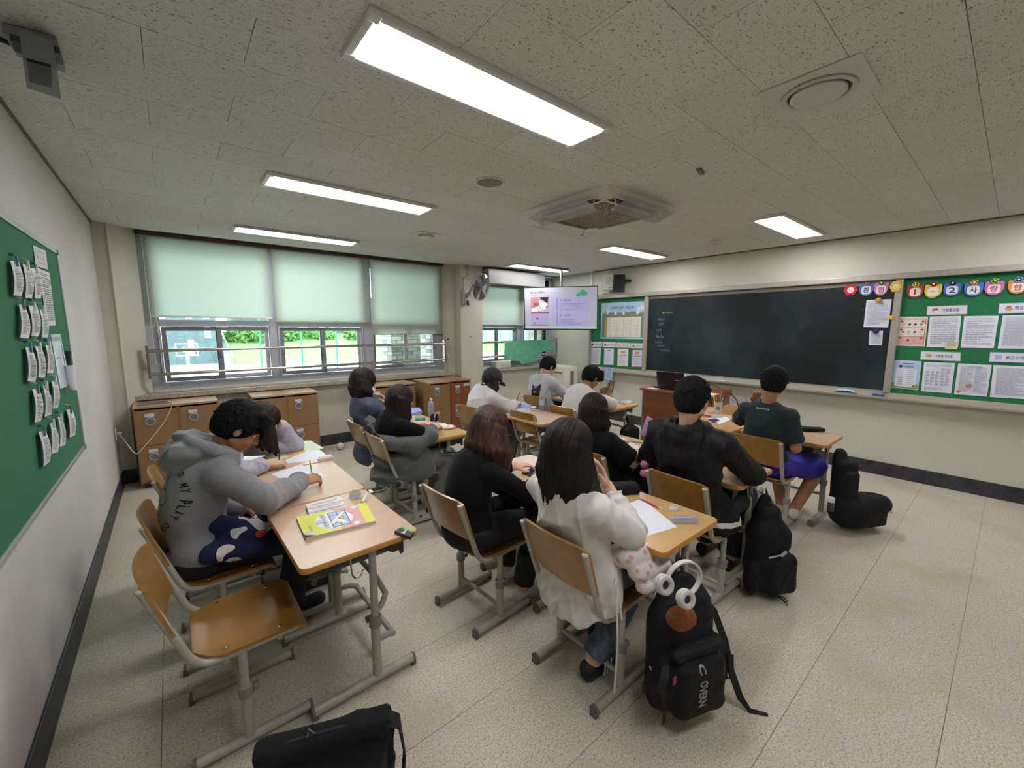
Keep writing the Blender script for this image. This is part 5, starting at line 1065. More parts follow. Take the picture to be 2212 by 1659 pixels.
def person(nm, lab, hip, neck, head, hf, hu, arms, legs, sw=.17, skin=SKIN, curve=.005, face=(1,0,0), h=.0075, hair=None, top=None, bottom=None, shoe=None, fem=1.0, hscale=1.0, extras=None, hands=(.6,.6), seat=None):
    Hh,N,Cc = V3(*hip),V3(*neck),V3(*head); f = unit(face); up = unit(N-Hh); fb = unit(f-up*(f@up)); lf = np.cross(up,fb); M = np.stack([fb,lf,up],1)
    HM = frame(hf,hu); Lw = lambda x,y,z: Cc+HM@(V3(x,y,z)*hscale)
    ax = V3(0,0,1)-up*.0; S = [N-up*.060+fb*.012-lf*sw, N-up*.060+fb*.012+lf*sw]
    def torso(F,e,hem=0,k=.05):
        F.ell(Hh+up*.03,(.125+e,.168*fem+e,.125+e),M,k=k); F.ell(Hh*.56+N*.44-fb*curve,(.10+e,.142+e,.16+e),M,k=k)
        F.ell(Hh*.30+N*.70-fb*curve*.8,(.104+e,(.150+sw-.17)+e*.8,.16+e),M,k=k); F.cap(S[0],S[1],.043+e*.8,k=k); F.cap(N-up*.02,N*.7+S[0]*.3,.045+e,k=k); F.cap(N-up*.02,N*.7+S[1]*.3,.045+e,k=k)
        if hem: F.ell(Hh-up*.045-fb*.01,(.14+e+hem*.5,.18*fem+e+hem,.10+e),M,k=k)
    HJ = [Hh-lf*.085, Hh+lf*.085]; allp = [Hh,N,Cc]+S+[np.array(a[i]) for a in arms for i in (0,1)]+[np.array(l[i]) for l in legs for i in (0,1)]
    lo = np.min(allp,0)-.17; hi = np.max(allp,0)+.17; lo[2] = max(lo[2],-.02)
    # --- skin body: one surface
    def clear(F, g=.0):
        if seat is None: return
        cx,cy,rz = seat; R = np.array([[math.cos(rz),-math.sin(rz),0],[math.sin(rz),math.cos(rz),0],[0,0,1]]); P = lambda x,y,z: V3(cx,cy,0)+R@V3(x,y,z)
        a = .29; RB = R@np.array([[math.cos(a),0,-math.sin(a)],[0,1,0],[math.sin(a),0,math.cos(a)]])
        F.rbox(P(-.185,0,.668),(.118-g*.5,.235,.132),.02,RB,k=.012,sub=True); F.rbox(P(.17,0,.372),(.205,.205,.056-g),.01,R,k=.01,sub=True)
    F = Field(lo,hi,h); torso(F,-.014)
    for s_,a in zip(S,arms):
        E,W = np.array(a[0]),np.array(a[1]); F.cap(s_,E,.046,.037,k=.02); F.cap(E,W,.038,.026,k=.015); F.cap(E*.6+W*.4,W,.036,.026,k=.01)
    for j,l in zip(HJ,legs):
        Kn,A = np.array(l[0]),np.array(l[1]); F.cap(j,Kn,.078,.053,k=.03); F.cap(Kn,A,.050,.035,k=.02); F.cap(Kn*.62+A*.38,A,.050,.034,k=.02); td = unit(l[2]); F.cap(A-V3(0,0,.045)-td*.02,A-V3(0,0,.055)+td*.13,.032,.026,k=.02)
    F.cap(N-up*.02,Lw(-.025,0,-.075),.052,.049,k=.025)
    F.ell(Lw(-.012,0,.024),(.092,.072,.090),HM,k=.01); F.ell(Lw(.028,0,-.03),(.062,.060,.080),HM,k=.02); F.ell(Lw(.045,0,-.082),(.034,.034,.026),HM,k=.02); F.cap(Lw(.0,-.055,-.06),Lw(.045,0,-.088),.018,.02,k=.02); F.cap(Lw(.0,.055,-.06),Lw(.045,0,-.088),.018,.02,k=.02)
    for sy in (-1,1): F.ell(Lw(.060,sy*.034,-.032),(.024,.022,.026),HM,k=.015); F.ell(Lw(.092,sy*.031,.006),(.011,.015,.010),HM,k=.006,sub=True); F.ell(Lw(-.004,sy*.078,-.008),(.019,.009,.031),HM,k=.006); F.ell(Lw(.004,sy*.086,-.004),(.008,.006,.015),HM,k=.004,sub=True)
    F.cap(Lw(.084,0,.012),Lw(.106,0,-.026),.009,.0125,k=.012); F.ell(Lw(.093,0,-.030),(.014,.018,.009),HM,k=.008); F.cap(Lw(.080,-.034,.026),Lw(.080,.034,.026),.011,k=.012)
    F.ell(Lw(.088,0,-.055),(.010,.024,.006),HM,k=.005); F.ell(Lw(.086,0,-.065),(.010,.021,.007),HM,k=.005)
    clear(F,-.035); ex = []
    for i,(a,cv) in enumerate(zip(arms,hands)):
        if cv is not None and a[2] is not None: ex.append(hand_mesh(np.array(a[1]), a[2], a[3], 1 if i==0 else -1, cv))
    body = organic(F,nm,skin,None,sm=1,extra=ex,origin=(Hh[0],Hh[1],0)); tag(body,lab,'person','students in the classroom')
    for sy in (-1,1):
        c = Lw(.0725,sy*.031,.004); MB().lathe([(.001,-.0105)]+[(.0105*math.sin(q*.3927),-.0105*math.cos(q*.3927)) for q in range(1,8)]+[(.001,.0105)],c=tuple(c),seg=12).build('eye',EYEW,body,world=True,smooth=True)
        ir = c+HM[:,0]*.0088; d = Vector(HM[:,0]); MB().tube([Vector(ir),Vector(ir)+d*.0022],.0052,10).build('iris',IRIS,bpy.data.objects['eye' if False else [o.name for o in C.objects if o.parent==body and o.name.startswith('eye')][-1]],world=True)
    # --- garment
    if top:
        e = top.get('e',.014); G = Field(lo-.03,hi+.03,top.get('h',.0075)); torso(G,e,top.get('hem',0))
        sl = top.get('sleeve',2); es = top.get('es',e)
        for i,(s_,a) in enumerate(zip(S,arms)):
            E,W = np.array(a[0]),np.array(a[1])
            if sl >= 1.9:
                we = E+(W-E)*top.get('cuff',.93); G.cap(s_,E,.043+es*.9,.040+es*.9,k=.025); G.cap(E,we,.040+es*.9,.030+es*.8,k=.012,cut=1)
                if top.get('rib'): q = E+(W-E)*(top.get('cuff',.93)-.2); G.cap(q,we,.050,.033,k=.01,cut=1)
            else: we = s_+(E-s_)*sl; G.cap(s_,we,.045+es*.8,.048+es,k=.03,cut=1)
        if top.get('collar'): G.cap(N-up*.01-fb*.045-lf*.0,N+up*.02-fb*.04,.03,.026,k=.02)
        if 'hood' in top:
            s2 = top['hood']; base = N-fb*.055-up*.035
            for t in np.linspace(-2.2,2.2,13): 
                pz = N+M@V3(-.075*math.cos(t)+.01,.085*math.sin(t),.012+.02*math.cos(t)); G.ell(pz,(.03,.03,.028),None,k=.03)
            if s2 > 0:
                zz = np.array((0,0,1.)); bk = -unit(fb*np.array((1,1,0)))
                G.ell(N+bk*.075*s2-zz*.02,(.070*s2,.120,.070),None if abs(f[1])<.1 else M,k=.025); (G.ell(N+bk*.19-zz*.10,(.080,.135,.110),None,k=.03), G.ell(N+bk*.13+zz*.02,(.105,.135,.075),None,k=.03)) if s2>1.2 else G.ell(N+bk*.085-zz*.07,(.034,.105,.085),None,k=.03); G.cap(N+bk*.03+zz*.045-lf*.085,N+bk*.105*s2+zz*.02-lf*.05,.026,.028,k=.02); G.cap(N+bk*.03+zz*.045+lf*.085,N+bk*.105*s2+zz*.02+lf*.05,.026,.028,k=.02); G.cap(N+bk*.105*s2+zz*.02-lf*.05,N+bk*.105*s2+zz*.02+lf*.05,.028,.028,k=.02)
                G.cap(N+bk*.075*s2+zz*.055-lf*.03,N+bk*.075*s2+zz*.055+lf*.03,.030,.030,k=.012,sub=True)
        if top.get('fn'): top['fn'](G,Lw,M,N,Hh,S)
        G.cap(N+up*.0,Lw(-.03,0,-.12)+up*.05,.05,.05,k=.006,sub=True) if not top.get('closed') else None
        clear(G,.0)
        for j,l in (zip(HJ,legs) if top.get('thigh',0) is not None else ()): q0 = j+f*.075+V3(0,0,-.005); G.cap(q0,np.array(l[0]),.080+top.get('thigh',.012),.07,k=.015,sub=True)
        am,fr = top.get('amp',.007),top.get('fr',7); sd = len(lab)
        def dsp(V):
            w_ = np.ones(len(V))
            o = folds(V,am,fr,sd,top.get('st',(1,1,.55)))
            for s_,a in zip(S,arms):
                E,W = np.array(a[0]),np.array(a[1])
                for c,ax,am2 in ((E,unit(W-s_),.55),(W*.75+E*.25,unit(W-E),.40),(s_*.85+E*.15,unit(E-s_),.35)):
                    d = V-c; t = d@ax; g_ = np.exp(-(d*d).sum(1)/(.075**2)); o = o+am*am2*g_*(1-2*np.abs(np.sin(t*62+5*noise(V*11+c))))
            return o
        g = organic(G,top.get('name','shirt'),top['mat'],body,dsp,1); body['top'] = g.name
    else: g = None
    if bottom:
        e = bottom.get('e',.012); G = Field(lo-.03,hi+.03,.0085); G.ell(Hh+up*.0,(.125+e,.172*fem+e,.11+e),M,k=.04)
        for j,l in zip(HJ,legs):
            Kn,A = np.array(l[0]),np.array(l[1])
            if bottom.get('short'): ke = j+(Kn-j)*bottom['short']; G.cap(j,ke,.085+e,.075+e*1.6,k=.03,cut=1)
            else: ae = Kn+(A-Kn)*bottom.get('len',.95); G.cap(j,Kn,.080+e,.058+e,k=.03); G.cap(Kn,ae,.056+e,.044+e*bottom.get('flare',1.2),k=.015,cut=1)
        clear(G,-.003); organic(G,bottom.get('name','trousers'),bottom['mat'],body,lambda V: folds(V,bottom.get('amp',.006),8,3),1)
    if shoe:
        for l in legs:
            A = np.array(l[1]); td = unit((l[2][0],l[2][1],0)); z0 = A[2]-.085; a = A-td*.03; b = A+td*.15; G = Field(np.minimum(a,b)-.09,np.maximum(a,b)+.09,.007); G.cap(V3(a[0],a[1],z0+.032),V3(b[0],b[1],z0+.026),.036,.040,k=.01); G.cap(V3(a[0],a[1],z0+.05),A+td*.02+V3(0,0,-.025),.036,.034,k=.03)
            G.half((0,0,z0),(0,0,-1)); organic(G,'shoe',shoe,body,None,1)
    if hair:
        rr = random.Random(len(lab)); G = Field(Cc-np.array([.2,.2,hair.get('down',.2)])*1.0,Cc+.19,hair.get('h',.0048)); v = hair.get('vol',1.0)
        G.ell(Lw(-.020,0,.040),(.110*v,.090*v,.102*v),HM,k=.01); G.ell(Lw(-.045,0,-.005),(.078*v,.084*v,.085*v),HM,k=.02)
        st = hair['style']
        if st == 'short':
            G.ell(Lw(.115,0,-.052),(.085,.12,.090),HM,k=.008,sub=True); G.ell(Lw(-.01,0,-.135),(.16,.16,.068),HM,k=.01,sub=True)
            for sy in (-1,1): G.ell(Lw(.008,sy*.088,-.022),(.026,.022,.034),HM,k=.006,sub=True)
            for i in range(hair.get('tufts',110)):
                a = rr.uniform(0,6.28); b = math.acos(rr.uniform(-.15,1)); p = V3(.108*v*math.sin(b)*math.cos(a)-.02,.088*v*math.sin(b)*math.sin(a),.100*v*math.cos(b)+.04)
                if p[0] > .06 and p[2] < .07: continue
                d = unit(V3(p[0]*.6+rr.uniform(-.5,.5),p[1]*.8+rr.uniform(-.5,.5),-.5+rr.uniform(-.3,.3)))*rr.uniform(.018,.03); G.cap(Lw(*(p*.93)),Lw(*(p*.965+d)),.009,.003,k=.009)
            for y in np.linspace(-.06,.06,hair.get('fringe',0) or 1):
                if hair.get('fringe'): G.cap(Lw(.075,y*.8,.095),Lw(.112+rr.uniform(-.004,.004),y+rr.uniform(-.01,.01),hair.get('fz',.015)+rr.uniform(-.012,.012)),.022,.006,k=.01); G.cap(Lw(.05,y,.105),Lw(.098,y*1.1,.045),.024,.018,k=.012)
        else:
            G.ell(Lw(.118,0,-.060),(.072,.062,.088),HM,k=.01,sub=True)
            hair_locks(G,Lw,HM,rr,hair.get('t0',.85),6.283-hair.get('t0',.85),hair.get('n',44),hair['len'],out=hair.get('out',.014),jit=hair.get('jit',.016),swing=hair.get('swing',(0,0,0)),taper=hair.get('taper',0),r0=hair.get('r0',.021),r1=hair.get('r1',.009),grav=hair.get('grav',1))
            for y in np.linspace(-.05,.05,9):
                if hair.get('bang'): G.cap(Lw(.07,y*.7,.10),Lw(.104,y*1.1,hair['bang']+rr.uniform(-.008,.008)),.017,.007,k=.01)
        HMi = HM
        def hd(V):
            q = (V-Cc)@HMi; a = np.arctan2(q[:,1],q[:,0]); r_ = np.abs(noise(np.stack([a*11,q[:,2]*7,np.hypot(q[:,0],q[:,1])*10],1))*2-1); r2 = noise(np.stack([a*30,q[:,2]*9,q[:,0]*8],1))
            if hair['style']=='short': return (noise(q*70)-.5)*.006+(noise(q*170)-.5)*.004
            return (.5-r_)*hair.get('ga',.005)+(r2-.5)*.003
        organic(G,'hair',HMAT[hair['col']],body,hd,0)
        if hair.get('part'): pass
    return body, dict(Lw=Lw,HM=HM,M=M,N=N,H=Hh,S=S,g=g,fb=fb,up=up,lf=lf)
GREYF = noisy('grey_marl_fleece','7d7c7f','8f8e92',220,.95,.25,300,sheen=.3); BLKF = noisy('black_cotton','0b0b0d','141417',60,.9,.12,300,sheen=.05,spec=.15); BLKN = noisy('black_nylon','0e0e10','18181b',40,.6,.1,90,spec=.25)
WHF = noisy('white_linen','cfcbc4','dad7d1',20,.8,.08,220,sheen=.2); WHS = noisy('white_sweat_fleece','cfcdca','d9d7d5',90,.95,.2,260,sheen=.2); DKTR = noisy('black_twill_trousers','121214','1f1f21',30,.85,.3,120); GRN = noisy('dark_teal_jersey','0b2024','12292e',40,.75,.2,120)
BLUE = noisy('royal_blue_shorts','2a1f8f','3526a6',14,.6,.2,60); GRTR = noisy('grey_green_trousers','5b5c54','6b6c62',20,.85,.2,80); SHOEB = flat('1b1c20',.6); SHOEW = flat('d6d3cd',.6); LAV = noisy('pale_lavender_fleece','a9a6b3','bab7c4',120,.95,.2,260,sheen=.2); SOCK = flat('c9c6c6',.8)
pn = (0,0,1)
P1,i1 = person('person','boy in grey hooded sweatshirt with black letter print, writing at the left desks',(.02,2.50,.52),(.135,2.50,.985),(.235,2.49,1.105),(.74,-.10,-.62),(.62,0,.78),
  [((.30,2.245,.785),(.505,2.475,.762),(.93,.25,-.05),(.15,-.45,.9)),((.08,2.74,.70),(.26,2.58,.63),(.4,-.35,-.8),(.8,.2,.3))],[((.46,2.40,.485),(.40,2.45,.09),(1,.15,0)),((.46,2.63,.485),(.52,2.66,.09),(1,0,0))],seat=SEAT['c2'],sw=.165,h=.0065,skin=SKIND,curve=.06,
  hair=dict(style='short',col='black',vol=1.07,fringe=11,fz=.018,down=.2,tufts=150,h=.0042),top=dict(mat=GREYF,e=.032,hood=0,hem=0,amp=.010,fr=6,rib=1,name='hooded_sweatshirt',cuff=.96,h=.0062),bottom=dict(mat=DKTR,e=.02),shoe=SHOEB,hands=(.85,.4))
P2,i2 = person('person','girl in pale lavender sweatshirt resting her head on her raised arm',(.0,3.18,.52),(.24,3.18,.875),(.425,3.17,.985),(.74,-.22,-.60),(.55,.18,.80),
  [((.25,2.92,.745),(.405,2.985,.752),(.95,.15,-.05),(0,-.4,.9)),((.655,3.36,.745),(.545,3.27,.945),(-.45,-.25,.75),(.7,.3,.5))],[((.42,3.08,.48),(.42,3.1,.09),(1,0,0)),((.42,3.30,.48),(.42,3.3,.09),(1,0,0))],seat=SEAT['c3'],sw=.145,skin=SKL,curve=.06,
  hair=dict(style='long',col='mid',len=.20,down=.34,t0=.9,swing=(.1,-.15,0)),top=dict(mat=LAV,e=.026,amp=.009,fr=8,name='sweatshirt',cuff=.95,rib=1,closed=1),bottom=dict(mat=DKTR,e=.015),shoe=SHOEW,hands=(.7,.3))
P3,i3 = person('person','short-haired girl in white mask and slate blue shirt, hand at her chin',(1.39,3.72,.52),(1.30,3.72,.985),(1.315,3.71,1.115),(.90,-.28,-.30),(.3,0,.95),
  [((1.53,3.55,.735),(1.475,3.60,.925),(-.35,.10,.9),(.9,-.1,.3)),((1.50,3.95,.74),(1.66,3.85,.745),(1,0,0),pn)],[((1.80,3.62,.50),(1.74,3.64,.09),(1,0,0)),((1.80,3.82,.50),(1.78,3.84,.09),(1,0,0))],seat=SEAT['m'],sw=.145,skin=SKL,
  hair=dict(style='bob',col='dark',len=.135,down=.26,t0=1.0,out=.022,vol=1.05),top=dict(mat=DENIMSH,e=.03,hem=.02,amp=.010,fr=8,name='shirt',sleeve=.95),bottom=dict(mat=JEAN,e=.02),shoe=SHOEW,hands=(.7,.5))
P4,i4 = person('person','girl with long brown hair in black tee with grey hoodie slipped down',(1.38,3.19,.52),(1.345,3.19,.90),(1.42,3.18,1.015),(.86,-.16,-.48),(.48,0,.87),
  [((1.55,2.97,.74),(1.665,3.09,.775),(.85,.4,.05),(.1,-.3,.95)),((1.56,3.42,.74),(1.70,3.28,.77),(.8,-.5,0),(0,.3,.95))],[((1.80,3.08,.50),(1.66,3.10,.09),(1,0,0)),((1.80,3.30,.50),(1.80,3.3,.09),(1,0,0))],seat=SEAT['g'],sw=.145,skin=SKL,curve=.04,
  hair=dict(style='long',col='mid',len=.25,down=.34,t0=1.0,out=.012,swing=(-.22,-.06,0)),top=dict(mat=BLKF,e=.014,amp=.006,name='tee_shirt',sleeve=.8,es=.022),bottom=dict(mat=GRTR,e=.022,len=.8),shoe=flat('2a2a2c',.6),hands=(.7,.7))
P5,i5 = person('person','girl in dark baseball cap, mask and white sweatshirt, writing',(2.66,3.76,.52),(2.68,3.75,.925),(2.775,3.73,1.035),(.76,-.22,-.58),(.56,0,.80),
  [((2.86,3.52,.745),(3.02,3.62,.755),(.9,.3,0),(0,-.3,.95)),((2.88,3.97,.74),(3.06,3.86,.75),(1,-.2,0),pn)],[((3.06,3.66,.50),(2.98,3.68,.09),(1,0,0)),((3.06,3.86,.50),(3.04,3.88,.09),(1,0,0))],seat=SEAT['p'],sw=.145,skin=SKL,curve=.05,
  hair=dict(style='long',col='mid',len=.22,down=.34,out=.008,vol=.96,swing=(-.6,-.1,0),t0=1.3),top=dict(mat=WHS,e=.032,amp=.009,fr=7,name='sweatshirt'),bottom=dict(mat=GRTR,e=.03),shoe=SHOEW,hands=(.8,.5))
P6,i6 = person('person','boy in pale sweatshirt with black cat print on the back',(3.66,3.80,.53),(3.63,3.80,1.0),(3.715,3.78,1.125),(.74,-.12,-.62),(.62,0,.78),
  [((3.86,3.56,.745),(4.02,3.70,.755),(.95,.2,0),(0,-.3,.95)),((3.88,4.03,.75),(4.06,3.92,.755),(1,-.2,0),pn)],[((4.10,3.68,.50),(4.0,3.7,.09),(1,0,0)),((4.10,3.92,.50),(4.08,3.92,.09),(1,0,0))],seat=SEAT['a'],sw=.165,skin=SKIN,curve=.05,
  hair=dict(style='short',col='black',down=.2,tufts=90),top=dict(mat=noisy('pale_grey_sweat_fleece','b5b5bb','c4c4ca',90,.95,.2,260,sheen=.2),e=.032,amp=.009,fr=7,name='sweatshirt'),bottom=dict(mat=DKTR,e=.02),shoe=SHOEW)
P7,i7 = person('person','boy in plain white long shirt looking down at his phone',(3.43,3.08,.52),(3.585,3.08,.92),(3.72,3.07,1.05),(.78,-.14,-.56),(.55,0,.82),
  [((3.93,2.90,.735),(3.965,3.0,.85),(.45,.15,.75),(.8,-.3,-.2)),((3.85,3.30,.745),(3.99,3.14,.82),(.3,-.5,.6),(.5,.5,0))],[((3.86,2.98,.50),(3.74,3.0,.09),(1,0,0)),((3.86,3.18,.50),(3.84,3.18,.09),(1,0,0))],seat=SEAT['o'],sw=.16,skin=SKIND,curve=.06,
  hair=dict(style='short',col='black',down=.2,vol=1.06,tufts=140,fringe=7,fz=.02),top=dict(mat=WHS,e=.026,amp=.008,fr=7,name='shirt',sleeve=.95),bottom=dict(mat=DKTR,e=.02),shoe=SHOEW,hands=(.8,.8))
P8,i8 = person('person','girl with straight chestnut hair in black long-sleeved top',(1.19,1.83,.52),(1.25,1.83,.915),(1.335,1.82,1.045),(.86,.02,-.48),(.48,0,.87),
  [((1.42,1.605,.735),(1.585,1.68,.745),(.95,.15,0),(0,-.3,.95)),((1.45,2.04,.74),(1.62,1.95,.745),(1,-.2,0),pn)],[((1.58,1.70,.50),(1.50,1.72,.09),(1,0,0)),((1.58,1.95,.50),(1.56,1.95,.09),(1,0,0))],seat=SEAT['b'],sw=.145,skin=SKL,curve=.03,h=.007,
  hair=dict(style='long',col='brown',len=.235,down=.34,t0=.95,out=.042,n=64,vol=1.04,jit=.012,h=.0042,r1=.010,ga=.0035),top=dict(mat=BLKF,e=.012,amp=.006,fr=7,name='top',hem=.0,h=.0066),bottom=dict(mat=DKTR,e=.015),shoe=SHOEW,hands=(.5,.5))
def wcollar(G,Lw,M,N,Hh,S):
    for t in np.linspace(-2.3,2.3,15):
        pz = N+M@V3(-.075*math.cos(t)+.015,.080*math.sin(t),.018-.01*math.cos(t)); G.ell(pz,(.014,.014,.026),None,k=.012)
    G.ell(Hh-M[:,2]*.06-M[:,0]*.05,(.15,.215,.10),M,k=.05)
P9,i9 = person('person','girl with shoulder-length black hair in loose white collared shirt',(1.355,1.145,.52),(1.225,1.15,.945),(1.245,1.145,1.10),(.88,.05,-.44),(.44,0,.90),
  [((1.415,.940,.775),(1.430,1.08,.930),(-.25,.25,.9),(.8,-.5,.1)),((1.50,1.36,.74),(1.62,1.24,.745),(1,-.3,0),pn)],[((1.72,1.03,.50),(1.40,1.10,.09),(1,-.1,0)),((1.72,1.24,.50),(1.62,1.24,.09),(1,0,0))],seat=SEAT['w'],sw=.150,skin=SKL,curve=-.01,h=.0065,
  hair=dict(style='long',col='dark',len=.265,down=.38,t0=.95,out=.030,n=76,vol=1.04,jit=.042,h=.0040,r1=.004,r0=.019),top=dict(mat=WHF,e=.028,amp=.018,fr=8,name='shirt',fn=wcollar,thigh=None,cuff=.80,es=.026,h=.006),bottom=dict(mat=JEAN,e=.004,len=.98,flare=4),shoe=SHOEB,hands=(.35,.5))
P10,i10 = person('person','girl with dark hair in black short-sleeved shirt at the middle desk',(2.42,1.86,.52),(2.235,1.86,.885),(2.275,1.85,1.025),(.90,.10,-.38),(.40,0,.92),
  [((2.42,1.61,.69),(2.60,1.63,.745),(1,.1,0),pn),((2.45,2.04,.74),(2.58,1.93,.75),(.9,-.45,0),pn)],[((2.82,1.76,.50),(2.72,1.78,.09),(1,0,0)),((2.82,1.98,.50),(2.80,1.98,.09),(1,0,0))],seat=SEAT['d'],sw=.15,skin=SKL,curve=.03,
  hair=dict(style='long',col='dark',len=.21,down=.34,t0=.95,out=.010,n=50),top=dict(mat=BLKF,e=.022,amp=.008,name='shirt',sleeve=.85,es=.035),bottom=dict(mat=DKTR,e=.02),shoe=SHOEW,hands=(.4,.25))
P11,i11 = person('person','broad boy in black hooded jacket with white hem, seen from behind',(2.44,1.165,.53),(2.275,1.16,1.035),(2.30,1.15,1.205),(.97,.04,-.20),(.2,0,.98),
  [((2.585,.91,.765),(2.735,1.03,.752),(.9,.4,0),pn),((2.44,1.50,.75),(2.62,1.44,.75),(1,-.1,0),pn)],[((2.88,1.06,.50),(2.80,1.08,.09),(1,0,0)),((2.88,1.28,.50),(2.86,1.28,.09),(1,0,0))],seat=SEAT['k'],sw=.19,skin=SKIN,curve=.03,h=.007,hscale=1.04,fem=1.08,
  hair=dict(style='short',col='black',down=.2,vol=1.0,tufts=120,h=.0042),top=dict(mat=BLKN,e=.036,hood=1.0,amp=.011,fr=7,name='jacket',hem=.03,cuff=.98,h=.0066),bottom=dict(mat=DKTR,e=.03),shoe=SHOEB,hands=(.6,.6))
wl = at(1630,868,'x',3.98)
P12,i12 = person('person','boy in dark teal tee shirt and royal blue shorts, holding a pencil',(3.72,1.225,.52),(3.655,1.215,1.0),(3.69,1.195,1.185),(.93,.30,-.18),(.16,-.08,.98),
  [((3.70,1.005,.69),(3.87,1.10,.735),(.95,.2,0),pn),((3.86,1.50,.80),(wl.x,wl.y,wl.z),(-.2,-.25,.9),(.5,.5,.2))],[((4.20,.95,.455),(3.93,1.03,.13),(.8,.1,-.3)),((4.14,1.28,.48),(3.95,1.14,.12),(1,-.2,0))],seat=SEAT['t'],sw=.155,skin=SKIND,curve=.02,h=.007,
  hair=dict(style='short',col='black',down=.2,vol=1.02,tufts=160,h=.0042),top=dict(mat=GRN,e=.016,amp=.007,fr=7,name='tee_shirt',sleeve=.80,es=.022),bottom=dict(mat=BLUE,e=.022,short=.86,name='shorts',amp=.009),shoe=SHOEW,hands=(.6,.9))
# ================================================================== worn and printed details
def pname(i, nm): return [o for o in C.objects if o.parent==i and o.name.split('.')[0]==nm][0]
BLKI = flat('17171a',.8)
def chaik(P):
    for _ in range(2): P = [((a[0]*t+b[0]*(1-t)),(a[1]*t+b[1]*(1-t))) for a,b in zip(P,P[1:]+P[:1]) for t in (.75,.25)]
    return P
# print on the grey hoodie
c = Vector((-.12,2.50,.845)); n_ = Vector((-1,-.08,.22)).normalized(); hz = Vector((0,0,1)).cross(n_).normalized(); up_ = n_.cross(hz)
S = Sheet(c-hz*.21+up_*.21,c+hz*.21+up_*.21,c+hz*.21-up_*.21,c-hz*.21-up_*.21,n=n_); mb = MB()
for k,ch in enumerate('YOUD MY PLAY COME TRUE &'):
    if ch == ' ': continue
    th = math.radians(20+k*8.6); S.text(mb,ch,.5+.40*math.sin(th),.5-.40*math.cos(th),.060 if ch!='&' else .06,0,.001,.04,bold=.03,rot=-th)
for k in range(6):
    a = k*math.pi/3; cx,cy = .5+.15*math.cos(a),.5+.15*math.sin(a); S.ring(mb,cx,cy,.095,0,.001,.09,20,a-1.9,a+1.9)
S.ring(mb,.5,.5,.09,0,.0012,.09); S.ring(mb,.5,.48,.05,0,.0012,.14,12,.3,2.8); S.rects(mb,[(.475,.46,.484,.48,0),(.516,.46,.525,.48,0)],.0012)
project_on(pname(P1,'hooded_sweatshirt'),S,mb,'back_print',[BLKI],.002)
G = Field((-.16,2.28,.84),(.30,2.72,1.20),.0055); G.ell((.035,2.50,1.030),(.105,.135,.068),None,k=.02); G.ell((-.02,2.50,.99),(.075,.115,.075),None,k=.02); G.ell((.0,2.42,1.04),(.07,.06,.05),None,k=.02); G.ell((.0,2.58,1.04),(.07,.06,.05),None,k=.02)
for sy in (-1,1): G.cap((.20,2.50+.085*sy,.985),(.12,2.50+.120*sy,1.035),.024,.027,k=.015); G.cap((.12,2.50+.120*sy,1.035),(.045,2.50+.105*sy,1.085),.027,.026,k=.015); G.cap((.045,2.50+.105*sy,1.085),(.0,2.50,1.10),.026,.026,k=.015)
G.ell((.105,2.50,1.115),(.080,.085,.055),None,k=.012,sub=True); organic(G,'hood',GREYF,P1,lambda V: folds(V,.008,9,6),1)
# cat on the pale sweatshirt
c = Vector((3.50,3.76,.79)); n_ = Vector((-.85,-.52,.12)).normalized(); hz = Vector((0,0,1)).cross(n_).normalized(); up_ = n_.cross(hz)
S = Sheet(c-hz*.14+up_*.145,c+hz*.14+up_*.145,c+hz*.14-up_*.145,c-hz*.14-up_*.145,n=n_); mb = MB()
S.ngon(mb,[(.2,.95),(.22,.6),(.3,.42),(.28,.22),(.30,.05),(.42,.14),(.58,.12),(.70,.02),(.72,.22),(.68,.36),(.62,.45),(.66,.7),(.62,.95)],0); S.ring(mb,.18,.72,.16,0,.001,.3,16,1.6,3.9)
for x in (.42,.6): S.disc(mb,x,.26,.045,1,.003); S.disc(mb,x+.005,.265,.018,0,.005)
for x,y,r in ((.80,.62,.08),(.74,.76,.09),(.86,.80,.10),(.78,.92,.08),(.92,.66,.05)): S.disc(mb,x,y,r,1,.002)
for x,y in ((.8,.6),(.9,.75),(.76,.84),(.85,.9)): S.disc(mb,x,y,.02,0,.004)
project_on(pname(P6,'sweatshirt'),S,mb,'cat_print',[flat('2a2d31',.8),flat('dcdcdc',.8)],.003)
c = at(1672,873,'x',3.56); n_ = Vector((-.97,-.1,.3)).normalized(); hz = Vector((0,0,1)).cross(n_).normalized(); up_ = n_.cross(hz)
c = Vector((3.58,1.215,.985)); S = Sheet(c-hz*.05+up_*.012,c+hz*.05+up_*.012,c+hz*.05-up_*.012,c-hz*.05-up_*.012,n=n_); mb = MB(); S.text(mb,'Discovery',.5,.5,.8,0,.001,.95,bold=.03)
project_on(pname(P12,'tee_shirt'),S,mb,'neck_print',[flat('b9c0c2',.7)],.002)
# masks
for b,i in ((P3,i3),(P5,i5)):
    Lw,HM = i['Lw'],i['HM']; G = Field(i['Lw'](.03,0,-.04)-.13,i['Lw'](.03,0,-.04)+.13,.0045); G.ell(Lw(.048,0,-.050),(.066,.068,.058),HM,k=.01); G.ell(Lw(.0,0,-.03),(.055,.12,.12),HM,k=.006,sub=True); G.half(Lw(.05,0,-.004),HM[:,2])
    m_ = organic(G,'face_mask',WHITE,b,None,1)
    for sy in (-1,1): MB().tube([Vector(Lw(.05,sy*.066,-.03)),Vector(Lw(.02,sy*.08,-.012)),Vector(Lw(-.012,sy*.088,-.0))],.002,6).build('ear_loop',WHITE,m_,world=True)
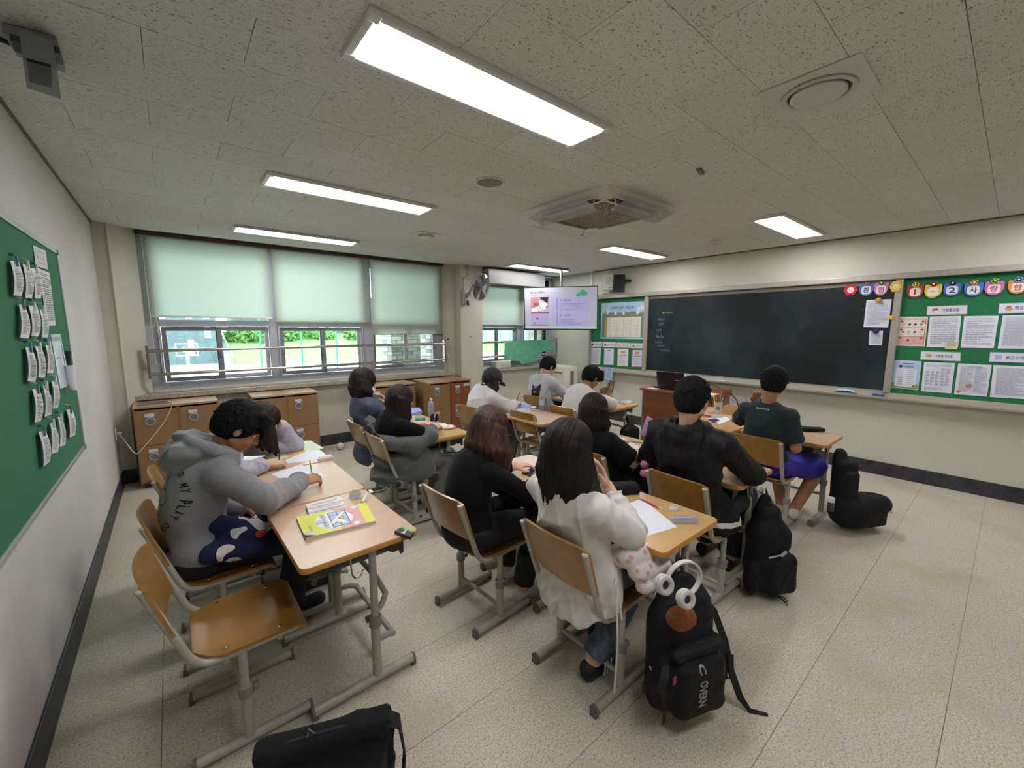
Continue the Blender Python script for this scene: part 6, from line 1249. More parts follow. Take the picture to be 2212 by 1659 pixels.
# baseball cap
Lw,HM = i5['Lw'],i5['HM']; G = Field(Lw(.03,0,.05)-.22,Lw(.03,0,.05)+.22,.005); G.ell(Lw(-.012,0,.045),(.119,.097,.100),HM,k=.01); G.half(Lw(0,0,.035),-HM[:,2]); cp = organic(G,'baseball_cap',noisy('charcoal_twill','2b2d33','393b42',40,.85,.2,300),P5,None,1)
G = Field(Lw(.12,0,.02)-.14,Lw(.12,0,.02)+.14,.005); G.ell(Lw(.100,0,.035),(.082,.076,.014),HM,k=.005); G.ell(Lw(-.03,0,.04),(.115,.11,.08),HM,k=.004,sub=True); organic(G,'visor',noisy('charcoal_twill','2b2d33','393b42'),P5,None,1)
q = Lw(-.118,0,.075); MB().tube([Vector(Lw(-.125,-.03,.05)),Vector(Lw(-.128,0,.078)),Vector(Lw(-.125,.03,.05))],.006,8).build('cap_strap',flat('8c9098',.6),cp,world=True)
# grey hoodie slipped down to the elbows
G = Field((1.02,2.82,.28),(1.78,3.55,.98),.0068)
G.ell((1.33,3.19,.56),(.15,.215,.10),None,k=.05); G.ell((1.33,3.19,.42),(.17,.205,.09),None,k=.06); G.ell((1.47,3.02,.52),(.15,.075,.16),None,k=.06); G.ell((1.52,3.03,.44),(.13,.08,.07),None,k=.05)
G.cap((1.27,3.02,.72),(1.42,2.96,.69),.055,.070,k=.04); G.cap((1.42,2.96,.69),(1.57,2.955,.745),.070,.062,k=.04); G.cap((1.57,2.955,.745),(1.63,3.03,.775),.060,.054,k=.02,cut=1)
G.cap((1.22,3.33,.86),(1.20,3.24,.76),.034,.045,k=.03); G.cap((1.20,3.24,.76),(1.26,3.04,.73),.045,.05,k=.03); G.cap((1.22,3.33,.86),(1.30,3.37,.80),.034,.05,k=.03); G.cap((1.30,3.37,.80),(1.40,3.38,.74),.05,.058,k=.03); G.cap((1.40,3.38,.74),(1.55,3.43,.76),.058,.055,k=.04)
G.ell((1.43,3.19,.80),(.11,.15,.15),None,k=.02,sub=True); a = .29; RB = np.array([[math.cos(a),0,-math.sin(a)],[0,1,0],[math.sin(a),0,math.cos(a)]])
G.rbox((1.30-.185,3.19,.668),(.114,.235,.132),.02,RB,k=.01,sub=True); G.rbox((1.47,3.19,.372),(.205,.205,.052),.01,None,k=.01,sub=True)
organic(G,'slipped_hoodie',noisy('charcoal_grey_fleece','50534f','5f625f',160,.95,.25,300,sheen=.2),P4,lambda V: folds(V,.010,6,4,(1,1,1.1)),1)
# white stripes on her black shoe
for k in range(3): MB().ribbon([(1.435+.022*k,1.058,.075),(1.425+.022*k,1.050,.055),(1.412+.022*k,1.046,.030)],(.005,0,0),.003).build('shoe_stripe',WHITE,P9,world=True)
# waist ties of the white shirt
tw = flat('d9d6cd',.8); t0_ = Vector((1.285,.915,.63))
MB().ribbon([t0_,t0_+Vector((.0,-.012,-.10)),t0_+Vector((.012,-.016,-.28)),t0_+Vector((.005,-.014,-.50))],(.006,0,0),.002).build('waist_tie',tw,P9,world=True); MB().ribbon([t0_,t0_+Vector((.02,-.01,-.09)),t0_+Vector((.038,-.012,-.19))],(.005,.0,0),.002).build('waist_tie',tw,P9,world=True)
MB().tube([t0_+Vector((.0,-.004,0)),t0_+Vector((-.02,-.014,-.02)),t0_+Vector((-.01,-.014,-.055)),t0_+Vector((.005,-.010,-.03)),t0_],.0035,6,smooth=2).build('tie_bow',tw,P9,world=True,smooth=True)
hm = MB(); 
def hem(a,b): th = math.pi*(-1.0+1.05*a)-.2; return (2.42+ .265*math.cos(th)*1.0 if False else 2.43+.235*math.cos(th), 1.165+.262*math.sin(th), .475+.035*b+.03*math.sin(a*3))
# white hem stripe of the black jacket, laid on the jacket itself
j = pname(P11,'jacket'); S = Sheet((2.25,.80,.52),(2.68,.80,.52),(2.68,.80,.485),(2.25,.80,.485),n=(-.25,-1,0)); mb = MB(); S.rects(mb,[(i/24,.15+.02*i/24,(i+1)/24,.95,0) for i in range(24)],.001); project_on(j,S,mb,'white_hem',[flat('d4d0c8',.7)],.004,.4)
# drawstrings / fabric things on laps ------------------------------------------------------
NAVY = noisy('navy_wool','10143a','191e4c',60,.9,.3,200); CRM = noisy('cream_wool','cfcbc6','dcd9d5',60,.9,.3,200)
G = Field((-.08,2.08,.38),(.52,2.66,.82),.006); G.cap((.08,2.40,.66),(.26,2.38,.58),.055,.07,k=.04); G.cap((.20,2.36,.58),(.42,2.32,.55),.065,.045,k=.03); G.cap((.06,2.30,.56),(.30,2.27,.54),.045,.045,k=.03); G.ell((.20,2.34,.57),(.15,.09,.075),None,k=.03); G.cap((.28,2.44,.62),(.40,2.40,.57),.04,.04,k=.02)
vj = organic(G,'varsity_jacket',NAVY,None,lambda V: folds(V,.010,9,2),1); tag(vj,'navy and white knitted jacket bundled on the lap of the boy in grey hoodie','jacket')
n_ = Vector((-.1,-.93,.36)).normalized(); cs = [at(u,v,'y',2.18) for u,v in ((460,1090),(600,1090),(600,1230),(460,1230))]; S = Sheet(*cs,n=n_); mb = MB()
for pts,mi in (([(.36,.05),(.48,.0),(.62,.12),(.74,.28),(.98,.30),(.92,.38),(.80,.45),(.66,.40),(.56,.30),(.44,.22),(.34,.24)],0),([(.22,.40),(.34,.38),(.48,.34),(.52,.40),(.38,.46),(.34,.56),(.24,.52)],0),([(.02,.78),(.06,.68),(.20,.62),(.34,.66),(.26,.74),(.14,.80),(.12,.92),(.04,.90)],0),([(.12,.94),(.22,.84),(.40,.82),(.42,.90),(.30,.97)],0),([(.62,.44),(.74,.40),(.86,.38),(.80,.48),(.66,.54)],1)): S.ngon(mb,chaik(pts),mi)
project_on(vj,S,mb,'white_trim',[CRM,flat('b8321f',.8)],.003,.6)
# pink star blanket
def blanket_mat():
    m = noisy('pink_star_fleece','e3d9d6','ebe4e2',60,.95,.5,200); t = m.node_tree; N = t.nodes; L = t.links; b = N['Principled BSDF']; g = N.new('ShaderNodeTexCoord'); v = N.new('ShaderNodeTexVoronoi'); v.inputs['Scale'].default_value = 26; L.new(g.outputs['Object'],v.inputs['Vector'])
    r = N.new('ShaderNodeMapRange'); r.inputs['From Min'].default_value = .34; r.inputs['From Max'].default_value = .26; L.new(v.outputs['Distance'],r.inputs[0]); x = N.new('ShaderNodeMix'); x.data_type = 'RGBA'; src = b.inputs['Base Color'].links[0].from_socket
    L.new(r.outputs[0],x.inputs[0]); L.new(src,x.inputs[6]); x.inputs[7].default_value = lin('d9a9ae'); L.new(x.outputs[2],b.inputs['Base Color']); return m
G = Field((1.28,.78,.40),(1.74,1.16,.76),.006)
for a,b,r_ in (((1.40,.94,.67),(1.57,.92,.645),.05),((1.42,.90,.615),(1.58,.88,.59),.042),((1.44,.88,.555),(1.56,.87,.53),.036),((1.40,1.0,.64),(1.58,1.0,.63),.05)): G.cap(a,b,r_,r_*.9,k=.012)
bk = organic(G,'fleece_blanket',blanket_mat(),None,lambda V: folds(V,.004,12,3),1); tag(bk,'white fleece blanket with pink stars folded on the lap of the girl in white shirt','blanket')
# ================================================================== bags
BAG = noisy('black_bag_nylon','0b0b0d','151518',50,.7,.4,70,spec=.3); STRAP = flat('101012',.75)
def rotz(a): return np.array([[math.cos(a),-math.sin(a),0],[math.sin(a),math.cos(a),0],[0,0,1]])
# backpack with lettering, nearest the camera
G = Field((1.26,.46,.0),(1.98,.98,.72),.0065); M = rotz(-.35)
G.rbox((1.575,.765,.245),(.150,.070,.235),.075,M,k=.03); G.rbox((1.595,.775,.40),(.115,.055,.13),.055,M,k=.04); G.ell((1.60,.79,.52),(.065,.035,.06),M,k=.04); G.ell((1.445,.755,.18),(.05,.05,.12),M,k=.03); G.ell((1.72,.70,.16),(.04,.05,.12),M,k=.03)
G.rbox((1.565,.685,.165),(.125,.060,.125),.05,M,k=.008); G.rbox((1.565,.70,.315),(.13,.05,.022),.02,M,k=.01)
bp = organic(G,'backpack',BAG,None,lambda V: folds(V,.007,6,5),1,origin=(1.575,.74,0)); tag(bp,'black backpack with white lettering hanging under headphones beside the girl in white','backpack','black backpacks')
cN = Vector((1.505,.60,.195)); n_ = Vector((-.36,-.93,.10)).normalized(); hz = Vector((0,0,1)).cross(n_).normalized(); up_ = n_.cross(hz)
S = Sheet(cN-hz*.09+up_*.10,cN+hz*.09+up_*.10,cN+hz*.09-up_*.10,cN-hz*.09-up_*.10,n=n_); mb = MB()
S.text(mb,'C',.54,.12,.15,0,.001,.17,bold=.03,rot=-1.57); S.text(mb,'OVERN',.55,.60,.20,0,.001,.62,bold=.035,rot=-1.57)
project_on(bp,S,mb,'lettering',[flat('8f8f88',.6)],.003)
L3 = lambda u,v,y=.62: at(u,v,'y',y)
for u,v in ((1418,1448),(1522,1458)): MB().tube([L3(u,v,.615),L3(u+3,v+6,.615)],.0025,6).build('zip_pull',flat('7f7f80',.3,.5),bp,world=True)
MB().ribbon([(1.583,.80,.655),(1.57,.795,.62),(1.565,.79,.55)],(.012,.003,0),.004).ribbon([(1.583,.80,.655),(1.60,.79,.62),(1.625,.785,.55)],(.012,.003,0),.004).build('haul_loop',STRAP,bp,world=True)
MB().ribbon([(1.66,.76,.50),(1.74,.70,.38),(1.77,.66,.25),(1.775,.63,.13),(1.79,.59,.02),(1.81,.555,-.029),(1.85,.50,-.031)],(.014,-.008,0),.003).build('strap',STRAP,bp,world=True)
MB().ribbon([(1.75,.68,.28),(1.755,.65,.18),(1.745,.64,.10),(1.765,.62,.10),(1.775,.635,.2)],(.012,-.006,0),.003).build('strap',STRAP,bp,world=True); MB().ribbon([(1.60,.735,.46),(1.66,.70,.36),(1.70,.665,.27)],(.02,-.005,0),.006).build('strap',STRAP,bp,world=True)
MB().ribbon([(1.43,.74,.28),(1.39,.72,.26),(1.365,.72,.22),(1.385,.73,.18),(1.41,.73,.19)],(.004,-.014,0),.003).ribbon([(1.40,.73,.18),(1.405,.72,.10),(1.40,.72,.05)],(.012,.0,0),.003).build('side_strap',STRAP,bp,world=True)
MB().box((1.405,.69,.235),(1.425,.694,.265)).build('tag',flat('8d2f4c',.6),bp,world=True)
bp.location += Vector((-.04,0,.035)); fp = L3(1472,1335,.69); G = Field(np.array(fp)-.13,np.array(fp)+.13,.005); G.ell(fp,(.070,.032,.048),rotz(-.35)@np.array([[.92,0,.38],[0,1,0],[-.38,0,.92]]),k=.01)
tag(organic(G,'fur_pouch',noisy('brown_corduroy','7a3f1c','94552a',160,.95,.6,400),None,lambda V: folds(V,.0015,20,1),1),'brown furry pouch sticking out of the lettered black backpack','pouch')
# headphones
hp_ = empty('headphones',(1.58,.76,.5),0,'white over-ear headphones hanging on the desk hook above the backpack','headphones'); HW = flat('d2d0cc',.35); HG = flat('bfbdb8',.5)
hc = at(1476,1252,'y',.705); A = Vector((.87,-.42,-.05)).normalized(); Bz = Vector((-.05,-.1,1)).normalized(); r_ = .076
ring = [hc+A*r_*math.cos(t)*.95+Bz*r_*math.sin(t)*1.05 for t in np.linspace(math.radians(205),math.radians(-60),28)]
MB().ribbon(ring,[tuple(Vector((0.3,.9,.0)).normalized()*.009)]*len(ring),.006).build('headband',HW,hp_,world=True,smooth=True)
for (u,v,dy) in ((1433,1262,.0),(1480,1293,-.03)):
    p = at(u,v,'y',.69+dy); d = Vector((-.35,-1,.28)).normalized(); cu = MB().tube([p+d*(-.02),p+d*(-.008),p+d*.004,p+d*.006],[.026,.034,.034,.030],24).build('ear_cup',HW,hp_,world=True,smooth=True)
    a1 = d.orthogonal().normalized(); a2 = d.cross(a1); MB().tube([p+d*.010+(a1*math.cos(t)+a2*math.sin(t))*.0245 for t in np.linspace(0,6.283,25)],.0105,8,cap=False).build('cushion',HG,cu,world=True,smooth=True)
    MB().tube([p+d*.006,p+d*.008],[.018,.018],18).build('speaker_mesh',flat('2c2a28',.7),cu,world=True)
# second backpack, beside the boy in the black jacket
G = Field((2.36,.60,0),(3.02,1.02,.72),.0072); M = rotz(-.40); G.rbox((2.695,.835,.25),(.125,.085,.225),.08,M,k=.035); G.rbox((2.70,.765,.16),(.105,.065,.125),.05,M,k=.010); G.rbox((2.705,.79,.36),(.095,.05,.075),.045,M,k=.010); G.rbox((2.70,.85,.46),(.085,.055,.10),.05,M,k=.04); G.ell((2.70,.865,.57),(.045,.03,.06),M,k=.03); G.ell((2.575,.86,.14),(.05,.05,.11),M,k=.015)
b2 = organic(G,'backpack',BAG,None,lambda V: folds(V,.008,6,9),1,origin=(2.70,.84,0)); tag(b2,'black backpack with zip pockets hanging beside the boy in black jacket','backpack','black backpacks')
K3 = lambda u,v,y=.735: at(u,v,'y',y)
MB().tube([K3(1662,1205),K3(1690,1199)],.005,6).build('zip_pull',flat('b9b7b0',.3,.5),b2,world=True); MB().cyl(K3(1688,1201),K3(1697,1193),.009,seg=8).build('zip_pull',flat('a9adb5',.3),b2,world=True)
MB().tube([(2.70,.77,.01),(2.71,.74,.008),(2.68,.70,.006),(2.655,.69,.006)],.0025,6).tube([(2.70,.77,.01),(2.735,.73,.006),(2.70,.70,.006)],.0025,6).build('cord',STRAP,b2,world=True)
MB().ribbon([(2.82,.80,.30),(2.86,.77,.28),(2.85,.76,.25)],(.0,.0,.012),.004).ribbon([(2.82,.80,.16),(2.87,.77,.15),(2.89,.75,.13)],(.0,.0,.012),.006).build('side_strap',STRAP,b2,world=True)
MB().ribbon([(2.70,.865,.655),(2.69,.86,.62),(2.68,.85,.57)],(.012,.003,0),.004).ribbon([(2.70,.865,.655),(2.72,.86,.62),(2.74,.85,.57)],(.012,.003,0),.004).build('haul_loop',STRAP,b2,world=True)
# third backpack, open and bulging by the boy in blue shorts
G = Field((3.78,.40,0),(4.60,1.05,.74),.0078); M = rotz(-.5); G.ell((4.14,.69,.160),(.205,.13,.145),M,k=.04); G.ell((4.27,.61,.215),(.155,.115,.10),M,k=.04); G.rbox((4.08,.76,.38),(.085,.065,.20),.05,M,k=.06); G.rbox((4.05,.71,.36),(.06,.035,.14),.03,M,k=.01); G.ell((4.08,.80,.60),(.055,.045,.065),M,k=.04); G.ell((4.31,.60,.315),(.13,.082,.055),M,k=.006,sub=True); G.rbox((4.20,.565,.13),(.09,.04,.07),.03,M,k=.010); G.half((0,0,.012),(0,0,-1))
b3 = organic(G,'backpack',BAG,None,lambda V: folds(V,.009,6,12),1,origin=(4.1,.7,0)); tag(b3,'black backpack sagging open on the floor by the blue shorts','backpack','black backpacks')
p = at(1793,1103,'y',.62); o = MB().cyl(p,p+Vector((0,0,.055)),.017,seg=14).build('bottle',flat('3a3e44',.2),None,smooth=True); tag(o,'small white-capped bottle in the side pocket of the sagging backpack','bottle'); MB().cyl(p+Vector((0,0,.056)),p+Vector((.002,0,.085)),.018,seg=14).build('bottle_cap',flat('d5d3d8',.4),o,world=True,smooth=True)
MB().ribbon([(4.10,.80,.64),(4.085,.80,.67),(4.065,.80,.64)],(.01,.0,0),.004).build('haul_loop',STRAP,b3,world=True)
MB().box((4.30,.485,.16),(4.34,.49,.175)).build('badge',flat('9a9a96',.4),b3,world=True)
# messenger bag in the near foreground
mg = empty('laptop_bag',(.285,1.262,0),math.radians(-20),'large black laptop bag standing on the floor at the bottom edge','bag')
G = Field((-.32,-.24,-.005),(.34,.20,.48),.0075); R = np.array([[1,0,0],[0,math.cos(.33),-math.sin(.33)],[0,math.sin(.33),math.cos(.33)]]); G.rbox((0,-.0,.22),(.195,.035,.215),.022,R,k=.01); G.rbox((.005,-.05,.185),(.165,.03,.16),.025,R,k=.015); G.half((0,0,.003),(0,0,-1))
o = organic(G,'body',noisy('black_felted_bag','08080a','0f0f12',90,.95,.3,300),None,lambda V: folds(V,.006,6,3),1,origin=(0,0,0)); o.parent = mg
MB().tube([(-.16,-.07,.412),(-.1,-.072,.418),(.1,-.072,.418),(.17,-.07,.412)],.004,6).build('zip',flat('1f1f22',.4),mg); MB().ribbon([(.17,-.075,.41),(.212,-.055,.36),(.226,-.05,.24),(.21,-.08,.10),(.19,-.09,.03)],(.0,.022,.01),.005).build('strap',STRAP,mg); MB().tube([(-.05,-.075,.418),(-.045,-.075,.445),(-.03,-.07,.42)],.003,6).build('zip_pull',flat('8a8a88',.3,.5),mg)
def smallbag(c,r,lab,rz=0,hook=None):
    G = Field(np.array(c)-np.array([.26,.26,c[2]-.0]),np.array(c)+np.array([.26,.26,.30]),.009); G.rbox(c,(r[0],r[1],r[2]),.05,rotz(rz),k=.03); G.ell((c[0],c[1],c[2]+r[2]*.95),(r[0]*.5,r[1]*.7,.06),rotz(rz),k=.04)
    o = organic(G,'backpack',BAG,None,lambda V: folds(V,.007,6,len(lab)),1,origin=(c[0],c[1],max(0,c[2]-r[2]))); tag(o,lab,'backpack','black backpacks')
    if hook: MB().ribbon([(c[0]-.02,c[1],c[2]+r[2]),(hook[0]-.01,hook[1],hook[2]-.03),hook,(hook[0]+.01,hook[1],hook[2]-.03),(c[0]+.03,c[1],c[2]+r[2])],(.0,.01,0),.004).build('haul_loop',STRAP,o,world=True)
    return o
smallbag((2.05,2.90,.33),(.10,.07,.20),'black backpack hanging between the draped hoodie and the chestnut-haired girl',.2,(1.72,2.985,.60))
smallbag((4.06,2.76,.33),(.12,.06,.15),'small black backpack hanging from the desk of the boy in white shirt',-.3,(4.05,2.80,.60))
smallbag((3.95,2.30,.22),(.16,.10,.20),'black backpack on the floor left of the teacher desk',-.3)
# ================================================================== on the desks
ZT = .7006
def quad(nm,pts,z,th,mat,lab,cat,grp=None,draw=None,mats=None,px=True):
    q = [at(u,v,'z',z+th) if px else Vector((u,v,z+th)) for u,v in pts]; s = Sheet(*q,n=(0,0,1)); 
    if (q[1]-q[0]).cross(q[3]-q[0]).z > 0: s = Sheet(q[1],q[0],q[3],q[2],n=(0,0,1))
    mb = MB(); mb.poly([p-Vector((0,0,th)) for p in s.c][::-1],(0,0,th)); o = mb.build(nm,mat); tag(o,lab,cat,grp)
    if draw: m2 = MB(); draw(s,m2); m2.build('print',mats or PM,o,world=True)
    return o
# A1: workbook with illustrated cover
YEL = flat('dfe04c',.5); MP = [YEL,flat('e2a7a0',.5),flat('e9ebf2',.5),flat('9fcdea',.5),flat('b0605e',.5),flat('6a6a72',.6),flat('eef0c8',.5),flat('c9c9cf',.5),flat('b9b03c',.6)]
def cover(s,mb):
    s.rects(mb,[(0,0,1,1,0)],.0002); s.rects(mb,[(.5,0,.86,1,1)],.0004); s.disc(mb,.46,.5,.27,2,.0008,asp=1.55); s.rects(mb,[(.86,0,1,1,0)],.0005); s.disc(mb,.80,.12,.05,2,.0009); s.disc(mb,.74,.88,.05,2,.0009)
    s.rects(mb,[(.40,.14,.66,.86,3)],.0012)
    for a in (.40,.52,.645): s.rects(mb,[(a,.14,a+.015,.86,4)],.0016)
    for b in (.14,.30,.68,.84): s.rects(mb,[(.40,b,.66,b+.025,4)],.0016)
    s.ngon(mb,[(.40,.62),(.47,.48),(.60,.22),(.63,.26),(.53,.5),(.62,.74),(.59,.78),(.47,.62),(.42,.74)],6,.0020); s.disc(mb,.56,.5,.045,4,.0024); s.disc(mb,.565,.5,.03,1,.0028)
    s.text(mb,'수행 평가·시간과',.325,.5,.10,5,.0016,.5,rot=1.57,bold=.01); s.text(mb,'활동',.245,.5,.11,5,.0016,.14,rot=1.57); s.text(mb,'연습문제집',.11,.68,.05,5,.0016,.2,rot=1.57)
    s.text(mb,'WORKBOOK',.70,.35,.03,5,.0016,.14,rot=-.9)
    for i in range(14): s.rects(mb,[(0.005,.06+.065*i,.24,.065+.065*i,8)],.0005)
wbk = quad('workbook',[(640,1118),(790,1085),(812,1125),(660,1162)],.7006,.013,flat('c9c6c2',.7),'yellow and pink workbook with an open-window drawing on the empty near desk','book',None,cover,MP)
q = [at(u,v,'z',.7138) for u,v in [(640,1118),(790,1085),(812,1125),(660,1162)]]
MB().grid(lambda a,b: tuple(q[3]+(q[2]-q[3])*.14*a+(q[0]-q[3])*.20*b+Vector((0,0,.001+.012*max(0,1-a-b)))),6,6,.001).build('curled_corner',flat('a9adb5',.3,.3),wbk,world=True,smooth=True)
for i,(a,b,c_,d) in enumerate((((660,1090),(735,1071),(741,1080),(664,1099)),((664,1100),(741,1081),(745,1089),(667,1108)),((666,1107),(745,1088),(748,1096),(669,1117)))):
    quad('stick_pack',[a,b,c_,d],.7006,.020-.004*i,flat('ddd6d8',.5),'white narrow carton beside the workbook, %s'%['farthest of three','middle of three','nearest of three'][i],'carton','three narrow white cartons',lambda s,mb: s.text(mb,'HELLO BUNNY · PENCIL LEADS',.5,.5,.3,0,.0008,.7),[flat('a08a96',.6)])
e = empty('acrylic_stand',at(769,1077,'z',.7),-.1,'clear acrylic clip stand behind the workbook','stand'); MB().box((-.03,-.02,0),(.03,.02,.003)).build('base',CLEAR,e); MB().box((-.03,.012,.003),(.03,.015,.04)).build('back_plate',CLEAR,e); MB().box((-.014,.008,.035),(.014,.02,.05),bev=.003).build('clip',flat('cfd6c0',.3),e)
for k in range(5): MB().cyl((-.022+.011*k,-.008,.003),(-.022+.011*k,-.008,.012),.004,seg=8).build('bead',flat('e3dfdf',.2),e,smooth=True)
tag(MB().tube([at(792,1068,'z',.715),at(788,1076,'z',.715),at(783,1086,'z',.712)],[.008,.012,.009],10,smooth=1).build('correction_tape',flat('dfd9cf',.3),None,smooth=True),'white and tan correction tape near the far edge of the near desk','tape')
quad('name_label',[(795,1058),(802,1057),(807,1063),(799,1064)],.7006,.0006,WHITE,'tiny white label stuck at the far corner of the near desk','label')
def d_bat(s,mb): s.rects(mb,[(.72,0,1,1,1)],.0005); s.text(mb,'S&G',.52,.5,.4,0,.001,.3,bold=.04,rot=-1.57); s.text(mb,'EXTRA',.18,.5,.15,0,.001,.5,rot=-1.57)
quad('lead_case',[(852,1147),(869,1137),(894,1147),(887,1160)],.7006,.014,flat('2b2e2e',.4),'small black and green box at the right corner of the near desk','box',None,d_bat,[flat('d9e6d9',.5),flat('64b84a',.4)])
# A2 / A3
quad('blank_paper',[(585,1024),(650,1003),(706,1028),(636,1048)],ZT,.0006,PAPER,'white sheet under the hand of the boy in grey hoodie','paper')
quad('blank_paper',[(595,982),(680,968),(706,990),(620,1001)],ZT,.0006,PAPER,'white sheet beside the writing hand of the girl resting her head','paper')
quad('open_book',[(556,990),(650,962),(662,972),(585,1005)],ZT,.008,flat('d8c848',.5),'yellow edged open book under the elbow of the resting girl','book',None,lambda s,mb: (s.rects(mb,[(.15,.1,.5,.9,1),(.55,.1,.95,.9,2)],.0006)),[flat('8f8f98',.6),flat('dfd8d6',.6),flat('d99a90',.6)])
quad('desk_mat',[(640,960),(670,951),(700,968),(668,975)],ZT,.001,flat('b9c9ae',.5),'pale green sheet at the far end of the resting girl desk','sheet')
tag(MB().tube([at(690,990,'z',.712),at(716,985,'z',.712)],[.014,.014],10).box(tuple(at(686,996,'z',.7006)),tuple(at(722,985,'z',.718)),bev=.003).build('earbud_case',flat('e6e1e4',.3),None,smooth=True),'white stapler-like case at the far edge of the hoodie boy desk','case')
def pencil(p,d,l,col,lab,tip='2a2a2a',r=.0035,cat='pencil',nm='pencil'):
    p = Vector(p); d = Vector(d).normalized(); e_ = empty(nm,p,0,lab,cat); MB().cyl(p,p+d*l*.86,r,seg=8).build('barrel',flat(col,.4),e_,world=True,smooth=True); MB().tube([p+d*l*.86,p+d*l],[r,.0008],8).build('tip',flat(tip,.5),e_,world=True,smooth=True); return e_
pencil((.58,2.60,.835),(-.0,-.35,-1),.135,'7da23a','green mechanical pencil in the hand of the boy in grey hoodie')
pencil((.49,2.985,.83),(-.1,.1,-1),.12,'2c2c30','dark pencil in the hand of the resting girl')
pencil((3.13,3.66,.87),(-.45,.0,-1),.15,'1b1b1d','black pencil held by the girl in dark cap')
pencil((wl.x-.05,wl.y+.10,wl.z+.12),(.1,-.4,-.9),.15,'d98a35','orange pencil held up by the boy in dark teal shirt')
pencil((1.70,3.10,.90),(-.2,.0,-1),.14,'cfd4da','silver pen in the hand of the girl with slipped hoodie',cat='pen',nm='pen')
# B1
quad('blank_paper',[(1310,1104),(1386,1077),(1463,1138),(1386,1161)],ZT,.0006,PAPER,'blank white sheet on the desk of the girl in white shirt','paper')
e = quad('marker_case',[(1450,1112),(1506,1112),(1506,1128),(1452,1126)],ZT,.014,CLEAR,'clear case with blue pens at the corner of the white-shirt girl desk','pencil case'); a_ = at(1455,1121,'z',.71); b_ = at(1500,1120,'z',.71); MB().cyl(a_,b_,.004,seg=8).build('blue_pen',flat('4b78c4',.4),e,world=True)
MB().cyl(a_+Vector((0,.012,0)),b_+Vector((0,.012,0)),.004,seg=8).build('white_pen',flat('d5d7de',.4),e,world=True)
pencil(at(1384,1078,'z',.706),at(1431,1100,'z',.706)-at(1384,1078,'z',.706),.14,'b0406a','pink patterned pen on the desk beside blank paper','e0dadd',.005,'pen','pen')
mb = MB(); c = at(1456,1098,'z',.706)
for k in range(4): mb.tube([c+Vector((.03*math.cos(t+k)*(1-.1*k),.018*math.sin(t*1.0+k*.9),.004*k)) for t in np.linspace(0,5,14)],.0022,6)
tag(mb.build('earphones',flat('dcd9db',.4),None,smooth=True),'tangled white earphones on the desk of the girl in white shirt','earphones')
G = Field((1.66,1.20,.66),(2.08,1.54,.82),.006); G.rbox((1.87,1.33,.730),(.115,.045,.030),.02,rotz(-.55),k=.01); tag(organic(G,'pencil_pouch',BAG,None,lambda V: folds(V,.005,10,3),1),'black pencil pouch on the desk behind the girl in white shirt','pouch')
G = Field((1.55,1.14,.66),(1.85,1.48,.82),.006); G.ell((1.68,1.32,.712),(.06,.05,.016),rotz(.4),k=.01); G.ell((1.63,1.27,.715),(.045,.03,.02),None,k=.02); tag(organic(G,'tan_pouch',noisy('tan_cloth','c58a52','d69c66',30,.8,.2,90),None,lambda V: folds(V,.008,18,3),1),'orange tan cloth pouch near the elbow of the girl in white shirt','pouch')
# B2 tablet
quad('tablet',[(1128,1020),(1165,1002),(1185,1010),(1150,1030)],ZT,.009,flat('2b2b2e',.35),'black tablet on the desk of the chestnut-haired girl','tablet'); quad('name_label',[(1138,984),(1148,983),(1150,986),(1140,987)],ZT,.0006,WHITE,'tiny white label at the far corner of the tablet desk','label')
# B3 / B4
quad('blank_paper',[(942,915),(962,914),(976,924),(952,928)],ZT,.0006,PAPER,'white sheet on the corner of the draped-hoodie girl desk','paper')
G = Field((1.72,3.05,.67),(2.05,3.42,.80),.006); G.ell((1.89,3.24,.718),(.085,.045,.022),rotz(-.5),k=.01); tag(organic(G,'pencil_pouch',flat('ddd9cd',.6),None,lambda V: folds(V,.006,14,3),1),'cream pencil pouch on the desk of the draped-hoodie girl','pouch')
def bottle(c,lab,cap,liq=.0,s=1.0,label=None):
    e = empty('water_bottle',c,0,lab,'bottle'); pr = [(.001,0),(.028,0),(.031,.006),(.031,.05),(.029,.055),(.031,.06),(.031,.105),(.029,.11),(.031,.115),(.030,.14),(.022,.165),(.012,.178),(.012,.188)]
    MB().lathe([(r*s,z*s) for r,z in pr],seg=20).build('body',CLEAR,e,smooth=True); MB().lathe([(.0145*s,.186*s),(.0145*s,.205*s),(.001,.206*s)],seg=16).build('cap',flat(cap,.4),e,smooth=True)
    if label: MB().lathe([(.0315*s,.06*s),(.0315*s,.112*s)],seg=20).build('label',flat(label,.5),e,smooth=True)
    MB().lathe([(.001,.003),(.027*s,.004),(.029*s,liq*s),(.001,liq*s)],seg=18).build('water',glass_mat('water','c3cdd0',mixf=.1),e,smooth=True); return e
bottle(at(932,902,'z',.7),'clear plastic water bottle with white cap on window side desk','dfe0e4',.02); bottle(at(1170,886,'z',.7),'clear bottle with light green cap and pale blue label','9ccc3c',.07,1.02,'a9c4dc')
quad('notebook',[(875,882),(905,880),(912,888),(885,893)],ZT,.03,flat('9aa2d8',.5),'lilac blue notebook stack on the desk of the girl in mask','book'); quad('blank_paper',[(868,890),(885,888),(896,900),(872,903)],.7006,.002,PAPER,'white paper before the girl in mask','paper')
tag(MB().box((1.80,3.62,.7006),(1.88,3.70,.75),bev=.01).build('teal_case',flat('5ba3a3',.5),None,smooth=True),'small teal case beside the black pouch','case')
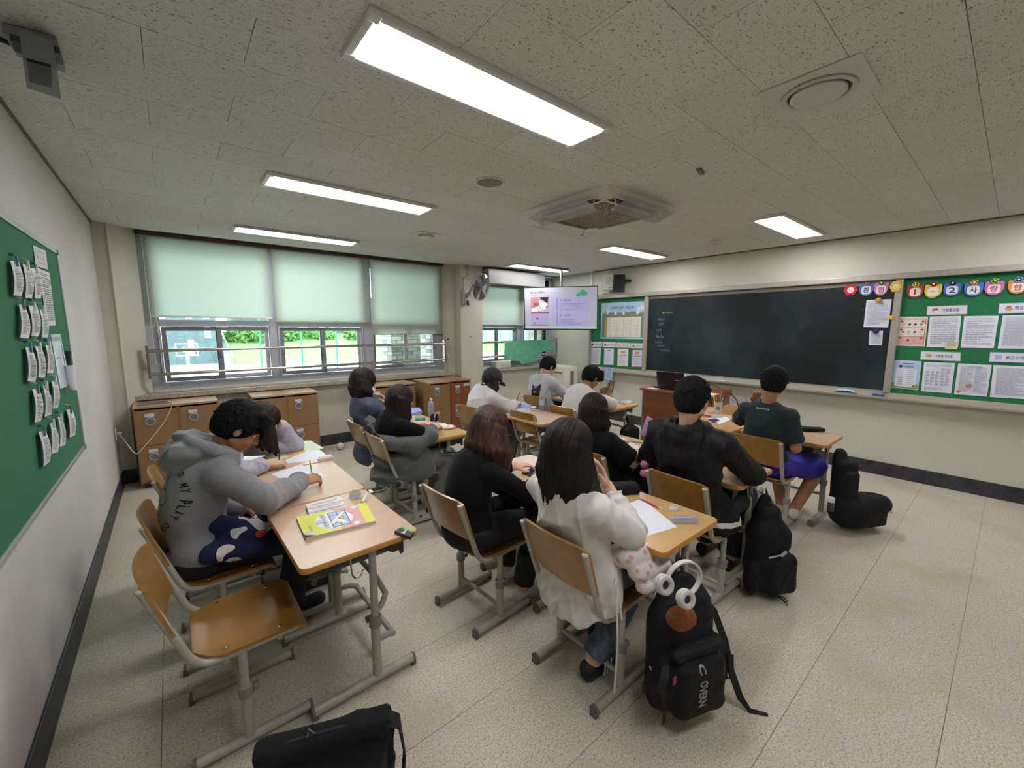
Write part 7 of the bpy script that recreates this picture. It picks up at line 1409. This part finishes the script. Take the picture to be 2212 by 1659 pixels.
G = Field((1.84,3.44,.67),(2.06,3.66,.84),.006); G.ell((1.94,3.56,.745),(.045,.04,.045),None,k=.01); tag(organic(G,'black_pouch',BAG,None,lambda V: folds(V,.008,14,3),1),'round black pouch beside the clear water bottle','pouch')
ph = Matrix.Rotation(-.9,3,'Y'); tag(MB().obox((1.62,3.60,.80),(.038,.004,.075),Matrix.Rotation(.5,3,'Z')@Matrix.Rotation(.5,3,'Y')).build('phone',flat('c9d6d6',.3)),'pale phone held up in front of the draped-hoodie girl','phone')
# C3 / C4
quad('green_sheet',[(1112,872),(1133,868),(1150,880),(1115,893)],ZT,.0008,flat('c4d6c6',.5),'pale green sheet on the desk of the girl in cap','paper'); quad('memo_pad',[(1118,878),(1132,870),(1151,876),(1138,881)],.7016,.008,flat('8f8fd4',.5),'lilac memo pad on the desk of the girl in cap','notebook')
tag(MB().tube([at(1134,873,'z',.715),at(1140,875,'z',.715)],.008,8).build('eraser',flat('dfdfe8',.5),None,smooth=True),'white eraser on the lilac memo pad','eraser'); quad('name_label',[(1145,879),(1155,877),(1159,880),(1149,882)],ZT,.0006,WHITE,'small white label on the centre desk','label')
# C1 / C2
quad('blank_paper',[(1330,950),(1345,945),(1382,965),(1376,972)],ZT,.0006,PAPER,'white sheet under the hand of the dark-haired girl in black','paper')
tag(MB().box((2.80,2.0,.7006),(2.86,2.16,.72),bev=.005).build('green_eraser',flat('6fb04a',.5)),'small green block at the far side of the middle desk','block').scale = (.5,.2,.8)
pencil(at(1352,952,'z',.706),at(1375,955,'z',.706)-at(1352,952,'z',.706),.14,'55504a','dark pencil lying on the middle desk')
pp = at(1397,922,'y',1.62); e = empty('phone',pp,0,'pink cased phone propped up beside the boy in black jacket','phone'); Mp = Matrix.Rotation(.55,3,'Y')@Matrix.Rotation(-.25,3,'Z'); MB().obox(pp,(.034,.004,.07),Mp).build('case',flat('2c2226',.4),e,world=True); MB().obox(pp+Mp@Vector((0,-.0065,0)),(.033,.002,.072),Mp).build('back_cover',flat('d9a0d0',.4),e,world=True)
for k,(u,v) in enumerate(((1393,1003),(1392,1022))): p = at(u,v,'y',1.48); tag(MB().lathe([(.001,-.028)]+[(.03*math.sin(q*.3927),-.028*math.cos(q*.3927)) for q in range(1,8)]+[(.001,.028)],c=tuple(p),seg=14).build('plush_ball',flat('d07a9a',.9),None,smooth=True),['upper pink plush ball beside the black jacket','lower pink plush ball beside the black jacket'][k],'plush')
quad('phone',[(1622,998),(1640,996),(1643,1008),(1626,1011)],ZT,.01,flat('2a2a2c',.3),'dark phone at the elbow of the boy in black jacket','phone')
# E desks
quad('blank_paper',[(1525,904),(1566,900),(1580,906),(1554,916)],ZT,.0006,PAPER,'white sheet on the desk behind the dark teal shirt','paper'); quad('phone',[(1530,905),(1546,903),(1554,907),(1542,912)],.7014,.009,flat('2c2f3a',.3),'dark phone lying on the white sheet','phone')
quad('pencil_case',[(1534,897),(1558,897),(1560,900),(1536,900)],ZT,.012,flat('a9a7a6',.4),'grey pencil tin at the far edge of the phone desk','pencil case'); tag(MB().box((4.2,1.63,.7006),(4.26,1.70,.73),bev=.01).build('orange_cap',flat('d9692c',.5)),'small orange cap beside the dark teal shirt','cap')
cpp = Vector((4.545,1.985,.7006)); e = empty('pencil_cup',cpp,0,'white paper cup with green emblem full of pens','cup'); MB().lathe([(.033,0),(.044,.115),(.046,.116),(.046,.12),(.041,.12),(.031,.004),(.001,.004)],seg=24).build('body',flat('cfcac4',.5),e,smooth=True)
dd_ = Vector((-.9,-.38,.0)).normalized(); mbb = MB(); S = Sheet(*[cpp+Vector(q)+dd_*.044 for q in ((.0,0,0),)*4],n=dd_); hz = Vector((0,0,1)).cross(dd_); c0 = cpp+Vector((0,0,.062))+dd_*.041; S = Sheet(c0-hz*.02+Vector((0,0,.02)),c0+hz*.02+Vector((0,0,.02)),c0+hz*.02-Vector((0,0,.02)),c0-hz*.02-Vector((0,0,.02)),n=dd_)
S.disc(mbb,.5,.5,.46,0,.001); S.ring(mbb,.5,.5,.40,1,.002,.08); S.disc(mbb,.5,.45,.14,1,.002); S.ngon(mbb,[(.32,.8),(.40,.55),(.6,.55),(.68,.8)],1,.002); mbb.build('emblem',[flat('2f5c48',.5),flat('d5d2cc',.5)],e,world=True)
for k,(dx,dy,l,col,lb) in enumerate(((-.01,.02,.075,'d8e03c','yellow highlighter'),(.0,.01,.06,'b8d83a','lime highlighter'),(.012,-.005,.13,'c9a04a','tall yellow pencil'),(.015,-.02,.07,'3a2f7a','dark purple marker'),(-.015,.0,.08,'8a2f4a','dark red pen'),(.02,-.01,.05,'cfcfd4','white pen'))):
    p = cpp+Vector((dx,dy,.05)); tag(MB().cyl(p,p+Vector((dx*1.2,dy*1.4,.07+l)),.006 if k!=2 else .004,seg=8).build('pen',flat(col,.4),None,smooth=True),'%s standing in the white paper cup'%lb,'pen')
e = empty('wooden_box',(4.62,1.80,.7006),0,'pale wooden tray box beside the paper cup','box'); PB = wood('pale_pine','c9a878','d4b588','y',.5,0,14)
MB().box((-.06,-.14,0),(.06,.14,.008)).build('bottom',PB,e); MB().box((-.06,-.14,.008),(-.052,.14,.085)).build('side',PB,e); MB().box((.052,-.14,.008),(.06,.14,.085)).build('side',PB,e); MB().box((-.052,-.14,.008),(.052,-.132,.085)).build('end',PB,e); MB().box((-.052,.132,.008),(.052,.14,.085)).build('end',PB,e)
tag(MB().box((4.60,1.74,.7105),(4.63,1.79,.83),bev=.012).build('sharpener',flat('dcdce0',.4),None,smooth=True),'white sharpener standing in the wooden box','sharpener')
pc = at(1752,927,'z',.72); G = Field((pc.x-.16,pc.y-.16,.67),(pc.x+.16,pc.y+.16,.80),.006); G.rbox((pc.x,pc.y,.722),(.10,.045,.018),.015,rotz(-.9),k=.01); tag(organic(G,'pencil_pouch',BAG,None,lambda V: folds(V,.006,14,3),1),'black zip pouch on the desk nearest the front wall','pouch')
quad('clear_folder',[(1716,925),(1738,920),(1744,928),(1720,936)],ZT,.006,flat('a7aab0',.3),'grey clear folder leaning on the black zip pouch','folder')
quad('booklet',[(1336,868),(1350,864),(1369,867),(1352,873)],ZT,.014,flat('c9c9c4',.5),'stapled booklets on the desk of the boy in white shirt','booklet',None,lambda s,mb: s.rects(mb,[(.05,.1,.45,.9,0),(.5,.1,.9,.5,1)],.0006),[flat('8fa080',.6),flat('c99a90',.6)]); quad('blank_paper',[(1322,873),(1332,870),(1337,874),(1326,877)],ZT,.0006,PAPER,'small white paper beside the stapled booklets','paper')
Mh = Matrix.Rotation(-.7,3,'Y')@Matrix.Rotation(.4,3,'Z'); tag(MB().obox((4.03,3.03,.925),(.005,.037,.075),Matrix.Rotation(.35,3,'Y')@Matrix.Rotation(.5,3,'Z')).build('phone',flat('2a2524',.3)),'dark phone held up by the boy in white shirt','phone')
tag(MB().poly([(-.0,0,0),(.01,0,0),(.006,.006,0)],(0,0,.0008)).build('floor_scrap',flat('3a3540',.8)),'tiny dark scrap on the floor at right','scrap').location = at(2093,1227,'z',.0)
tag(MB().poly([(-.0,0,0),(.014,0.002,0),(.006,.006,0)],(0,0,.0008)).build('floor_scrap',flat('55504a',.8)),'small grey scrap on the floor below the other one','scrap').location = at(2059,1349,'z',.0)
